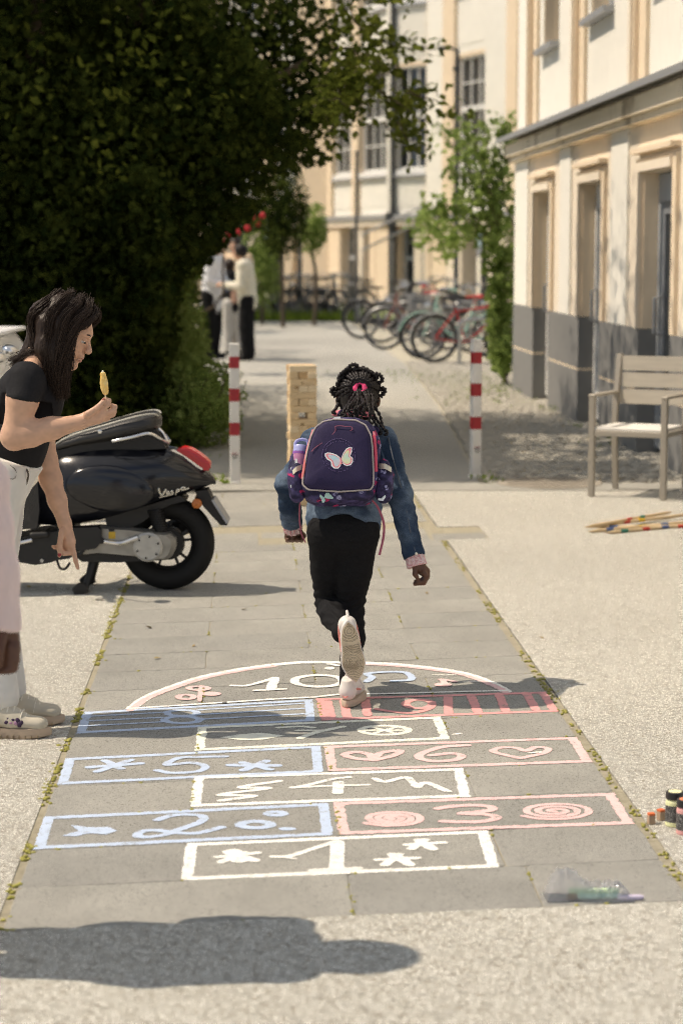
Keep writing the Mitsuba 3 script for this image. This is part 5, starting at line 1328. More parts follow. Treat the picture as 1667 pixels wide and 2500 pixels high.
FARB = [f'{w} bicycle from the left in the dark row at the far lawn' for w in ('first', 'second', 'third', 'fourth', 'fifth', 'sixth', 'seventh')]
for i, u in enumerate((655, 690, 722, 752, 783, 815, 846)):
    y = 49.0 + r5.uniform(-0.4, 0.5)
    a = r5.uniform(0.5, 1.1) * (1 if i % 2 else -1) + (0 if i % 3 else math.pi)
    bicycle(wx(u, y) - 0.5 * math.cos(a), y - 0.5 * math.sin(a), a, 'bike_silver' if i in (2, 5) else 'bike_black', 'step' if i % 2 else 'diamond', 'swept', FARB[i], gf, basket='black_plastic' if i % 2 == 0 else None, guard_m='black_plastic', cg=True)
rail = thing('railing', 'low dark metal railing behind the far bicycles', 'railing')
for z in (0.25, 0.95):
    part(rail, 'rail', bar((-3.2, 50.4, z), (0.5, 50.4, z), 0.018), 'dark_metal')
for x in np.arange(-3.1, 0.5, 0.42):
    part(rail, 'post', bar((x, 50.4, -0.02), (x, 50.4, 0.97), 0.018), 'dark_metal')

# ------------------------------------------------------------------ the white car at the left edge
mat('car_white', (0.72, 0.73, 0.74), 0.25, clearcoat=0.6)
mat('car_glass', (0.02, 0.024, 0.028), 0.05)
mat('lamp_red', (0.42, 0.012, 0.015), 0.2, clearcoat=0.8)
car = thing('parked_car', 'white car at the left edge behind the woman and the scooter', 'car')
CX, CY = -2.10, 13.4
prof = np.array([(-4.35, 0.32), (-4.36, 0.62), (-4.25, 0.78), (-3.30, 0.90), (-2.62, 1.30), (-2.2, 1.41), (-1.4, 1.42), (-0.95, 1.34), (-0.42, 1.10), (-0.10, 1.08), (-0.03, 0.98), (0.0, 0.60), (-0.04, 0.30), (-0.30, 0.22), (-4.1, 0.22)])


def rings(pr, hw, inset):
    c = np.array([(-2.2), 0.7])
    return [np.column_stack([pr[:, 0] * (1 - k * 0.012) - 0.02 * k, np.full(len(pr), y), 0.22 + (pr[:, 1] - 0.22) * (1 - 0.05 * k)]) for y, k in ((-hw, inset), (-hw + 0.10, 0), (hw - 0.10, 0), (hw, inset))]


part(car, 'body', xf(loft(rings(prof, 0.86, 1.0)), t=(CX, CY, 0)), 'car_white', smooth=30)
gw = Polygon([(-3.2, 0.92), (-2.55, 1.30), (-2.2, 1.37), (-1.4, 1.37), (-1.0, 1.29), (-0.62, 1.08), (-1.0, 0.95)])
for s in (-1, 1):
    part(car, 'side_window', xf(prism(gw, 0.02), t=(CX, CY + s * 0.855, 0)), 'car_glass', smooth=30)
    part(car, 'tail_light', box(CX - 0.16, CX + 0.008, CY + s * 0.72 - 0.09, CY + s * 0.72 + 0.09, 0.62, 0.74, 0.02), 'lamp_red')
    for x in (-3.55, -0.95):
        w = part(car, 'wheel', xf(torus(0.235, 0.085, 32, 10), t=(CX + x, CY + s * 0.80, 0.32)), 'black_rubber', smooth=True)
        part(w, 'rim', xf(lathe([(0, -0.05), (0.19, -0.05), (0.19, 0.05), (0, 0.06)], 24), rotx(math.pi / 2), (CX + x, CY + s * 0.80, 0.32)), 'steel')
part(car, 'bumper', box(CX - 0.35, CX + 0.07, CY - 0.84, CY + 0.84, 0.25, 0.50, 0.05), 'car_white')
part(car, 'trim', box(CX - 0.42, CX - 0.04, CY - 0.83, CY + 0.83, 1.10, 1.125, 0.01), 'car_white')
# ------------------------------------------------------------------ the scooter
def _black_paint(p, n, uv):
    return mi.Color3f(0.006, 0.007, 0.011) + mi.Color3f(0.020, 0.019, 0.017) * smoothstep(0.55, 0.85, fbm(p.x * 16, p.y * 16, p.z * 16, octaves=4))


mat('scooter_black', _black_paint, 0.16, spec=0.35, clearcoat=0.6, clearcoat_gloss=0.95)
mat('scooter_plastic', (0.008, 0.008, 0.0085), 0.55)
mat('seat_leather', lambda p, n, uv: mi.Color3f(0.022, 0.021, 0.020) * (0.8 + 0.5 * noise(p.x * 300, p.y * 300, p.z * 300)), 0.38)
mat('seat_piping', (0.42, 0.41, 0.36), 0.5)
mat('engine_alloy', lambda p, n, uv: mix((0.20, 0.19, 0.17), (0.42, 0.41, 0.38), fbm(p.x * 22, p.y * 22, p.z * 22, octaves=4)), 0.42, 0.55)
mat('alloy_light', lambda p, n, uv: mi.Color3f(0.46, 0.455, 0.43) * (0.8 + 0.3 * fbm(p.x * 40, p.y * 40, p.z * 40, octaves=3)), 0.4, 0.4)
mat('indicator_orange', (0.42, 0.12, 0.015), 0.25, clearcoat=0.6)
mat('letter_chrome', (0.78, 0.75, 0.66), 0.3, 0.3)
mat('sticker_yellow', (0.55, 0.36, 0.03), 0.5)
SCX, SCY = at(409, 1300, 10.05)[0], 10.05
MS = mat4(t=(SCX, SCY, 0))
K = 0.000628


def sc(x, y):
    """A point of the scooter's side view, as metres from the rear axle's foot."""
    return np.array([(x - 970) * K, (1510 - y) * K])


scooter = thing('motor_scooter', 'black motor scooter on its centre stand behind the leaning woman', 'scooter')
ST = np.array([(0, 565, 1000, .10), (60, 480, 1005, .13), (120, 436, 1003, .155), (240, 398, 1000, .185), (400, 378, 985, .205), (600, 372, 930, .21), (800, 378, 862, .20), (950, 400, 808, .175), (1080, 440, 770, .14), (1200, 515, 738, .105), (1290, 600, 702, .065), (1335, 652, 672, .02)], float)
xs = np.linspace(0, 1335, 46)
st = np.column_stack([xs] + [np.interp(xs, ST[:, 0], ST[:, i]) for i in (1, 2, 3)])
for i in (1, 2, 3):
    st[:, i] = np.convolve(np.pad(st[:, i], 2, mode='edge'), np.ones(5) / 5, 'valid')
EXP = 2.5


def section(top, bot, w, x, n=36, e=EXP):
    a = np.arange(n) * 2 * np.pi / n
    c, s = np.cos(a), np.sin(a)
    zz = (top + bot) / 2 + (top - bot) / 2 * np.sign(s) * np.abs(s) ** (2 / e)
    yy = w * np.sign(c) * np.abs(c) ** (2 / e) * (1 - 0.22 * np.clip((zz - (top + bot) / 2) / ((top - bot) / 2), 0, 1) ** 1.5)
    return np.column_stack([np.full(n, x), yy, zz])


body = loft([section(sc(0, t)[1], sc(0, b)[1], w, sc(x, 0)[0]) for x, t, b, w in st])
part(scooter, 'body', body, 'scooter_black', M=MS, smooth=50)


def side_y(x, y):
    """How far out the near side of the body stands at a point of the side view."""
    t, b, w = (np.interp(x, st[:, 0], st[:, i]) for i in (1, 2, 3))
    f = abs((y - (t + b) / 2) / ((b - t) / 2))
    up = np.clip(((t + b) / 2 - y) / ((b - t) / 2), 0, 1)
    return -w * max(1 - min(f, 1) ** EXP, 0) ** (1 / EXP) * (1 - 0.22 * up ** 1.5)


for s in (-1, 1):
    c = sc(560, 690)
    part(scooter, 'side_cowl', skin([('e', (c[0], s * 0.175, c[1]), (0.215, 0.048, 0.112), roty(0.10))], 0.010, 0.02, 4), 'scooter_black', M=MS, smooth=True)
part(scooter, 'tail', loft([section(sc(0, t)[1], sc(0, b)[1], w, sc(x, 0)[0], 20, 2.2) for x, t, b, w in ((930, 362, 480, .07), (1000, 392, 520, .085), (1100, 420, 600, .08), (1200, 505, 640, .07), (1300, 600, 690, .045), (1345, 655, 690, .02))]), 'scooter_black', M=MS, smooth=50)
part(scooter, 'seat', loft([section(sc(0, t)[1], sc(0, b)[1], w, sc(x, 0)[0], 28, 3.2) for x, t, b, w in ((105, 398, 430, .04), (125, 372, 432, .075), (200, 318, 410, .11), (320, 265, 384, .13), (420, 235, 370, .135), (520, 205, 352, .14), (620, 172, 335, .145), (700, 152, 318, .145), (800, 128, 296, .14), (870, 121, 276, .125), (910, 132, 256, .10), (934, 168, 232, .05))]), 'seat_leather', M=MS, smooth=50)
for s in (-1, 1):
    pts = [np.array([sc(x, 0)[0], s * w, sc(0, y)[1]]) for x, y, w in ((118, 380, .06), (200, 328, .098), (320, 276, .120), (520, 217, .131), (700, 164, .136), (820, 137, .130), (890, 134, .108), (918, 150, .08))]
    part(scooter, 'seat_piping', tube(curve(pts, 40), 0.0045, 6), 'seat_piping', M=MS)
b_ = sc(485, 263)
part(scooter, 'seat_stud', xf(lathe([(0, -0.006), (0.010, -0.006), (0.010, 0.004), (0, 0.006)], 14), rotx(math.pi / 2), (b_[0], -0.140, b_[1])), 'chrome', M=MS)
rails = []
for s in (-1, 1):
    pts = [np.array([sc(x, 0)[0], s * w, sc(0, y)[1]]) for x, y, w in ((580, 336, .155), (640, 322, .165), (740, 300, .17), (835, 276, .165), (885, 284, .15), (935, 322, .12), (985, 362, .05))]
    rails.append(tube(curve(pts, 36), 0.0085, 8))
rails.append(tube([(sc(985, 0)[0], -0.05, sc(0, 362)[1]), (sc(985, 0)[0], 0.05, sc(0, 362)[1])], 0.0085))
rails.append(tube(curve([(sc(915, 0)[0], -0.05, sc(0, 255)[1]), (sc(950, 0)[0], -0.05, sc(0, 290)[1]), (sc(985, 0)[0], -0.05, sc(0, 362)[1])], 10), 0.009))
part(scooter, 'grab_rail', cat(rails), 'chrome', M=MS, smooth=50)
tl = [sc(*p) for p in ((1055, 412), (1110, 396), (1165, 410), (1225, 446), (1275, 485), (1308, 520), (1302, 556), (1265, 556), (1200, 515), (1120, 462))]
part(scooter, 'tail_light', loft([[(x * 1.0, y, z + k) for x, z in tl] for y, k in ((-0.058, -0.012), (-0.052, 0), (0.052, 0), (0.058, -0.012))]), 'lamp_red', M=MS, smooth=40)
tc = [sc(*p) for p in ((1000, 420), (1035, 410), (1130, 470), (1255, 560), (1245, 572), (1110, 486))]
part(scooter, 'tail_trim', prism(tc, 0.125), 'chrome', M=MS, smooth=20)
part(scooter, 'seat_base', prism([sc(*q) for q in ((118, 425), (300, 375), (590, 335), (760, 292), (905, 250), (940, 300), (980, 400), (600, 420), (125, 480))], 0.20), 'scooter_plastic', M=MS, smooth=20)
# lettering on the flank
strokes = [[(930, 688), (934, 716), (947, 747), (963, 733), (975, 712), (984, 700)], [(984, 737), (1004, 728), (997, 719), (985, 727), (987, 742), (1008, 739)], [(1034, 714), (1019, 720), (1031, 729), (1034, 737), (1014, 741)],
           [(1062, 706), (1050, 752)], [(1058, 716), (1076, 705), (1079, 718), (1058, 729)], [(1121, 695), (1104, 692), (1094, 704), (1102, 716), (1116, 706), (1122, 693), (1123, 711), (1152, 698)], [(928, 767), (975, 757), (1030, 746)]]
for s_, r_ in zip(strokes, (.0042, .0032, .0032, .0034, .0032, .0034, .0026)):
    c = curve(np.column_stack([s_, np.zeros(len(s_))]), 8 * len(s_))[:, :2]
    part(scooter, 'lettering', tube([(sc(x, 0)[0], side_y(x, y) - 0.007, sc(0, y)[1]) for x, y in c], r_ * 1.15, 6), 'letter_chrome', M=MS)
# wheel
wr = 0.229
wheel = part(scooter, 'rear_wheel', xf(cat(torus(0.126, 0.012, 48, 8, 2.6), xf(lathe([(0, -0.05), (0.045, -0.05), (0.045, 0.05), (0, 0.05)], 24), rotx(math.pi / 2)),
            *[loft([[(0.035 * math.cos(a + d * 0.5), -0.012, 0.035 * math.sin(a + d * 0.5)), (0.035 * math.cos(a + d * 0.5 + 0.3), -0.012, 0.035 * math.sin(a + d * 0.5 + 0.3)), (0.035 * math.cos(a + d * 0.5 + 0.3), 0.012, 0.035 * math.sin(a + d * 0.5 + 0.3)), (0.035 * math.cos(a + d * 0.5), 0.012, 0.035 * math.sin(a + d * 0.5))],
                    [(0.122 * math.cos(a + d), -0.009, 0.122 * math.sin(a + d)), (0.122 * math.cos(a + d + 0.10), -0.009, 0.122 * math.sin(a + d + 0.10)), (0.122 * math.cos(a + d + 0.10), 0.009, 0.122 * math.sin(a + d + 0.10)), (0.122 * math.cos(a + d), 0.009, 0.122 * math.sin(a + d))]])
              for a in np.arange(5) * 2 * math.pi / 5 + 0.25 for d in (-0.17, 0.26)]), t=(0, 0, wr)), 'scooter_plastic', M=MS, smooth=30)
part(wheel, 'tyre', xf(torus(0.176, 0.053, 64, 14, 1.12), t=(0, 0, wr)), 'black_rubber', M=MS, smooth=True)
FW = -1.34
fw = part(scooter, 'front_wheel', xf(cat(torus(0.126, 0.012, 36, 8, 2.6), xf(lathe([(0, -0.03), (0.12, -0.02), (0.12, 0.02), (0, 0.03)], 24), rotx(math.pi / 2))), t=(FW, 0, wr)), 'scooter_plastic', M=MS, smooth=40)
part(fw, 'tyre', xf(torus(0.176, 0.053, 48, 12, 1.05), t=(FW, 0, wr)), 'black_rubber', M=MS, smooth=True)
part(scooter, 'exhaust', skin([('b', (*sc(600, 0)[:1], 0.13, sc(0, 1200)[1]), (sc(900, 0)[0], 0.15, sc(0, 1120)[1]), 0.03, 0.05), ('b', (sc(900, 0)[0], 0.15, sc(0, 1120)[1]), (sc(1080, 0)[0], 0.15, sc(0, 1040)[1]), 0.052, 0.048)], 0.01, 0.02, 3), 'scooter_plastic', M=MS, smooth=True)
part(wheel, 'brake_drum', xf(lathe([(0, -0.045), (0.078, -0.045), (0.085, 0.0), (0.078, 0.045), (0, 0.045)], 30), rotx(math.pi / 2), (0, 0, wr)), 'scooter_plastic', M=MS)
# engine and swing arm, near side
eng = [sc(*p) for p in ((455, 992), (560, 1000), (700, 1008), (800, 1022), (900, 1038), (1000, 1050), (1048, 1090), (1052, 1150), (1025, 1215), (985, 1250), (850, 1258), (745, 1228), (600, 1214), (430, 1200), (300, 1212), (275, 1180), (300, 1150), (420, 1120))]
en = part(scooter, 'engine', loft([[(x * (1 - k) + k * sc(700, 0)[0], y, z * (1 - k) + k * sc(0, 1120)[1]) for x, z in eng] for y, k in ((-0.145, 0.10), (-0.125, 0.0), (-0.04, 0.0))]), 'engine_alloy', M=MS, smooth=25)
c = sc(840, 1145)
part(en, 'clutch_cover', xf(lathe([(0, -0.02), (0.071, -0.02), (0.071, 0.008), (0.060, 0.016), (0.056, 0.014), (0, 0.016)], 40), rotx(math.pi / 2), (c[0], -0.150, c[1])), 'alloy_light', M=MS)
for k in range(6):
    a = k * math.pi / 3 + 0.35
    part(en, 'bolt', xf(lathe([(0, 0), (0.005, 0), (0.005, 0.006), (0, 0.006)], 8), rotx(math.pi / 2), (c[0] + 0.052 * math.cos(a), -0.164, c[1] + 0.052 * math.sin(a))), 'scooter_plastic', M=MS)
part(scooter, 'kick_lever', tube(curve([(*sc(490, 1095), 0), (*sc(560, 1108), 0), (*sc(640, 1112), 0), (*sc(705, 1090), 0), (*sc(765, 1068), 0)], 24)[:, [0, 2, 1]] + [0, -0.165, 0], np.linspace(0.0085, 0.012, 24), 8), 'chrome', M=MS)
c = sc(490, 1095)
part(scooter, 'lever_pivot', xf(lathe([(0, 0), (0.013, 0), (0.013, 0.03), (0, 0.03)], 14), rotx(math.pi / 2), (c[0], -0.145, c[1])), 'scooter_plastic', M=MS)
a, b = sc(540, 1055), sc(592, 1010)
part(en, 'sticker', box(a[0], b[0], -0.147, -0.120, a[1] - 0.018, b[1] - 0.012, 0.002), 'sticker_yellow', M=MS)
part(en, 'sticker_top', box(a[0] + 0.002, b[0] - 0.004, -0.147, -0.120, b[1] - 0.011, b[1] + 0.002, 0.002), 'scooter_plastic', M=MS)
ab = [sc(*p) for p in ((250, 1000), (460, 985), (490, 1010), (488, 1100), (450, 1150), (330, 1170), (270, 1160), (225, 1080))]
part(scooter, 'air_box', prism(ab, 0.10), 'scooter_plastic', M=MS @ mat4(t=(0, -0.13, 0)), smooth=20)
c = sc(310, 1165)
part(scooter, 'hose', xf(torus(0.022, 0.009, 20, 8), t=(c[0], -0.17, c[1])), 'scooter_plastic', M=MS)
part(scooter, 'shock_absorber', cat(tube([(*sc(890, 870), 0)[0:1] + (-0.09,) + (sc(890, 870)[1],), (sc(935, 0)[0], -0.09, sc(0, 1030)[1])], 0.030, 10), *[xf(torus(0.034, 0.006, 14, 5), rotx(math.pi / 2), (sc(890 + 5 * k, 0)[0], -0.09, sc(0, 880 + 18 * k)[1])) for k in range(8)]), 'scooter_plastic', M=MS)
um = [sc(*p) for p in ((250, 1215), (420, 1195), (740, 1225), (800, 1262), (610, 1275), (330, 1270))]
part(scooter, 'underframe', prism(um, 0.22), 'scooter_plastic', M=MS, smooth=20)
mg = [sc(*p) for p in ((500, 900), (820, 840), (1080, 760), (1130, 800), (1010, 830), (900, 880), (800, 960), (700, 1010), (520, 1000))]
part(scooter, 'inner_mudguard', prism(mg, 0.2), 'scooter_plastic', M=MS, smooth=20)
# stand
for s in (-1, 1):
    a, b, d = sc(410, 1250), sc(375, 1390), sc(330, 1505)
    part(scooter, 'stand_leg', tube([(a[0], s * 0.07, a[1]), (b[0], s * 0.10, b[1]), (sc(345, 0)[0], s * 0.13, sc(0, 1490)[1])], [0.022, 0.017, 0.016], 8), 'scooter_plastic', M=MS)
    ft = [sc(*p) for p in ((255, 1522), (300, 1482), (350, 1480), (385, 1545), (330, 1558), (275, 1562))]
    part(scooter, 'stand_foot', prism([(x, z + 0.034) for x, z in ft], 0.035), 'scooter_plastic', M=MS @ mat4(t=(0, s * 0.14, 0)), smooth=20)
# number plate holder, plate, indicators
ph = [sc(*p) for p in ((1190, 735), (1288, 722), (1320, 790), (1440, 962), (1436, 998), (1385, 996), (1255, 852))]
part(scooter, 'plate_holder', prism(ph, 0.13), 'scooter_plastic', M=MS, smooth=20)
a, b = sc(1338, 800), sc(1450, 972)
part(scooter, 'number_plate', loft([[(a[0] - 0.012, -0.09, a[1]), (a[0], -0.09, a[1] + 0.004), (b[0], -0.09, b[1]), (b[0] - 0.012, -0.09, b[1] - 0.004)], [(a[0] - 0.012, 0.09, a[1]), (a[0], 0.09, a[1] + 0.004), (b[0], 0.09, b[1]), (b[0] - 0.012, 0.09, b[1] - 0.004)]]), 'zinc', M=MS, smooth=False)
for s in (-1, 1):
    c = sc(1210, 822)
    part(scooter, 'indicator', xf(lathe([(0, -0.03), (0.02, -0.03), (0.025, 0.0), (0.023, 0.012), (0.012, 0.02), (0, 0.022)], 24), rotx(s * -math.pi / 2), (c[0], s * 0.10, c[1])), 'indicator_orange', M=MS)
    part(scooter, 'indicator_stem', tube([(c[0], s * 0.04, c[1]), (c[0], s * 0.075, c[1])], 0.017), 'scooter_plastic', M=MS)
# floorboard, skirt, leg shield, steering
fl = [sc(*p) for p in ((12, 640), (22, 860), (0, 1000), (-640, 1040), (-700, 1010), (-690, 975), (-180, 955), (-70, 905), (-22, 850), (-14, 700))]
part(scooter, 'floorboard', loft([[(x, y, z) for x, z in fl] for y in (-0.17, 0.17)]), 'scooter_black', M=MS, smooth=30)
sk = [sc(*p) for p in ((-420, 1090), (-163, 1085), (-40, 1048), (122, 1030), (266, 1000), (290, 1200), (240, 1235), (147, 1248), (94, 1267), (-22, 1286), (-163, 1260), (-420, 1250))]
part(scooter, 'side_skirt', prism(sk, 0.30), 'scooter_plastic', M=MS, smooth=20)
a, b = sc(-300, 1150), sc(-40, 1088)
part(scooter, 'foot_trim', tube([(a[0], -0.162, a[1]), (b[0], -0.162, b[1])], 0.0105, 8), 'chrome', M=MS)
c = sc(15, 1045)
part(scooter, 'folded_footrest', skin([('b', (c[0] - 0.03, -0.17, c[1] - 0.004), (c[0] + 0.035, -0.17, c[1]), 0.017, 0.015)], 0.006, 0.01, 3), 'scooter_plastic', M=MS, smooth=True)
c = sc(30, 1250)
part(scooter, 'skirt_bolt', xf(lathe([(0, 0), (0.009, 0), (0.009, 0.008), (0, 0.008)], 12), rotx(math.pi / 2), (c[0], -0.15, c[1])), 'steel', M=MS)
part(scooter, 'cable', tube(curve([(sc(140, 0)[0], -0.13, sc(0, 1255)[1]), (sc(165, 0)[0], -0.14, sc(0, 1310)[1]), (sc(205, 0)[0], -0.14, sc(0, 1315)[1]), (sc(240, 0)[0], -0.13, sc(0, 1270)[1])], 18), 0.006, 6), 'scooter_plastic', M=MS)
ls = []
for z, x, w in ((0.28, -1.06, 0.15), (0.40, -1.10, 0.20), (0.60, -1.12, 0.22), (0.78, -1.09, 0.20), (0.90, -1.03, 0.13), (0.97, -0.99, 0.06)):
    y = np.linspace(-1, 1, 11)
    front = np.column_stack([x - 0.07 * (1 - y ** 2), w * y, np.full(11, z)])
    ls.append(np.vstack([front, front[::-1] + [0.025, 0, 0]]))
part(scooter, 'leg_shield', loft(ls), 'scooter_black', M=MS, smooth=40)
part(scooter, 'front_mudguard', skin([('b', (FW - 0.10, 0, 0.36), (FW + 0.16, 0, 0.40), 0.10, 0.09, {'flat': ((0, 1, 0), 0.8)}), ('b', (FW + 0.16, 0, 0.40), (FW + 0.22, 0, 0.55), 0.08, 0.06)], 0.012, 0.03, 4), 'scooter_black', M=MS, smooth=True)
part(scooter, 'steering_column', tube([(FW, 0.06, wr), (-1.16, 0.02, 0.6), (-0.98, 0, 1.0)], [0.03, 0.035, 0.035]), 'scooter_black', M=MS)
part(scooter, 'headset', skin([('e', (-1.0, 0, 1.0), (0.10, 0.11, 0.075), roty(0.3)), ('b', (-0.97, -0.12, 1.02), (-0.93, -0.24, 1.02), 0.045, 0.032), ('b', (-0.97, 0.12, 1.02), (-0.93, 0.24, 1.02), 0.045, 0.032)], 0.010, 0.04, 4), 'scooter_black', M=MS, smooth=True)
part(scooter, 'headlight', xf(lathe([(0, 0), (0.075, 0), (0.06, 0.03), (0, 0.045)], 24), roty(-math.pi / 2), (-1.085, 0, 1.0)), 'chrome', M=MS)
for s in (-1, 1):
    part(scooter, 'handlebar_grip', tube([(-0.935, s * 0.23, 1.02), (-0.90, s * 0.36, 1.015)], 0.018), 'black_rubber', M=MS)
    m0 = np.array([-0.755, s * 0.33, 1.145]) if s < 0 else np.array([-0.80, s * 0.33, 1.145])
    part(scooter, 'mirror_stalk', tube(curve([(-0.94, s * 0.20, 1.03), (-0.90, s * 0.25, 1.07), m0 + [-0.07, 0, -0.045], m0 + [-0.03, 0, -0.02]], 16), 0.0065, 8), 'chrome', M=MS)
    part(scooter, 'mirror', skin([('e', m0, (0.040, 0.048, 0.030), roty(0.35))], 0.006, 0.01, 3), 'chrome', M=MS, smooth=True)
# ------------------------------------------------------------------ people
def _skin(c):
    def f(p, n, uv):
        g = fbm(p.x * 60, p.y * 60, p.z * 60, octaves=2)
        return mi.Color3f(*c) * (0.88 + 0.24 * g)
    return f


mat('skin_brown', _skin((0.105, 0.048, 0.028)), 0.42, spec=0.4)
mat('skin_light', _skin((0.56, 0.345, 0.235)), 0.45, spec=0.35)
mat('nail_red', (0.30, 0.006, 0.015), 0.2, clearcoat=0.8)
mat('lip', (0.40, 0.16, 0.13), 0.4)
mat('eye_dark', (0.02, 0.015, 0.012), 0.1)
mat('hair_black', (0.010, 0.0072, 0.0074), 0.5, spec=0.3)
mat('hair_brown_black', (0.026, 0.0155, 0.0105), 0.48, spec=0.25)


def _denim(p, n, uv):
    w = noise(p.x * 420, p.z * 420, p.y * 420)
    f1 = fbm(p.x * 10, p.y * 10, p.z * 10, octaves=4)
    return mix((0.022, 0.040, 0.075), (0.12, 0.165, 0.225), smoothstep(0.38, 0.72, f1)) * (0.65 + 0.7 * w)


mat('denim', _denim, 0.85, spec=0.2)
mat('denim_seam', (0.10, 0.115, 0.14), 0.85, spec=0.2)
mat('black_cotton', lambda p, n, uv: mi.Color3f(0.0105, 0.0105, 0.0115) * (0.7 + 0.6 * noise(p.x * 260, p.y * 260, p.z * 260)), 0.85, spec=0.15)
mat('black_tee', lambda p, n, uv: mi.Color3f(0.013, 0.013, 0.015) * (0.8 + 0.4 * noise(p.x * 260, p.y * 260, p.z * 260)), 0.8, spec=0.2)
mat('white_trousers', lambda p, n, uv: mi.Color3f(0.66, 0.64, 0.59) * (0.92 + 0.12 * fbm(p.x * 30, p.y * 30, p.z * 30, octaves=3)), 0.85, spec=0.2)
mat('pink_linen', lambda p, n, uv: mi.Color3f(0.74, 0.60, 0.57) * (0.92 + 0.12 * fbm(p.x * 40, p.y * 40, p.z * 12, octaves=3)), 0.85, spec=0.2)
mat('pink_check', lambda p, n, uv: mix((0.72, 0.60, 0.58), (0.58, 0.22, 0.24), dr.select(noise(p.x * 230, p.y * 230, p.z * 230) > 0.55, mi.Float(0.75), mi.Float(0.1))), 0.85, spec=0.1)
mat('scrunchie_pink', (0.62, 0.05, 0.16), 0.8)
mat('collar_pink', (0.65, 0.20, 0.24), 0.85)
mat('sole_tan', lambda p, n, uv: mix((0.66, 0.55, 0.38), (0.46, 0.37, 0.25), smoothstep(0.45, 0.7, fbm(p.x * 30, p.y * 30, p.z * 30, octaves=3))), 0.8)
mat('sole_groove', (0.22, 0.17, 0.10), 0.9)
mat('shoe_white', lambda p, n, uv: mi.Color3f(0.70, 0.66, 0.62) * (0.9 + 0.15 * fbm(p.x * 50, p.y * 50, p.z * 50, octaves=2)), 0.5)
mat('shoe_pink', (0.66, 0.24, 0.20), 0.5)
mat('shoe_sole_beige', (0.50, 0.42, 0.32), 0.7)
mat('sneaker_beige', lambda p, n, uv: mi.Color3f(0.52, 0.475, 0.38) * (0.9 + 0.15 * fbm(p.x * 50, p.y * 50, p.z * 50, octaves=2)), 0.75)
mat('sneaker_sole', (0.46, 0.36, 0.265), 0.75)
mat('print_purple', (0.035, 0.015, 0.05), 0.6)
mat('print_lilac', (0.40, 0.22, 0.33), 0.6)


def chain(pts, radii, **o):
    return [('b', np.asarray(a, float), np.asarray(b, float), ra, rb, o) for a, b, ra, rb in zip(pts[:-1], pts[1:], radii[:-1], radii[1:])]


def A(*q):
    return [at(*p) for p in q]


def sneaker(thing_, M, L, upper_m, sole_m, trim_m=None, name='shoe', plat=0.028, wide=1.0):
    """A low sneaker: toe along +x, sole on z = 0, heel at x = 0. Returns its key."""
    n = 40
    a = np.arange(n) * 2 * np.pi / n
    x = 0.5 + 0.5 * np.cos(a)
    hw = np.interp(x, [0, 0.08, 0.25, 0.45, 0.7, 0.88, 1.0], [0.035, 0.115, 0.135, 0.13, 0.175, 0.14, 0.03]) * L
    hw = hw * wide
    out = np.column_stack([x * L, np.sign(np.sin(a)) * np.abs(np.sin(a)) ** 0.6 * hw])
    c = out.mean(0)
    ring = lambda k, z, lift=0: np.column_stack([c + (out - c) * k, np.full(n, z) + lift * np.clip((out[:, 0] / L - 0.75) / 0.25, 0, 1) ** 2])
    key = part(thing_, name, xf(skin([
        ('b', (0.10 * L, 0, plat + 0.03), (0.12 * L, 0, plat + 0.075), 0.118 * L, 0.105 * L), ('b', (0.12 * L, 0, plat + 0.03), (0.45 * L, 0, plat + 0.035), 0.125 * L, 0.125 * L),
        ('b', (0.30 * L, 0, plat + 0.06), (0.55 * L, 0, plat + 0.035), 0.10 * L, 0.11 * L), ('b', (0.5 * L, 0, plat + 0.02), (0.82 * L, 0.0, plat + 0.012), 0.145 * L, 0.135 * L, {'flat': ((0, 0, 1), 0.75)}),
        ('cut', (0, 0, plat - 0.006), (0, 0, -1)), ('cut', (0.12 * L, 0, plat + 0.078), (-0.25, 0, 1), 0.12)], 0.0045, 0.02, 4)), upper_m, M=M, smooth=True)
    part(key, 'sole', loft([ring(0.95, 0.0, 0.006), ring(1.0, 0.005, 0.005), ring(1.015, plat * 0.6), ring(1.0, plat), ring(0.9, plat)]), sole_m, M=M, smooth=40)
    lace = []
    for k in range(5):
        xx, zz = (0.36 + 0.075 * k) * L, plat + 0.085 - 0.0085 * k - 0.0006 * k * k
        lw = 0.115 * L
        lace.append(tube(curve([(xx, -lw, zz - 0.020), (xx + 0.004, -lw * 0.45, zz + 0.002), (xx, lw * 0.45, zz + 0.003), (xx - 0.003, lw, zz - 0.020)], 10), 0.0028, 5))
    part(key, 'laces', cat(lace), trim_m or upper_m, M=M, smooth=40)
    part(key, 'toe_seam', tube(curve([(0.60 * L, -0.150 * L * wide, plat + 0.016), (0.625 * L, -0.085 * L, plat + 0.052), (0.635 * L, 0, plat + 0.060), (0.625 * L, 0.085 * L, plat + 0.052), (0.60 * L, 0.150 * L * wide, plat + 0.016)], 20), 0.0022, 5), trim_m or upper_m, M=M)
    return key


def braid(pts, r, n, bead=0.35, taper=1.0):
    c = curve(pts, n)
    k = np.arange(n)
    rad = r * (1 + bead * np.sin(k * 1.9)) * np.linspace(1, taper, n)
    return tube(c, rad, 6)


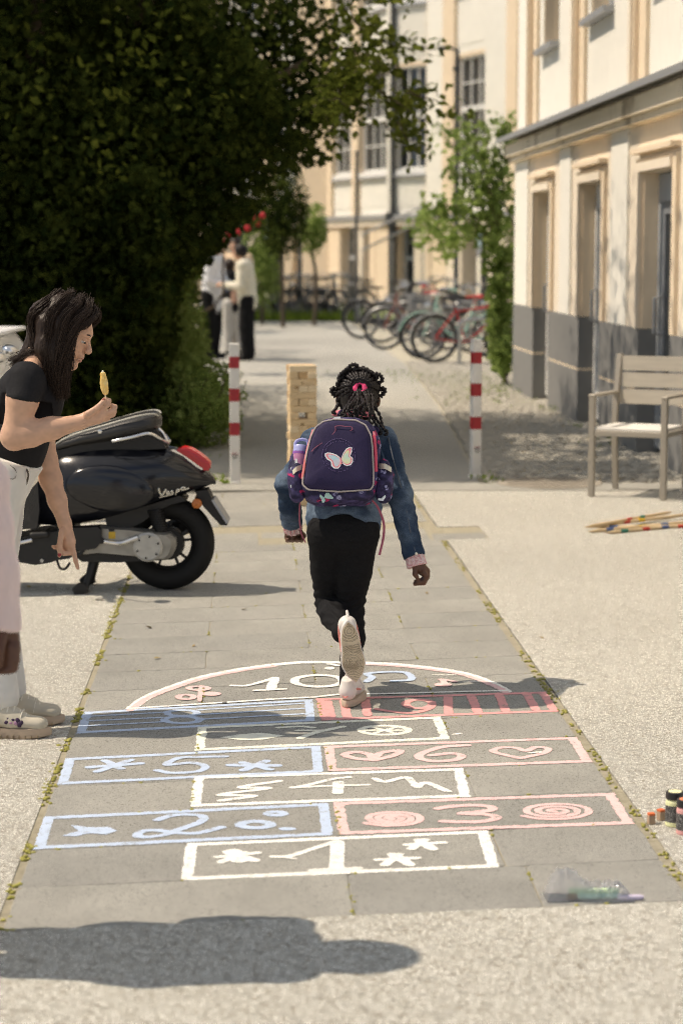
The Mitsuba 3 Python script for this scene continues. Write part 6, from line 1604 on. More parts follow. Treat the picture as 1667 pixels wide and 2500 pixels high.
# ---- the hopping child
rp_ = np.random.default_rng(5)
kid = thing('person', 'child in denim jacket and black trousers hopping on one leg, seen from behind', 'person')
hipL, hipR = A((803, 1298, 7.60), (874, 1298, 7.60))
kneeR, ankR = A((856, 1480, 7.66), (851, 1662, 7.50))
kneeL, ankL = A((804, 1476, 7.74), (832, 1536, 7.45))
chest, waist, neck, head = A((846, 1110, 7.76), (840, 1225, 7.64), (866, 1030, 7.82), (874, 966, 7.88))
shL, shR = A((766, 1085, 7.78), (934, 1078, 7.78))
elL, wrL = A((702, 1182, 7.72), (712, 1277, 7.82))
elR, wrR = A((976, 1208, 7.68), (1013, 1366, 7.58))
P_ = []
P_ += chain([hipR, kneeR, ankR], [0.062, 0.042, 0.027]) + chain([hipL, kneeL, ankL], [0.062, 0.042, 0.027])
P_ += [('b', hipL, hipR, 0.050, 0.050), ('b', (hipL + hipR) / 2, chest, 0.055, 0.08), ('b', shL, shR, 0.045, 0.045), ('b', chest, neck, 0.06, 0.035), ('b', neck, head - [0, 0, 0.04], 0.034, 0.036)]
P_ += [('e', head, (0.070, 0.086, 0.088), rotx(-0.25)), ('e', head + [0, 0.045, -0.045], (0.048, 0.045, 0.055), rotx(-0.25))]
for s in (-1, 1):
    P_.append(('e', head + [s * 0.074, 0.01, -0.018], (0.010, 0.018, 0.026), rotz(s * 0.3), {'k': 0.008}))
P_ += [('e', head + [0, 0.095, -0.02], (0.012, 0.014, 0.014), None, {'k': 0.01}), ('e', head + [0, 0.088, -0.055], (0.02, 0.01, 0.006), None, {'k': 0.006})]
P_ += chain([shL, elL, wrL], [0.042, 0.034, 0.024]) + chain([shR, elR, wrR], [0.042, 0.034, 0.023])
# right hand: back of the hand to the right, fingers curled under to the left
w, kn = wrR, at(1037, 1396, 7.57)
P_ += chain([w, at(1022, 1384, 7.575), kn], [0.021, 0.022, 0.020], k=0.012)
for i, (dy, m1, m2, tip) in enumerate(((-0.024, (1042, 1407), (1034, 1421), (1019, 1424)), (-0.008, (1044, 1408), (1035, 1424), (1012, 1427)), (0.008, (1043, 1406), (1033, 1421), (1011, 1424)), (0.022, (1040, 1403), (1030, 1416), (1013, 1419)))):
    y = 7.57 + dy
    P_ += chain([kn + [-0.004, dy, 0.0], at(*m1, y), at(*m2, y), at(*tip, y)], [0.0105, 0.0088, 0.0078, 0.0062], k=0.004)
P_ += chain([at(1014, 1386, 7.555), at(1013, 1402, 7.545), at(1020, 1414, 7.545)], [0.011, 0.009, 0.007], k=0.006)
# left hand: loose fist swinging forward
kl = at(716, 1303, 7.84)
P_ += chain([wrL, kl], [0.021, 0.021], k=0.012)
for i, u in enumerate((700, 711, 723, 734)):
    P_ += chain([kl + [(u - 717) * 0.0013, 0.01, 0.003], at(u, 1312, 7.865), at(u + 2, 1320, 7.85), at(u + 4, 1317, 7.825)], [0.0105, 0.009, 0.008, 0.007], k=0.004)
P_ += chain([at(733, 1298, 7.82), at(742, 1308, 7.83), at(737, 1315, 7.835)], [0.010, 0.0085, 0.007], k=0.006)
part(kid, 'body', skin(P_, 0.0042, 0.014, 5), 'skin_brown', smooth=True)
# trousers
tp = chain([hipR, at(864, 1390, 7.63), kneeR, at(860, 1560, 7.60), at(854, 1640, 7.52)], [0.078, 0.068, 0.050, 0.046, 0.036], k=0.010) + chain([hipL, at(803, 1390, 7.67), kneeL, at(815, 1505, 7.60), ankL + [0, 0.02, 0.004]], [0.080, 0.068, 0.053, 0.050, 0.037], k=0.010)
tp += [('b', hipL + [0.006, -0.004, -0.005], hipR + [-0.006, -0.004, -0.005], 0.078, 0.077), ('b', (hipL + hipR) / 2, waist, 0.088, 0.082, {'flat': ((0, 1, 0), 0.80)})]
trs = skin(tp, 0.0050, 0.022, 5)
v_ = np.array(trs.vertices)
kn_w = np.exp(-((v_[:, 2] - kneeR[2]) / 0.07) ** 2) + 0.7 * np.exp(-((v_[:, 2] - kneeR[2] + 0.17) / 0.05) ** 2)
trs.vertices = v_ + np.array(trs.vertex_normals) * (0.0028 * np.sin(v_[:, 2] * 250 + 5 * np.sin(v_[:, 0] * 38 + v_[:, 2] * 20)) * kn_w)[:, None]
part(kid, 'trousers', ruffle(trs, 0.0035, 22, 3, (1, 1, 2.2)), 'black_cotton', smooth=True)
for s in (-1, 1):
    q = np.array([waist + [0.042 * s, -0.088, -0.075], waist + [0.105 * s, -0.055, -0.070], waist + [0.10 * s, -0.07, -0.16], waist + [0.065 * s, -0.094, -0.178], waist + [0.036 * s, -0.096, -0.155], waist + [0.042 * s, -0.088, -0.075]])
# jacket
jk = [('b', waist + [0, 0.005, -0.060], chest, 0.138, 0.126, {'flat': ((0, 1, 0), 0.92)}), ('b', shL + [0.015, 0, -0.005], shR + [-0.015, 0, -0.005], 0.062, 0.062), ('b', chest, neck + [0, 0, -0.03], 0.09, 0.05)]
jk += chain([shL, elL, wrL + (wrL - elL) * -0.06], [0.057, 0.044, 0.038]) + chain([shR, elR, at(1007, 1345, 7.59)], [0.057, 0.044, 0.039])
hem = at(838, 1262, 7.55)
jk += [('cut', hem + [0, 0, -0.112], (0, 0.25, -1), 0.165)]
jk += [('e', at(836, 1345, 7.44), (0.118, 0.30, 0.128), None, {'carve': True, 'k': 0.012})]
jm = ruffle(ruffle(skin(jk, 0.0052, 0.022, 5), 0.0085, 15, 7), 0.0045, 34, 9, (1, 1, 1.6))
part(kid, 'jacket', jm, 'denim', smooth=True)
for pts_ in ([shR + [0.02, -0.058, 0.02], at(962, 1130, 7.655), elR + [0.012, -0.043, 0.0], at(1000, 1290, 7.585), at(1013, 1345, 7.55)], [shL + [-0.01, -0.058, 0.015], at(726, 1130, 7.69), elL + [0.010, -0.043, 0], at(706, 1235, 7.73), at(711, 1268, 7.765)]):
    part(kid, 'sleeve_seam', tube(curve(pts_, 40), 0.0024, 5), 'denim_seam')
for s, (a, b, r) in (('cuff', (at(1005, 1338, 7.595), at(1012, 1360, 7.582), 0.0415)), ('cuff', (at(711, 1262, 7.80), at(713, 1279, 7.82), 0.0405))):
    part(kid, 'jacket_cuff', ruffle(skin([('b', a, b, r, r), ('cut', b, b - a), ('cut', a, a - b)], 0.005, 0.01, 3), 0.0015, 40, 1), 'denim', smooth=True)
c_ = at(1016, 1352, 7.545)
part(kid, 'cuff_button', xf(trimesh.creation.icosphere(subdivisions=2, radius=0.0055), t=c_), 'letter_chrome', smooth=True)
for a, b, r0, r1 in ((at(1011, 1358, 7.585), at(1018, 1383, 7.575), 0.033, 0.037), (at(713, 1277, 7.82), at(716, 1294, 7.84), 0.033, 0.036)):
    m_ = skin([('b', a, b, r0, r1), ('cut', b, b - a)], 0.0035, 0.008, 2)
    vv = np.array(m_.vertices)
    ax_ = (b - a) / np.linalg.norm(b - a)
    q = (vv - a) - np.outer((vv - a) @ ax_, ax_)
    ang = np.arctan2(q @ np.cross(ax_, [0, 1, 0]), q @ np.array([0, 1.0, 0]))
    m_.vertices = vv + q / (np.linalg.norm(q, axis=1, keepdims=True) + 1e-9) * (0.0028 * np.sin(ang * 13 + 20 * ((vv - a) @ ax_)))[:, None]
    part(kid, 'shirt_cuff', m_, 'pink_check', smooth=True)
part(kid, 'shirt_collar', ruffle(skin([('b', at(818, 1010, 7.76), at(856, 1007, 7.73), 0.011, 0.013), ('b', at(856, 1007, 7.73), at(905, 1012, 7.76), 0.012, 0.010)], 0.004, 0.01, 3), 0.004, 60, 4), 'collar_pink', smooth=True)
# socks and shoes
part(kid, 'sock', skin([('b', ankR + [0, 0, 0.035], ankR + [0.002, 0.0, -0.03], 0.033, 0.037)], 0.005, 0.01, 3), 'black_cotton', smooth=True)
part(kid, 'sock', skin([('b', ankL + [0, 0.03, 0.006], ankL + [0.004, -0.02, -0.01], 0.036, 0.038)], 0.005, 0.01, 3), 'black_cotton', smooth=True)
hb_ = ground(845, 1731)
MR = mat4(rotz(math.pi / 2 - 0.22), hb_ + [0, 0.0, 0.001])
sR = sneaker(kid, MR, 0.225, 'shoe_white', 'shoe_sole_beige', 'shoe_white', wide=1.12)
part(sR, 'stripe', cat(*[tube(curve([(0.004, s * 0.010, 0.062), (0.03, s * 0.028, 0.066), (0.075, s * 0.031, 0.058), (0.11, s * 0.030, 0.048)], 16), 0.0042, 6) for s in (-1, 1)]), 'shoe_pink', M=MR)
part(sR, 'swoosh', tube(curve([(-0.003, 0.013, 0.047), (-0.0035, 0.004, 0.041), (-0.0035, -0.003, 0.044), (-0.002, -0.012, 0.053)], 12), [0.001 + 0.0024 * math.sin(math.pi * i / 11) for i in range(12)], 5), 'shoe_pink', M=MR)
# raised foot: toe down, sole towards the viewer
dl = at(870, 1672, 7.33) - at(848, 1514, 7.33)
dl /= np.linalg.norm(dl)
nz = np.array([-0.10, 0.99, 0.10])
nz -= dl * (nz @ dl)
nz /= np.linalg.norm(nz)
ML = mat4(np.column_stack([dl, np.cross(nz, dl), nz]), at(848.5, 1514, 7.335))
sL = sneaker(kid, ML, 0.232, 'shoe_white', 'shoe_white', 'shoe_white', plat=0.024, wide=1.15)
n = 44
a = np.arange(n) * 2 * np.pi / n
x = 0.5 + 0.5 * np.cos(a)
hw = np.interp(x, [0, 0.08, 0.25, 0.45, 0.7, 0.88, 1.0], [0.035, 0.13, 0.155, 0.148, 0.198, 0.158, 0.035]) * 0.232 * 0.96
tread = np.column_stack([0.006 + x * 0.222, np.sign(np.sin(a)) * np.abs(np.sin(a)) ** 0.6 * hw])
cc = tread.mean(0)
part(sL, 'tread', loft([np.column_stack([cc + (tread - cc) * k, np.full(n, z)]) for k, z in ((0.96, 0.004), (0.98, -0.0035), (0.93, -0.005))]), 'sole_tan', M=ML, smooth=40)
grooves = []
T_ = Polygon(tread).buffer(-0.004)
for cx, cy, rs in ((0.040, 0.0, (0.009, 0.016, 0.019, 0.025, 0.028, 0.034, 0.038)), (0.153, 0.0, (0.008, 0.014, 0.018, 0.024, 0.029, 0.035, 0.040, 0.046, 0.052, 0.058, 0.064))):
    for r_ in rs:
        ring = Point(cx, cy).buffer(r_, 24).exterior.intersection(T_)
        for g_ in getattr(ring, 'geoms', [ring]):
            if g_.geom_type == 'LineString' and g_.length > 0.004:
                q = np.array(g_.coords)
                if cx < 0.1 and r_ > 0.03:
                    q = q[q[:, 0] < 0.082]
                if cx > 0.1:
                    q = q[q[:, 0] > 0.092]
                if len(q) > 2:
                    grooves.append(tube(np.column_stack([q, np.full(len(q), -0.0050)]), 0.0008, 4))
for xx in (0.153, 0.174):
    grooves.append(tube([(xx, -0.032, -0.0048), (xx - 0.004, 0.032, -0.0048)], 0.0009, 4))
k_ = part(sL, 'tread_grooves', cat(grooves), 'sole_groove', M=ML, smooth=False)
labels[k_] = {'kind': 'stuff'}
part(sL, 'heel_loop', tube(curve([(0.012, -0.006, 0.085), (-0.016, -0.006, 0.075), (-0.020, -0.006, 0.060), (-0.004, -0.006, 0.045)], 12), 0.005, 6), 'shoe_white', M=ML)
part(sL, 'stripe', cat(*[tube(curve([(0.004, s * 0.014, 0.060), (0.03, s * 0.030, 0.062), (0.075, s * 0.034, 0.055), (0.12, s * 0.034, 0.045)], 16), 0.0042, 6) for s in (-1, 1)]), 'shoe_pink', M=ML)
# hair: scalp, braids drawn to the band, the tail
tie = head + [0.006, -0.090, 0.036]
part(kid, 'hair', skin([('e', head + [0, -0.008, 0.010], (0.0755, 0.085, 0.088), rotx(-0.25)), ('b', head + [-0.03, -0.055, -0.06], head + [0.03, -0.055, -0.06], 0.028, 0.028), ('cut', head + [0, 0.050, 0.01], (0, 1, -0.35))], 0.005, 0.02, 3), 'hair_black', smooth=True)
for i in range(30):
    th = -0.55 + (2 * math.pi - 0.0) * i / 30 + rp_.normal(0, 0.05)
    d = np.array([math.cos(th), 0, math.sin(th)])
    R_ = np.array([0.078, 0.088, 0.090])
    root = head + np.array([0.078 * d[0], 0.050 if d[2] > -0.2 else -0.02, 0.012 + 0.090 * d[2]]) * 0.98
    mid = head + np.array([0.070 * d[0], -0.020, 0.010 + 0.082 * d[2]]) * (1.03 + 0.12 * rp_.random()) + [0, 0, 0.004]
    mid2 = tie + np.array([0.040 * d[0], 0.012, 0.036 * d[2]]) * (1.0 + 0.25 * rp_.random()) + [0, -0.008, 0]
    part(kid, 'braid', braid([root, mid, mid2, tie + d * 0.006], 0.0072, 34), 'hair_black', smooth=True)
for i in range(9):                                                 # looped-up ends that stand off the crown
    th = 0.62 + 1.95 * i / 8 + rp_.normal(0, 0.06)
    d = np.array([math.cos(th), 0, math.sin(th)])
    a_ = head + np.array([0.066 * d[0], -0.030, 0.012 + 0.074 * d[2]])
    up_ = d * (0.016 + 0.024 * rp_.random())
    side_ = np.cross(d, [0, 1, 0]) * 0.014
    part(kid, 'braid', braid([a_ - side_, a_ + up_ * 0.8 - side_ * 1.2 + [0, -0.012, 0], a_ + up_ + [0, -0.016, 0], a_ + up_ * 0.7 + side_ * 1.3 + [0, -0.012, 0], a_ + side_], 0.0075, 30), 'hair_black', smooth=True)
for s in (-1, 1):
    a_ = head + [s * 0.070, -0.012, 0.016]
    part(kid, 'braid', braid([a_, a_ + [s * 0.022, -0.008, 0.014], a_ + [s * 0.030, -0.004, 0.002], a_ + [s * 0.014, 0.0, -0.018]], 0.0085, 22), 'hair_black', smooth=True)
for i in range(17):
    a_ = tie + [rp_.normal(0, 0.010), -0.012, -0.006]
    ex = (i - 8) / 8
    e = at(868 + 34 * ex + rp_.normal(0, 4), 1020 + rp_.uniform(-26, 26) - 10 * abs(ex), 7.60 + 0.03 * abs(ex))
    m1 = a_ + [0.018 * ex, -0.030 + 0.006 * rp_.normal(), -0.022]
    m2 = m1 * 0.45 + e * 0.55 + [0.006 * rp_.normal() + 0.008 * ex, -0.022, 0]
    part(kid, 'braid', braid([a_, m1, m2, e, e + [0.010 * rp_.normal(), -0.006, -0.010], e + [0.014 * rp_.normal(), -0.002, -0.004]], 0.0058, 46, 0.4, 0.6), 'hair_black', smooth=True)
for q in ([(908, 985, 7.80), (926, 1012, 7.76), (934, 1040, 7.74), (945, 1058, 7.71), (938, 1062, 7.70)], [(905, 995, 7.79), (918, 1022, 7.75), (938, 1048, 7.72), (946, 1052, 7.71)], [(900, 1000, 7.78), (914, 1030, 7.74), (930, 1056, 7.71), (924, 1060, 7.70)], [(826, 985, 7.79), (818, 1000, 7.76), (812, 1006, 7.74), (820, 1010, 7.73)]):
    part(kid, 'braid', braid(A(*q), 0.0062, 34, 0.4, 0.7), 'hair_black', smooth=True)
part(kid, 'hair_band', ruffle(xf(torus(0.0180, 0.0095, 28, 10), rotx(-0.5), tie + [0, -0.008, 0]), 0.004, 90, 2), 'scrunchie_pink', smooth=True)
# ---- the backpack
def _bagcloth(p, n, uv):
    return mi.Color3f(0.026, 0.020, 0.062) * (0.75 + 0.5 * noise(p.x * 500, p.y * 500, p.z * 500)) * (0.85 + 0.3 * fbm(p.x * 16, p.y * 16, p.z * 16, octaves=3))


mat('bag_navy', _bagcloth, 0.75, spec=0.25)


def _bagprint(p, n, uv):
    d1, d2, r = voronoi(p.x * 34 + p.y * 11, p.z * 34)
    sp = fbm(p.x * 40, p.y * 40, p.z * 40, octaves=3)
    c = mix((0.020, 0.018, 0.050), (0.07, 0.06, 0.16), smoothstep(0.4, 0.7, sp))
    blot = smoothstep(0.34, 0.28, d1)
    col = dr.select(r < 0.28, mi.Color3f(0.42, 0.03, 0.12), dr.select(r < 0.42, mi.Color3f(0.30, 0.30, 0.50), mi.Color3f(0.045, 0.035, 0.10)))
    return mix(c, col, blot * smoothstep(0.35, 0.5, noise(p.x * 150, p.y * 150, p.z * 150)))


mat('bag_print', _bagprint, 0.7, spec=0.25)
mat('bag_piping', (0.42, 0.37, 0.35), 0.5)
mat('zip_pink', (0.60, 0.07, 0.13), 0.6)
mat('zip_coral', (0.66, 0.20, 0.19), 0.55)
mat('reflective_strip', (0.60, 0.56, 0.46), 0.4)
mat('wing_white', (0.72, 0.76, 0.78), 0.5)
mat('wing_pink', (0.70, 0.24, 0.28), 0.5)
mat('wing_aqua', lambda p, n, uv: mix((0.34, 0.62, 0.68), (0.72, 0.48, 0.56), noise(p.x * 45, 0.0, p.z * 45)), 0.5)
mat('wing_lemon', lambda p, n, uv: mix((0.74, 0.68, 0.34), (0.42, 0.64, 0.62), noise(p.x * 45 + 8, 0.0, p.z * 45)), 0.5)
mat('wing_mint', (0.46, 0.66, 0.60), 0.6)
mat('thread_pink', (0.34, 0.09, 0.14), 0.7)
mat('dots_lilac', (0.26, 0.20, 0.42), 0.6)
pack = thing('backpack', 'dark blue school backpack with a butterfly on its front, on the child', 'backpack')
TL = 0.30
upv, nv = np.array([0, math.sin(TL), math.cos(TL)]), np.array([0, -math.cos(TL), math.sin(TL)])
MB_ = mat4(np.column_stack([[1, 0, 0], upv, nv]), at(835, 1105, 7.475))      # local x right, y up, z towards the viewer
Q = 0.00147


def bl(x, y):
    """Backpack coordinates of a point of its front view."""
    return np.array([(640 + x / 3.733 - 835) * Q, -(880 + y / 3.733 - 1105) * Q / math.cos(TL)])


def dense(pts, n=70, closed=True):
    p = np.asarray(pts, float)
    if closed:
        p = np.vstack([p, p[:1]])
    ln = LineString(p).buffer(0.0) if False else LineString(p)
    return np.array([ln.interpolate(i / n, normalized=True).coords[0] for i in range(n)])


def rounded(pts, r):
    return np.array(Polygon(pts).buffer(-r).buffer(r, quad_segs=6).exterior.coords)[:-1]


def puffed(pts, levels, n=80):
    """Rings of the outline, inset by d at height z."""
    pg = Polygon(pts)
    c = np.array(pg.centroid.coords[0])
    base = dense(pts, n)
    rings = []
    for d, z in levels:
        k = base - c
        L = np.linalg.norm(k, axis=1, keepdims=True)
        rings.append(np.column_stack([c + k * (1 - d / L), np.full(n, z)]))
    return loft(rings)


outer = rounded([bl(*p) for p in ((345, 1130), (360, 1000), (385, 820), (425, 690), (480, 595), (570, 525), (700, 500), (850, 506), (970, 540), (1045, 615), (1085, 740), (1070, 900), (1060, 1050), (1035, 1160), (1010, 1235), (930, 1268), (480, 1268), (400, 1230))], 0.012)
part(pack, 'main_compartment', ruffle(puffed(outer, ((0.03, -0.150), (0.006, -0.140), (0.0, -0.11), (0.0, -0.035), (0.008, -0.010), (0.03, 0.0))), 0.003, 20, 3), 'bag_print', M=MB_, smooth=50)
front = rounded([bl(*p) for p in ((372, 1128), (385, 1000), (412, 850), (445, 715), (490, 622), (560, 572), (660, 553), (850, 560), (940, 605), (985, 690), (1000, 800), (1008, 1000), (1008, 1130), (985, 1172), (700, 1190), (420, 1172))], 0.010)
fr_ = part(pack, 'front_pocket', ruffle(puffed(front, ((0.0, -0.02), (0.0, 0.010), (0.006, 0.022), (0.018, 0.030), (0.05, 0.036), (0.095, 0.038))), 0.003, 14, 8), 'bag_navy', M=MB_, smooth=50)
o_ = dense(front, 110)
part(pack, 'piping', tube(np.vstack([np.column_stack([o_, np.full(110, 0.016)]), [[*o_[0], 0.016]]]) * [1.012, 1.008, 1], 0.0032, 6, cap=False), 'bag_piping', M=MB_)
for pts_ in (((470, 640), (425, 780), (395, 920), (370, 1075)), ((1018, 690), (1028, 790), (1034, 900), (1036, 1010))):
    q = curve(np.column_stack([[bl(*p) for p in pts_], np.full(4, 0.006)]), 24)
    part(pack, 'zip', tube(q, 0.0062, 6), 'zip_coral' if pts_[0][0] < 600 else 'zip_pink', M=MB_)
q = [bl(395, 905), bl(382, 1000), bl(370, 1065)]
part(pack, 'zip_pull', tube([(*p, 0.016) for p in q], [0.003, 0.0045, 0.0035], 6), 'zip_coral', M=MB_)
# side pockets with reflective strips
for s, pts_, st_ in ((-1, ((300, 870), (312, 1000), (318, 1190)), ((250, 1030), (360, 958))), (1, ((1108, 920), (1116, 1020), (1110, 1200)), ((1060, 945), (1180, 985)))):
    P3 = [np.array([*bl(*p), -0.055]) for p in pts_]
    part(pack, 'side_pocket', ruffle(skin(chain(P3, [0.021, 0.026, 0.028], flat=((0, 0, 1), 1.0)) + [('e', P3[1] + [0, -0.02, 0.0], (0.029, 0.062, 0.045), None)], 0.005, 0.02, 3), 0.003, 30, 5 + s), 'bag_print', M=MB_, smooth=True)
    a_, b_ = bl(*st_[0]), bl(*st_[1])
    c = curve([(a_[0], a_[1], -0.035), ((a_[0] + b_[0]) / 2, (a_[1] + b_[1]) / 2 + 0.002, -0.006), (b_[0], b_[1], -0.020)], 14)
    part(pack, 'reflective_strip', loft([[p + [0, 0.0095, 0.0], p + [0, 0.0095, 0.003], p + [0, -0.0095, 0.003], p + [0, -0.0095, 0.0]] for p in c]), 'reflective_strip', M=MB_, smooth=40)


def wings(parent, name, polys, z, M=MB_):
    for i, (pts_, m_) in enumerate(polys):
        sm = np.array(Polygon([bl(*p) for p in pts_]).buffer(0.0012).buffer(-0.0004, quad_segs=4).exterior.coords)
        part(parent, name, sheet(Polygon(sm), z + 0.0007 * (i + 1), 0.0012), m_, M=M, smooth=False)


bf = part(pack, 'butterfly_patch', tube([(*bl(712, 905), 0.0395), (*bl(722, 960), 0.0395)], [0.002, 0.0028], 6), 'wing_pink', M=MB_)
wings(bf, 'wing', [([(708, 905), (680, 880), (640, 865), (600, 858), (574, 866), (572, 885), (590, 915), (628, 938), (632, 975), (655, 996), (690, 998), (712, 975), (720, 935)], 'wing_white'),
                   ([(706, 910), (660, 880), (610, 866), (584, 872), (584, 885), (600, 910), (636, 932), (642, 970), (660, 988), (690, 990), (706, 970), (714, 935)], 'wing_pink'),
                   ([(704, 913), (660, 888), (622, 876), (600, 880), (610, 902), (645, 925), (655, 955), (664, 978), (686, 980), (700, 962), (710, 935)], 'wing_aqua')], 0.0375)
wings(bf, 'wing', [([(722, 910), (735, 870), (765, 825), (800, 808), (817, 815), (815, 850), (800, 888), (822, 905), (824, 940), (808, 965), (775, 976), (745, 965), (726, 935)], 'wing_white'),
                   ([(726, 910), (742, 872), (770, 832), (800, 816), (810, 822), (806, 850), (792, 890), (814, 908), (816, 938), (802, 958), (774, 968), (748, 957), (729, 932)], 'wing_pink'),
                   ([(729, 912), (746, 876), (768, 845), (784, 838), (790, 852), (784, 892), (800, 905), (806, 932), (794, 950), (774, 958), (750, 950), (732, 930)], 'wing_lemon')], 0.0375)
dd = []
for r0, nd in ((150, 74), (128, 50)):
    for k in range(nd):
        if rp_.random() < 0.25:
            continue
        t = 2 * math.pi * k / nd
        p = bl(697 + r0 * math.cos(t), 880 + r0 * math.sin(t) * 0.97)
        dd.append(box(p[0] - 0.0009, p[0] + 0.0009, p[1] - 0.0009, p[1] + 0.0009, 0.0365, 0.0400))
k_ = part(pack, 'dotted_ring', cat(dd), 'dots_lilac', M=MB_, smooth=False)
labels[k_] = {'kind': 'stuff'}
part(pack, 'embroidered_line', tube(np.column_stack([curve(np.column_stack([[bl(*p) for p in ((448, 850), (480, 815), (560, 760), (630, 705), (668, 660), (664, 628), (700, 620), (760, 625), (815, 632), (820, 655), (800, 662))], np.zeros(11)]), 70)[:, :2], np.linspace(0.0345, 0.0395, 70)]), 0.0011, 5), 'thread_pink', M=MB_)
wings(pack, 'butterfly_print', [([(566, 1238), (580, 1200), (605, 1200), (648, 1240), (640, 1250), (590, 1246)], 'wing_mint'), ([(562, 1240), (530, 1214), (524, 1228), (540, 1250), (548, 1280), (562, 1284), (574, 1262)], 'wing_mint')], 0.0025)
wings(pack, 'butterfly_print', [([(1085, 1240), (1120, 1206), (1124, 1222), (1100, 1258), (1058, 1250), (1060, 1236)], 'wing_white')], -0.022)
wings(pack, 'butterfly_print', [([(300, 930), (300, 880), (314, 885), (322, 930), (298, 962), (260, 985), (256, 965)], 'wing_white'), ([(272, 1095), (290, 1080), (286, 1110), (262, 1140), (256, 1120)], 'wing_white')], -0.025)
wings(pack, 'butterfly_print', [([(1012, 680), (1008, 650), (1025, 655), (1034, 690), (1010, 700), (990, 690)], 'wing_pink'), ([(640, 545), (660, 522), (712, 520), (706, 540)], 'wing_white')], -0.002)
q = A((905, 1218, 7.50), (922, 1238, 7.52), (936, 1275, 7.53), (936, 1310, 7.54), (926, 1355, 7.54))
part(pack, 'strap_end', loft([[p + [-0.0045, 0, 0], p + [0, -0.002, 0], p + [0.0045, 0, 0], p + [0, 0.002, 0]] for p in curve(q, 30)]), 'thread_pink', smooth=40)
q = A((733, 1215, 7.55), (731, 1260, 7.57), (735, 1300, 7.58), (746, 1325, 7.58))
part(pack, 'strap_end', loft([[p + [-0.0025, 0, 0], p + [0, -0.0015, 0], p + [0.0025, 0, 0], p + [0, 0.0015, 0]] for p in curve(q, 24)]), 'thread_pink', smooth=40)
for s, u in ((-1, 772), (1, 928)):
    part(pack, 'shoulder_strap', tube(curve([at(u + s * -14, 1050, 7.70), at(u, 1058, 7.80), at(u + s * 2, 1090, 7.90), at(u + s * 4, 1150, 7.86)], 20), 0.016, 8), 'bag_navy')
part(pack, 'top_handle', tube(curve([at(826, 1013, 7.66), at(832, 1004, 7.68), at(850, 1004, 7.68), at(858, 1013, 7.66)], 14), 0.006, 6), 'bag_navy')
bot = thing('drinking_bottle', 'lilac drinking bottle with a loop lid in the side pocket of the backpack', 'bottle')
mat('bottle_lilac', (0.34, 0.36, 0.66), 0.3)
mat('bottle_purple', (0.24, 0.09, 0.36), 0.35)
mat('bottle_pink', (0.45, 0.20, 0.36), 0.25)
bx_, by_ = bl(342, 820)
MBo = MB_ @ mat4(rotz(-0.10), (bx_, by_, -0.055)) @ mat4(rotx(-math.pi / 2))
part(bot, 'bottle', lathe([(0, -0.13), (0.026, -0.13), (0.029, -0.125), (0.029, -0.015), (0.026, -0.004), (0, -0.004)], 28), 'bottle_pink', M=MBo)
part(bot, 'ring', lathe([(0.0, -0.004), (0.0275, -0.004), (0.0275, 0.005), (0, 0.005)], 28), 'bottle_purple', M=MBo)
part(bot, 'lid', lathe([(0.0, 0.005), (0.0265, 0.005), (0.0265, 0.022), (0.022, 0.030), (0, 0.030)], 28), 'bottle_lilac', M=MBo)
part(bot, 'loop', tube(curve([(-0.022, 0, 0.024), (-0.018, 0, 0.044), (0.002, 0, 0.053), (0.020, 0, 0.049), (0.026, 0, 0.034), (0.024, 0, 0.02)], 24), 0.0055, 8), 'bottle_lilac', M=MBo)
# ---- the leaning woman
rw = np.random.default_rng(17)
fem = thing('person', 'dark haired woman in black top and white trousers, leaning forward and pointing at the ground', 'person')
CY_ = 7.15


def atw(u, v, y):
    k = 0.78 if v < 1160 or u > 95 else 1.0
    return at(u, v, 7.17 + (y - 7.15) * k)


HO = atw(158, 812, CY_)                                   # between the ears
RH = roty(math.radians(26)) @ rotz(math.radians(-4))
hs = 0.93


def hp_(x, y, z):
    return HO + RH @ (np.array([x, y, z]) * hs)


def he(c, r, **o):
    return ('e', hp_(*c), np.array(r) * hs, RH, o)


def hb2(a_, b_, ra, rb, **o):
    return ('b', hp_(*a_), hp_(*b_), ra * hs, rb * hs, o)


nk = atw(96, 872, CY_)
hd = [he((-0.018, 0, 0.045), (0.098, 0.077, 0.088)), he((0.034, 0, -0.018), (0.055, 0.058, 0.088), k=0.03), hb2((0.015, 0, -0.072), (0.066, 0, -0.096), 0.043, 0.021, k=0.03)]
for s in (-1, 1):
    hd.append(he((0.050, s * 0.031, -0.030), (0.030, 0.026, 0.034), k=0.02))
hd += [he((0.074, 0, 0.032), (0.020, 0.050, 0.022), k=0.02), hb2((0.084, 0, 0.020), (0.110, 0, -0.020), 0.007, 0.0115, k=0.010), he((0.104, 0, -0.026), (0.011, 0.015, 0.008), k=0.008)]
for s in (-1, 1):
    hd.append(he((0.094, s * 0.032, 0.010), (0.013, 0.019, 0.010), carve=True, k=0.010))
    hd.append(he((-0.012, s * 0.076, -0.002), (0.020, 0.008, 0.030), k=0.008))
hd += [he((0.088, 0, -0.049), (0.015, 0.022, 0.012), k=0.010), he((0.0935, 0, -0.0545), (0.0105, 0.021, 0.0062), k=0.005), he((0.0910, 0, -0.0680), (0.0105, 0.018, 0.0065), k=0.005), he((0.078, 0, -0.095), (0.018, 0.020, 0.016), k=0.015)]
hd += [('b', hp_(-0.025, 0, -0.055), nk, 0.050, 0.050)]
shN, shF = atw(62, 928, 6.98), atw(84, 928, 7.33)
chestW, waistW, pelW = atw(66, 990, CY_), atw(38, 1080, CY_), atw(4, 1162, CY_)
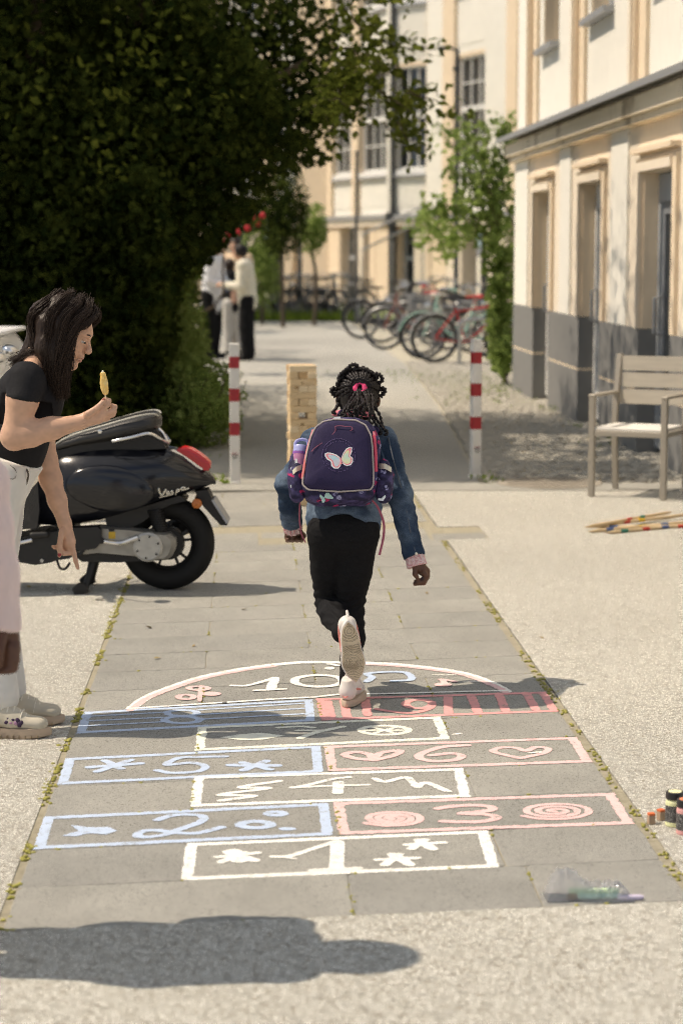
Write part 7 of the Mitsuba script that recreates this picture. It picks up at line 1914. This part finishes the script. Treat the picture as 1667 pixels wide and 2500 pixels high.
hd += [('b', nk, chestW, 0.055, 0.085), ('b', chestW, waistW, 0.09, 0.085), ('b', waistW, pelW, 0.085, 0.10), ('b', shN, shF, 0.045, 0.045), ('b', nk, shN, 0.035, 0.040), ('b', nk, shF, 0.035, 0.040)]
elN, wrN = atw(35, 1066, 6.93), atw(196, 1030, 6.93)
hd += chain([shN, atw(55, 975, 6.94), elN], [0.050, 0.052, 0.042]) + chain([elN, atw(75, 1058, 6.93), atw(125, 1046, 6.93), wrN], [0.044, 0.043, 0.037, 0.0245])
# near hand holding the stick
pk = atw(242, 1010, 6.93)
hd += [('b', wrN, pk, 0.023, 0.026, {'k': 0.012, 'flat': ((0, 1, 0), 0.80)}), ('b', atw(215, 1022, 6.93), atw(240, 1020, 6.935), 0.022, 0.020, {'k': 0.012})]
fg = dict(k=0.003)
hd += chain([atw(214, 1012, 6.90), atw(236, 997, 6.895), atw(250, 983, 6.91), atw(255, 975, 6.925)], [0.0135, 0.0105, 0.0090, 0.0072], **fg)
hd += chain([atw(247, 1000, 6.925), atw(262, 988, 6.93), atw(266, 978, 6.935), atw(259, 974, 6.94)], [0.0115, 0.0100, 0.0088, 0.0072], **fg)
hd += chain([atw(250, 1010, 6.935), atw(276, 1002, 6.95), atw(281, 993, 6.955), atw(272, 989, 6.95)], [0.0112, 0.0098, 0.0086, 0.0068], **fg)
hd += chain([atw(248, 1018, 6.95), atw(275, 1012, 6.97), atw(279, 1004, 6.975), atw(269, 1001, 6.97)], [0.0108, 0.0094, 0.0082, 0.0066], **fg)
hd += chain([atw(243, 1025, 6.965), atw(262, 1022, 6.985), atw(267, 1015, 6.99), atw(259, 1011, 6.985)], [0.0098, 0.0084, 0.0074, 0.0060], **fg)
# far arm hanging, forefinger pointing at the ground
elF, wrF = atw(112, 1128, 7.33), atw(158, 1278, 7.28)
hd += chain([shF, atw(100, 1030, 7.34), elF], [0.046, 0.044, 0.039]) + chain([elF, atw(124, 1170, 7.32), atw(140, 1222, 7.30), wrF], [0.039, 0.037, 0.031, 0.0235])
kF = atw(168, 1322, 7.27)
hd += [('b', wrF, kF, 0.0225, 0.025, {'k': 0.012, 'flat': ((0.2, 1, 0), 0.85)})]
hd += chain([atw(174, 1322, 7.265), atw(180, 1350, 7.262), atw(185, 1370, 7.26), atw(190, 1387, 7.258)], [0.0112, 0.0092, 0.0082, 0.0066], **fg)
hd += chain([atw(152, 1296, 7.245), atw(147, 1322, 7.232), atw(146, 1342, 7.23), atw(145, 1357, 7.23)], [0.0125, 0.0100, 0.0092, 0.0072], **fg)
hd += chain([atw(170, 1326, 7.275), atw(169, 1350, 7.265), atw(156, 1352, 7.25), atw(150, 1340, 7.245)], [0.0112, 0.0094, 0.0082, 0.0066], **fg)
hd += chain([atw(164, 1326, 7.29), atw(156, 1346, 7.285), atw(144, 1342, 7.275), atw(142, 1328, 7.27)], [0.0108, 0.0090, 0.0080, 0.0064], **fg)
hd += chain([atw(157, 1320, 7.305), atw(146, 1334, 7.305), atw(134, 1337, 7.30), atw(129, 1334, 7.30)], [0.0098, 0.0082, 0.0072, 0.0058], **fg)
# legs under the trousers
hpN, hpF = atw(-20, 1180, 7.05), atw(-12, 1180, 7.25)
knN, knF = atw(-38, 1440, 7.02), atw(-20, 1435, 7.20)
anN, anF = atw(0, 1748, 6.96), atw(28, 1722, 7.12)
hd += chain([hpN, knN, anN], [0.085, 0.055, 0.034]) + chain([hpF, knF, anF], [0.085, 0.055, 0.034])
part(fem, 'body', skin(hd, 0.0038, 0.022, 5), 'skin_light', smooth=True)
for s in (-1, 1):
    ek = part(fem, 'eye', skin([he((0.0765, s * 0.0315, 0.008), (0.0125, 0.0125, 0.0125))], 0.002, 0.004, 2), 'paint_white', smooth=True)
    part(ek, 'iris', skin([he((0.0870, s * 0.0315, 0.003), (0.0030, 0.006, 0.006))], 0.0012, 0.002, 1), 'eye_dark', smooth=True)
    part(fem, 'eyelid', skin([he((0.0780, s * 0.0315, 0.0125), (0.0130, 0.0150, 0.0100))], 0.002, 0.004, 2), 'skin_light', smooth=True)
    part(fem, 'eyelash', tube(curve([hp_(0.082, s * 0.046, 0.0035), hp_(0.0905, s * 0.038, 0.0015), hp_(0.0915, s * 0.028, 0.0020), hp_(0.087, s * 0.019, 0.0035)], 12), 0.0013, 5), 'hair_black')
    part(fem, 'eyebrow', tube(curve([hp_(0.076, s * 0.050, 0.031), hp_(0.091, s * 0.038, 0.035), hp_(0.094, s * 0.026, 0.034), hp_(0.093, s * 0.016, 0.030)], 12), [0.001 + 0.0017 * math.sin(math.pi * (i + 1) / 13) for i in range(12)], 5), 'hair_black')
part(fem, 'lips', skin([he((0.0955, 0, -0.0555), (0.0092, 0.019, 0.0050)), he((0.0925, 0, -0.0672), (0.0098, 0.0165, 0.0056)), he((0.106, 0, -0.0612), (0.010, 0.02, 0.0009), carve=True, k=0.002)], 0.0018, 0.003, 2), 'lip', smooth=True)
for p_, r_, q_ in (((252, 976.5, 6.913), (0.0055, 0.0030, 0.0075), 0.5), ((145, 1354, 7.2235), (0.0066, 0.0030, 0.0088), 0.0), ((150, 1341, 7.2395), (0.0050, 0.0030, 0.0062), 0.5), ((142, 1328, 7.2650), (0.0048, 0.0030, 0.0062), 0.4), ((279, 994, 6.9465), (0.0042, 0.0030, 0.0048), 0.4), ((266, 1001, 6.9640), (0.0048, 0.0030, 0.0040), 0.4)):
    part(fem, 'fingernail', skin([('e', atw(*p_), r_, roty(q_))], 0.0018, 0.003, 1), 'nail_red', smooth=True)
# top
tee = [('b', atw(70, 975, CY_), waistW, 0.117, 0.105, {'flat': ((0, 1, 0), 1.0)}), ('b', shN + [0, 0.02, -0.01], shF + [0, -0.02, -0.01], 0.066, 0.066), ('b', waistW, atw(12, 1150, CY_), 0.105, 0.112), ('b', nk + [0, 0, -0.03], atw(70, 960, CY_), 0.06, 0.10)]
for y in (7.08, 7.22):
    tee.append(('e', atw(108, 985, y), (0.060, 0.065, 0.072), roty(0.3), {'k': 0.035}))
tee += [('b', shN, atw(54, 976, 6.935), 0.060, 0.0575), ('b', shF, atw(96, 985, 7.345), 0.056, 0.052)]
tee += [('cut', atw(50, 1124, CY_), (-0.36, 0, -0.93), 0.26), ('cut', atw(53, 974, 6.93), atw(45, 1010, 6.93) - atw(56, 950, 6.93), 0.085)]
tee += [('e', nk + [0.010, 0, 0.012], (0.066, 0.066, 0.036), roty(0.45), {'carve': True, 'k': 0.01})]
part(fem, 'black_top', ruffle(ruffle(skin(tee, 0.0050, 0.028, 5), 0.004, 12, 21), 0.0022, 34, 22, (1, 1, 0.6)), 'black_tee', smooth=True)
# trousers
tw_ = chain([hpN, knN + [0.0, 0, 0], atw(2, 1700, 6.965)], [0.112, 0.076, 0.064]) + chain([hpF, knF, atw(22, 1680, 7.125)], [0.112, 0.076, 0.060])
tw_ += [('b', hpN, hpF, 0.112, 0.112), ('b', (hpN + hpF) / 2, atw(34, 1112, CY_), 0.112, 0.106), ('e', atw(20, 1172, CY_), (0.07, 0.12, 0.075), None, {'k': 0.04})]
tw_ += [('cut', atw(46, 1122, CY_), (0.33, 0, 0.94), 0.20), ('cut', atw(10, 1744, 6.96), (0.3, 0, -1), 0.12), ('cut', atw(40, 1722, 7.12), (0.3, 0, -1), 0.075)]
part(fem, 'trousers', ruffle(ruffle(skin(tw_, 0.0060, 0.03, 5), 0.006, 9, 31, (1, 1, 0.5)), 0.003, 26, 32, (1, 1, 0.6)), 'white_trousers', smooth=True)
mat('stitch_brown', (0.10, 0.08, 0.06), 0.8)
q = [atw(u, v, 7.03) for u, v in ((25, 1161), (42, 1163), (48, 1153), (45, 1140), (30, 1128))]
part(fem, 'pocket_seam', tube(curve([p - [0, 0.075, 0] for p in q], 20), 0.0014, 4), 'stitch_brown')
part(fem, 'waist_tie', tube(curve([atw(60, 1140, 7.05), atw(66, 1148, 7.03), atw(69, 1160, 7.04), atw(66, 1176, 7.05), atw(58, 1196, 7.05), atw(49, 1210, 7.05), atw(46, 1219, 7.05)], 30), 0.0032, 5), 'stitch_brown')
# shoes
mat('lace_cream', (0.66, 0.62, 0.53), 0.7)
for (u, v, a_, pr) in ((126, 1800, -0.05, True), (158, 1768, 0.02, False)):
    toe = ground(u, v)
    L_ = 0.258
    M_ = mat4(rotz(a_), toe - rotz(a_) @ np.array([L_, 0, 0]))
    k_ = sneaker(fem, M_, L_, 'sneaker_beige', 'sneaker_sole', 'lace_cream', plat=0.034)
    for i in range(9):
        part(k_, 'sole_notch', box(0.05 + i * 0.021, 0.0515 + i * 0.021, -0.046, -0.0355, 0.002, 0.013), 'sole_groove', M=M_, smooth=False)
    if pr:
        blob = []
        for cx, cz, r_, m_ in ((0.118, 0.062, 0.010, 0), (0.134, 0.058, 0.009, 0), (0.150, 0.056, 0.009, 0), (0.162, 0.050, 0.007, 0), (0.127, 0.050, 0.006, 1), (0.143, 0.049, 0.007, 1), (0.112, 0.052, 0.007, 0), (0.156, 0.044, 0.008, 0)):
            part(k_, 'flower_print', skin([('e', (cx, -0.0375 + 0.30 * (cz - 0.045), cz + 0.006), (r_ * 1.3, 0.006, r_), roty(cx * 50))], 0.0022, 0.004, 1), 'print_lilac' if m_ else 'print_purple', M=M_, smooth=True)
# hair
cap = [he((-0.024, 0, 0.050), (0.103, 0.084, 0.091)), ('b', hp_(-0.06, -0.05, 0.0), atw(112, 850, 7.075), 0.045, 0.034), ('b', hp_(-0.01, -0.070, 0.03), atw(148, 868, 7.065), 0.034, 0.028), ('b', atw(148, 868, 7.065), atw(152, 945, 7.06), 0.028, 0.012), ('b', atw(118, 850, 7.07), atw(138, 940, 7.06), 0.04, 0.018),
       ('b', hp_(-0.01, 0.074, 0.03), atw(152, 860, 7.245), 0.038, 0.034), ('b', atw(152, 860, 7.245), atw(154, 920, 7.25), 0.034, 0.014), ('b', hp_(-0.10, 0.0, 0.02), atw(84, 850, 7.15), 0.050, 0.034), ('b', atw(84, 850, 7.15), atw(40, 880, 7.12), 0.026, 0.012)]
cap += [('e', hp_(0.105, 0, -0.042), (0.052 * hs, 0.070 * hs, 0.092 * hs), RH, {'carve': True, 'k': 0.015})]
part(fem, 'hair', ruffle(skin(cap, 0.005, 0.03, 4), 0.004, 40, 3, (3, 3, 0.6)), 'hair_brown_black', smooth=True)
strands = []


def lock(root, pts_, n_, spread, r=0.0012, wav=0.010):
    for _ in range(n_):
        j = rw.normal(0, 1, 3) * spread
        q_ = [np.asarray(root) + rw.normal(0, 0.008, 3)]
        ph = rw.uniform(0, 6.28)
        for i, p in enumerate(pts_):
            q_.append(np.asarray(p) + j * (0.45 + 0.5 * i / len(pts_)) + [wav * math.sin(ph + 2.2 * i), wav * math.cos(ph + 1.7 * i), 0.004 * rw.normal()])
        c = curve(q_, 18)
        strands.append(tube(c, r * np.linspace(1.0, 0.45, 18) * rw.uniform(0.8, 1.3), 4, cap=False))


for s in (-1, 1):
    yy = lambda d: 7.15 + s * d
    lock(hp_(0.030, 0.010 * s, 0.142), [hp_(0.050, 0.062 * s, 0.115), hp_(0.040, 0.092 * s, 0.055), atw(166, 850, yy(0.116)), atw(158, 905, yy(0.118)), atw(152, 968, yy(0.110))], 200, 0.010)
    lock(hp_(0.000, 0.008 * s, 0.146), [hp_(0.005, 0.066 * s, 0.118), hp_(0.000, 0.096 * s, 0.050), atw(148, 860, yy(0.122)), atw(144, 910, yy(0.120)), atw(140, 958, yy(0.110))], 200, 0.012)
    lock(hp_(-0.040, 0.006 * s, 0.142), [hp_(-0.045, 0.066 * s, 0.110), hp_(-0.050, 0.092 * s, 0.040), atw(122, 850, yy(0.112)), atw(122, 900, yy(0.112)), atw(128, 942, yy(0.105))], 180, 0.013)
    lock(hp_(-0.080, 0.004 * s, 0.120), [hp_(-0.105, 0.050 * s, 0.070), hp_(-0.120, 0.060 * s, 0.000), atw(92, 845, yy(0.065)), atw(70, 866, yy(0.06)), atw(34, 884, yy(0.05))], 150, 0.012)
    lock(hp_(0.060, 0.006 * s, 0.128), [hp_(0.080, 0.045 * s, 0.106), hp_(0.064, 0.074 * s, 0.062), hp_(0.036, 0.088 * s, 0.008), atw(172, 866, yy(0.095)), atw(166, 905, yy(0.10))], 90, 0.006)
k_ = part(fem, 'hair_strands', cat(strands), 'hair_brown_black', smooth=True)
labels[k_] = {'kind': 'stuff'}
lol = thing('ice_lolly', 'yellow ice lolly on a thin stick held up by the leaning woman', 'ice lolly')


def _ice(p, n, uv):
    return mix((0.78, 0.43, 0.05), (0.82, 0.66, 0.30), fbm(p.x * 70, p.y * 70, p.z * 50, octaves=3))


mat('ice_yellow', _ice, 0.25, spec=0.5)
mat('ice_cream', (0.80, 0.76, 0.62), 0.3)
a_, b_ = atw(257, 956, 6.935), atw(251, 914, 6.935)
part(lol, 'ice', ruffle(skin([('b', a_, b_, 0.0115, 0.0100, {'flat': ((0, 1, 0), 0.7)}), ('e', atw(254, 937, 6.935), (0.0130, 0.009, 0.026), None, {'k': 0.006})], 0.0022, 0.006, 2), 0.0012, 120, 2), 'ice_yellow', smooth=True)
part(lol, 'bitten_tip', ruffle(skin([('b', atw(252, 914, 6.935), atw(250.5, 905, 6.935), 0.0065, 0.0028)], 0.0018, 0.004, 2), 0.0008, 200, 2), 'ice_cream', smooth=True)
part(lol, 'stick', tube([atw(257, 960, 6.935), atw(258.5, 986, 6.932), atw(262, 1008, 6.932)], 0.0028, 6), 'pine_2')

# ---- the person at the left edge, of whom only a sleeve and a hand show
pp = thing('person', 'person at the left edge with one dark hand below a wide pale pink sleeve', 'person')
PX, PY = -1.02, 4.77
hd3 = np.array([PX + 0.03, PY, 1.54])
sN, sF = np.array([PX, PY - 0.11, 1.33]), np.array([PX, PY + 0.13, 1.33])
wrS = at(18, 1535, 4.97)
elS = at(-42, 1290, 5.00)
b3 = [('e', hd3, (0.092, 0.075, 0.11), None), ('e', hd3 + [0.05, 0, -0.05], (0.05, 0.05, 0.06), None), ('e', hd3 + [0.105, 0, -0.02], (0.014, 0.013, 0.018), None, {'k': 0.01}), ('b', hd3 + [-0.01, 0, -0.08], (PX - 0.01, PY, 1.34), 0.048, 0.055),
      ('b', sN, sF, 0.05, 0.05), ('b', (PX, PY, 1.25), (PX, PY, 0.95), 0.12, 0.11), ('b', (PX, PY, 0.95), (PX, PY, 0.80), 0.11, 0.12)]
b3 += chain([sF, elS, wrS], [0.045, 0.04, 0.026]) + chain([sN, (PX - 0.08, PY - 0.15, 1.0), (PX - 0.02, PY - 0.15, 0.76)], [0.045, 0.04, 0.026])
kS = at(22, 1585, 4.965)
b3 += [('b', wrS, kS, 0.026, 0.029, {'k': 0.012, 'flat': ((0, 1, 0), 0.75)})]
for i, (du, dy) in enumerate(((14, -0.010), (4, -0.018), (-7, -0.016), (-18, -0.010))):
    b3 += chain([at(22 + du * 0.9, 1580, 4.965 + dy), at(24 + du, 1612, 4.96 + dy), at(20 + du, 1634, 4.955 + dy), at(8 + du, 1640, 4.945 + dy)], [0.0125, 0.0108, 0.0095, 0.0080], k=0.004)
b3 += chain([at(6, 1552, 4.93), at(0, 1586, 4.915), at(-2, 1608, 4.912), at(0, 1624, 4.912)], [0.0135, 0.0110, 0.0100, 0.0080], k=0.006)
kN2 = np.array([PX + 0.0, PY - 0.15, 0.70])
for i in range(4):
    b3 += chain([kN2 + [0.03 - 0.02 * i, 0, 0.02], kN2 + [0.035 - 0.02 * i, 0, -0.03], kN2 + [0.03 - 0.02 * i, 0.02, -0.065]], [0.012, 0.010, 0.008], k=0.004)
b3 += [('b', (PX - 0.02, PY - 0.15, 0.76), kN2, 0.026, 0.03, {'k': 0.012})]
for s in (-1, 1):
    b3 += chain([(PX, PY + s * 0.09, 0.80), (PX + 0.01, PY + s * 0.09, 0.43), (PX - 0.01, PY + s * 0.09, 0.07)], [0.085, 0.055, 0.036])
part(pp, 'body', skin(b3, 0.0055, 0.02, 5), 'skin_brown', smooth=True)
sl_ = chain([sF, at(-44, 1180, 4.99), at(-36, 1290, 4.99), at(-28, 1400, 4.985), at(-22, 1528, 4.975)], [0.070, 0.060, 0.066, 0.072, 0.074], flat=((0, 1, 0), 0.85)) + chain([sN, (PX - 0.08, PY - 0.15, 1.0), (PX - 0.02, PY - 0.15, 0.80)], [0.075, 0.07, 0.06])
sl_ += [('b', (PX, PY, 1.24), (PX, PY, 0.72), 0.125, 0.14), ('b', sN, sF, 0.075, 0.075), ('b', (PX, PY + 0.10, 1.22), (PX, PY + 0.12, 0.74), 0.10, 0.115), ('cut', at(8, 1530, 4.975), at(30, 1516, 4.975) * 0 + np.array([-0.35, 0, -1.0]), 0.14)]
part(pp, 'pink_blouse', ruffle(ruffle(skin(sl_, 0.006, 0.03, 5), 0.010, 10, 41, (1, 1, 0.22)), 0.004, 24, 42, (1, 1, 0.35)), 'pink_linen', smooth=True)
tq = []
for s in (-1, 1):
    tq += chain([(PX, PY + s * 0.09, 0.80), (PX + 0.01, PY + s * 0.09, 0.43), (PX - 0.01, PY + s * 0.09, 0.10)], [0.11, 0.085, 0.07])
part(pp, 'trousers', skin(tq, 0.009, 0.03, 3), 'white_trousers', smooth=True)
for s in (-1, 1):
    sneaker(pp, mat4(rotz(0.02 * s), (PX - 0.09, PY + s * 0.09, 0.0)), 0.25, 'shoe_white', 'shoe_white')
part(pp, 'hair', ruffle(skin([('e', hd3 + [-0.015, 0, 0.02], (0.135, 0.120, 0.135), None), ('b', hd3 + [-0.03, 0, -0.05], hd3 + [-0.05, 0, -0.25], 0.10, 0.09), ('cut', hd3 + [0.06, 0, 0], (1, 0, -0.5))], 0.008, 0.02, 3), 0.008, 40, 2), 'hair_black', smooth=True)

# ---- the group far back
mat('cloth_cream', (0.70, 0.66, 0.53), 0.85)
mat('cloth_white', (0.72, 0.73, 0.76), 0.85)
mat('cloth_grey', (0.50, 0.48, 0.44), 0.85)
mat('cloth_beige', (0.66, 0.50, 0.34), 0.85)
mat('cloth_red', (0.42, 0.04, 0.05), 0.85)
mat('skin_far', _skin((0.46, 0.27, 0.18)), 0.45)


def figure(label, u, v, y, hgt, yaw, top, legs, hair, lean=0.0, hands=None, long_hair=False, skin_m='skin_far', shoes='black_rubber', wide=1.0, top_low=0.47):
    t = thing('person', label, 'person')
    p = ground(u, v)
    p = np.array([wx(u, y), y, 0.0])
    M = mat4(rotz(yaw), p)
    s_ = hgt / 1.75
    J = lambda x, yy, z: np.array([x, yy, z]) * s_ + np.array([lean * max(0, z - 0.95) ** 1.0, 0, -0.25 * lean * lean * max(0, z - 0.95)]) * s_
    ank = [J(0.0, q * 0.10, 0.08) for q in (-1, 1)]
    kne = [J(0.03, q * 0.10, 0.50) for q in (-1, 1)]
    hip = [J(0.0, q * 0.09, 0.92) for q in (-1, 1)]
    sho = [J(0.0, q * 0.19, 1.43) for q in (-1, 1)]
    hd_ = J(0.05, 0, 1.63)
    if hands:
        elb = [J(0.05, q * 0.27, 1.13) for q in (-1, 1)]
        wri = [J(hands[0], q * 0.11, hands[1]) for q in (-1, 1)]
    else:
        elb = [J(-0.03, q * 0.25, 1.14) for q in (-1, 1)]
        wri = [J(0.04, q * 0.26, 0.88) for q in (-1, 1)]
    b = [('e', hd_, np.array((0.095, 0.076, 0.115)) * s_, None), ('e', hd_ + np.array([0.095, 0, -0.015]) * s_, np.array((0.02, 0.015, 0.02)) * s_, None, {'k': 0.015}), ('b', hd_ + np.array([-0.01, 0, -0.08]) * s_, J(0, 0, 1.42), 0.05 * s_, 0.06 * s_),
         ('b', sho[0], sho[1], 0.06 * s_, 0.06 * s_), ('b', J(0, 0, 1.38), J(0, 0, 0.95), 0.12 * s_, 0.12 * s_)]
    for q in (0, 1):
        b += chain([hip[q], kne[q], ank[q]], [0.085 * s_, 0.06 * s_, 0.04 * s_]) + chain([sho[q], elb[q], wri[q]], [0.055 * s_, 0.043 * s_, 0.03 * s_])
        d = (wri[q] - elb[q]) / np.linalg.norm(wri[q] - elb[q])
        sd = np.cross(d, [0, 1, 0])
        sd /= np.linalg.norm(sd)
        b.append(('b', wri[q], wri[q] + d * 0.07 * s_, 0.028 * s_, 0.032 * s_, {'k': 0.01}))
        for k in range(4):
            a0 = wri[q] + d * 0.08 * s_ + sd * (k - 1.5) * 0.019 * s_
            b += chain([a0, a0 + d * 0.04 * s_, a0 + d * 0.06 * s_ + np.array([0, (1 - 2 * q) * 0.02 * s_, 0])], [0.010 * s_, 0.009 * s_, 0.008 * s_], k=0.004)
        b += chain([wri[q] + d * 0.03 * s_, wri[q] + d * 0.07 * s_ + sd * 0.04 * s_ * (1 if q else 1)], [0.012 * s_, 0.009 * s_], k=0.006)
    part(t, 'body', skin(b, 0.010, 0.03, 3), skin_m, M=M, smooth=True)
    c = [('b', sho[0], sho[1], 0.085 * s_, 0.085 * s_), ('b', J(0, 0, 1.38), J(0.01, 0, top_low * 1.75 + 0.08), 0.155 * s_ * wide, 0.165 * s_ * wide, {'flat': ((1, 0, 0), 0.8)})]
    for q in (0, 1):
        c += chain([sho[q], elb[q], elb[q] + (wri[q] - elb[q]) * 0.9], [0.078 * s_, 0.066 * s_, 0.05 * s_])
    part(t, 'top', ruffle(skin(c, 0.012, 0.035, 3), 0.012, 9, int(u)), top, M=M, smooth=True)
    g = []
    for q in (0, 1):
        g += chain([hip[q], kne[q], ank[q] + np.array([0, 0, 0.02])], [0.115 * s_, 0.095 * s_, 0.085 * s_])
    part(t, 'trousers', ruffle(skin(g, 0.012, 0.03, 3), 0.008, 12, int(u) + 1), legs, M=M, smooth=True)
    hh = [('e', hd_ + np.array([-0.02, 0, 0.025]) * s_, np.array((0.108, 0.092, 0.112)) * s_, None), ('cut', hd_ + np.array([0.055, 0, 0]) * s_, (1, 0, -0.55))]
    if long_hair:
        hh.insert(1, ('b', hd_ + np.array([-0.06, 0, 0]) * s_, hd_ + np.array([-0.07, 0, -0.28]) * s_, 0.085 * s_, 0.06 * s_, {'flat': ((1, 0, 0), 0.6)}))
    part(t, 'hair', ruffle(skin(hh, 0.011, 0.03, 3), 0.01, 30, 1), hair, M=M, smooth=True)
    for q in (-1, 1):
        part(t, 'shoe', skin([('b', np.array([-0.03, q * 0.10, 0.045]) * s_, np.array([0.15, q * 0.11, 0.035]) * s_, 0.045 * s_, 0.038 * s_), ('cut', (0, 0, 0.0), (0, 0, -1))], 0.010, 0.02, 2), shoes, M=M, smooth=True)
    return t, M, J


figure('man in a cream pullover and black trousers far back, turned left', 607, 880, 31.0, 1.70, math.pi - 0.15, 'cloth_cream', 'black_cotton', 'hair_black', lean=0.12, hands=(0.34, 1.14), wide=1.12)
figure('person in a white shirt and dark trousers at the edge of the hedge', 516, 868, 31.6, 1.80, -0.35, 'cloth_white', 'black_cotton', 'hair_black', lean=0.10, hands=(0.30, 1.05), wide=1.1, top_low=0.42)
figure('bowed person with long brown hair and pale trousers between the two men', 571, 862, 32.6, 1.50, math.pi * 0.6, 'black_cotton', 'cloth_grey', 'hair_brown_black', lean=0.35, hands=(0.3, 0.95), long_hair=True)
figure('tall person in a beige top behind the group', 578, 848, 34.0, 1.80, -1.9, 'cloth_beige', 'cloth_beige', 'hair_brown_black', hands=(0.28, 1.15))
t = thing('paper_cup', 'blue cup held between the men of the far group', 'cup')
part(t, 'cup', xf(lathe([(0, 0), (0.034, 0), (0.042, 0.13), (0.036, 0.13), (0.030, 0.01), (0, 0.01)], 16), t=at(551, 712, 31.0)), 'band_blue')
# ------------------------------------------------------------------ litter of the ground
r7 = np.random.default_rng(33)
for u, v, r_, lab in ((243, 1466, 0.017, 'small pale pebble beside the scooter stand'), (548, 1718, 0.008, 'tiny dark pebble on the slabs above the blue rectangle with 8')):
    t = thing('pebble', lab, 'pebble')
    part(t, 'stone', ruffle(xf(trimesh.creation.icosphere(subdivisions=3, radius=r_), np.diag([1.2, 0.9, 0.7]), ground(u, v) + [0, 0, r_ * 0.5]), r_ * 0.35, 40, 3), 'cobble_2' if r_ > 0.01 else 'cobble_1', smooth=True)
fl_ = struct('fallen_leaves')
labels[fl_] = {'kind': 'stuff', 'label': 'a few dry leaves and bits lying along the foot of the hedge and on the cobbles', 'category': 'leaves'}
mat('dry_leaf', lambda p, n, uv: mix((0.16, 0.10, 0.04), (0.34, 0.27, 0.11), noise(p.x * 20, p.y * 20, 3.0)), 0.8)
lp = np.vstack([np.column_stack([r7.normal(-1.5, 0.35, 70), r7.uniform(14.7, 17.5, 70), np.full(70, 0.006)]), np.column_stack([r7.uniform(1.1, 2.2, 60), r7.uniform(14.7, 24, 60), np.full(60, 0.010)]),
                np.column_stack([r7.uniform(-3.2, 3.2, 26), r7.uniform(4.4, 14, 26), np.full(26, 0.004)])])
put(fl_, leaf_mesh(lp, 0.035, r7, up=3.0, aspect=0.6), 'dry_leaf', smooth=False)
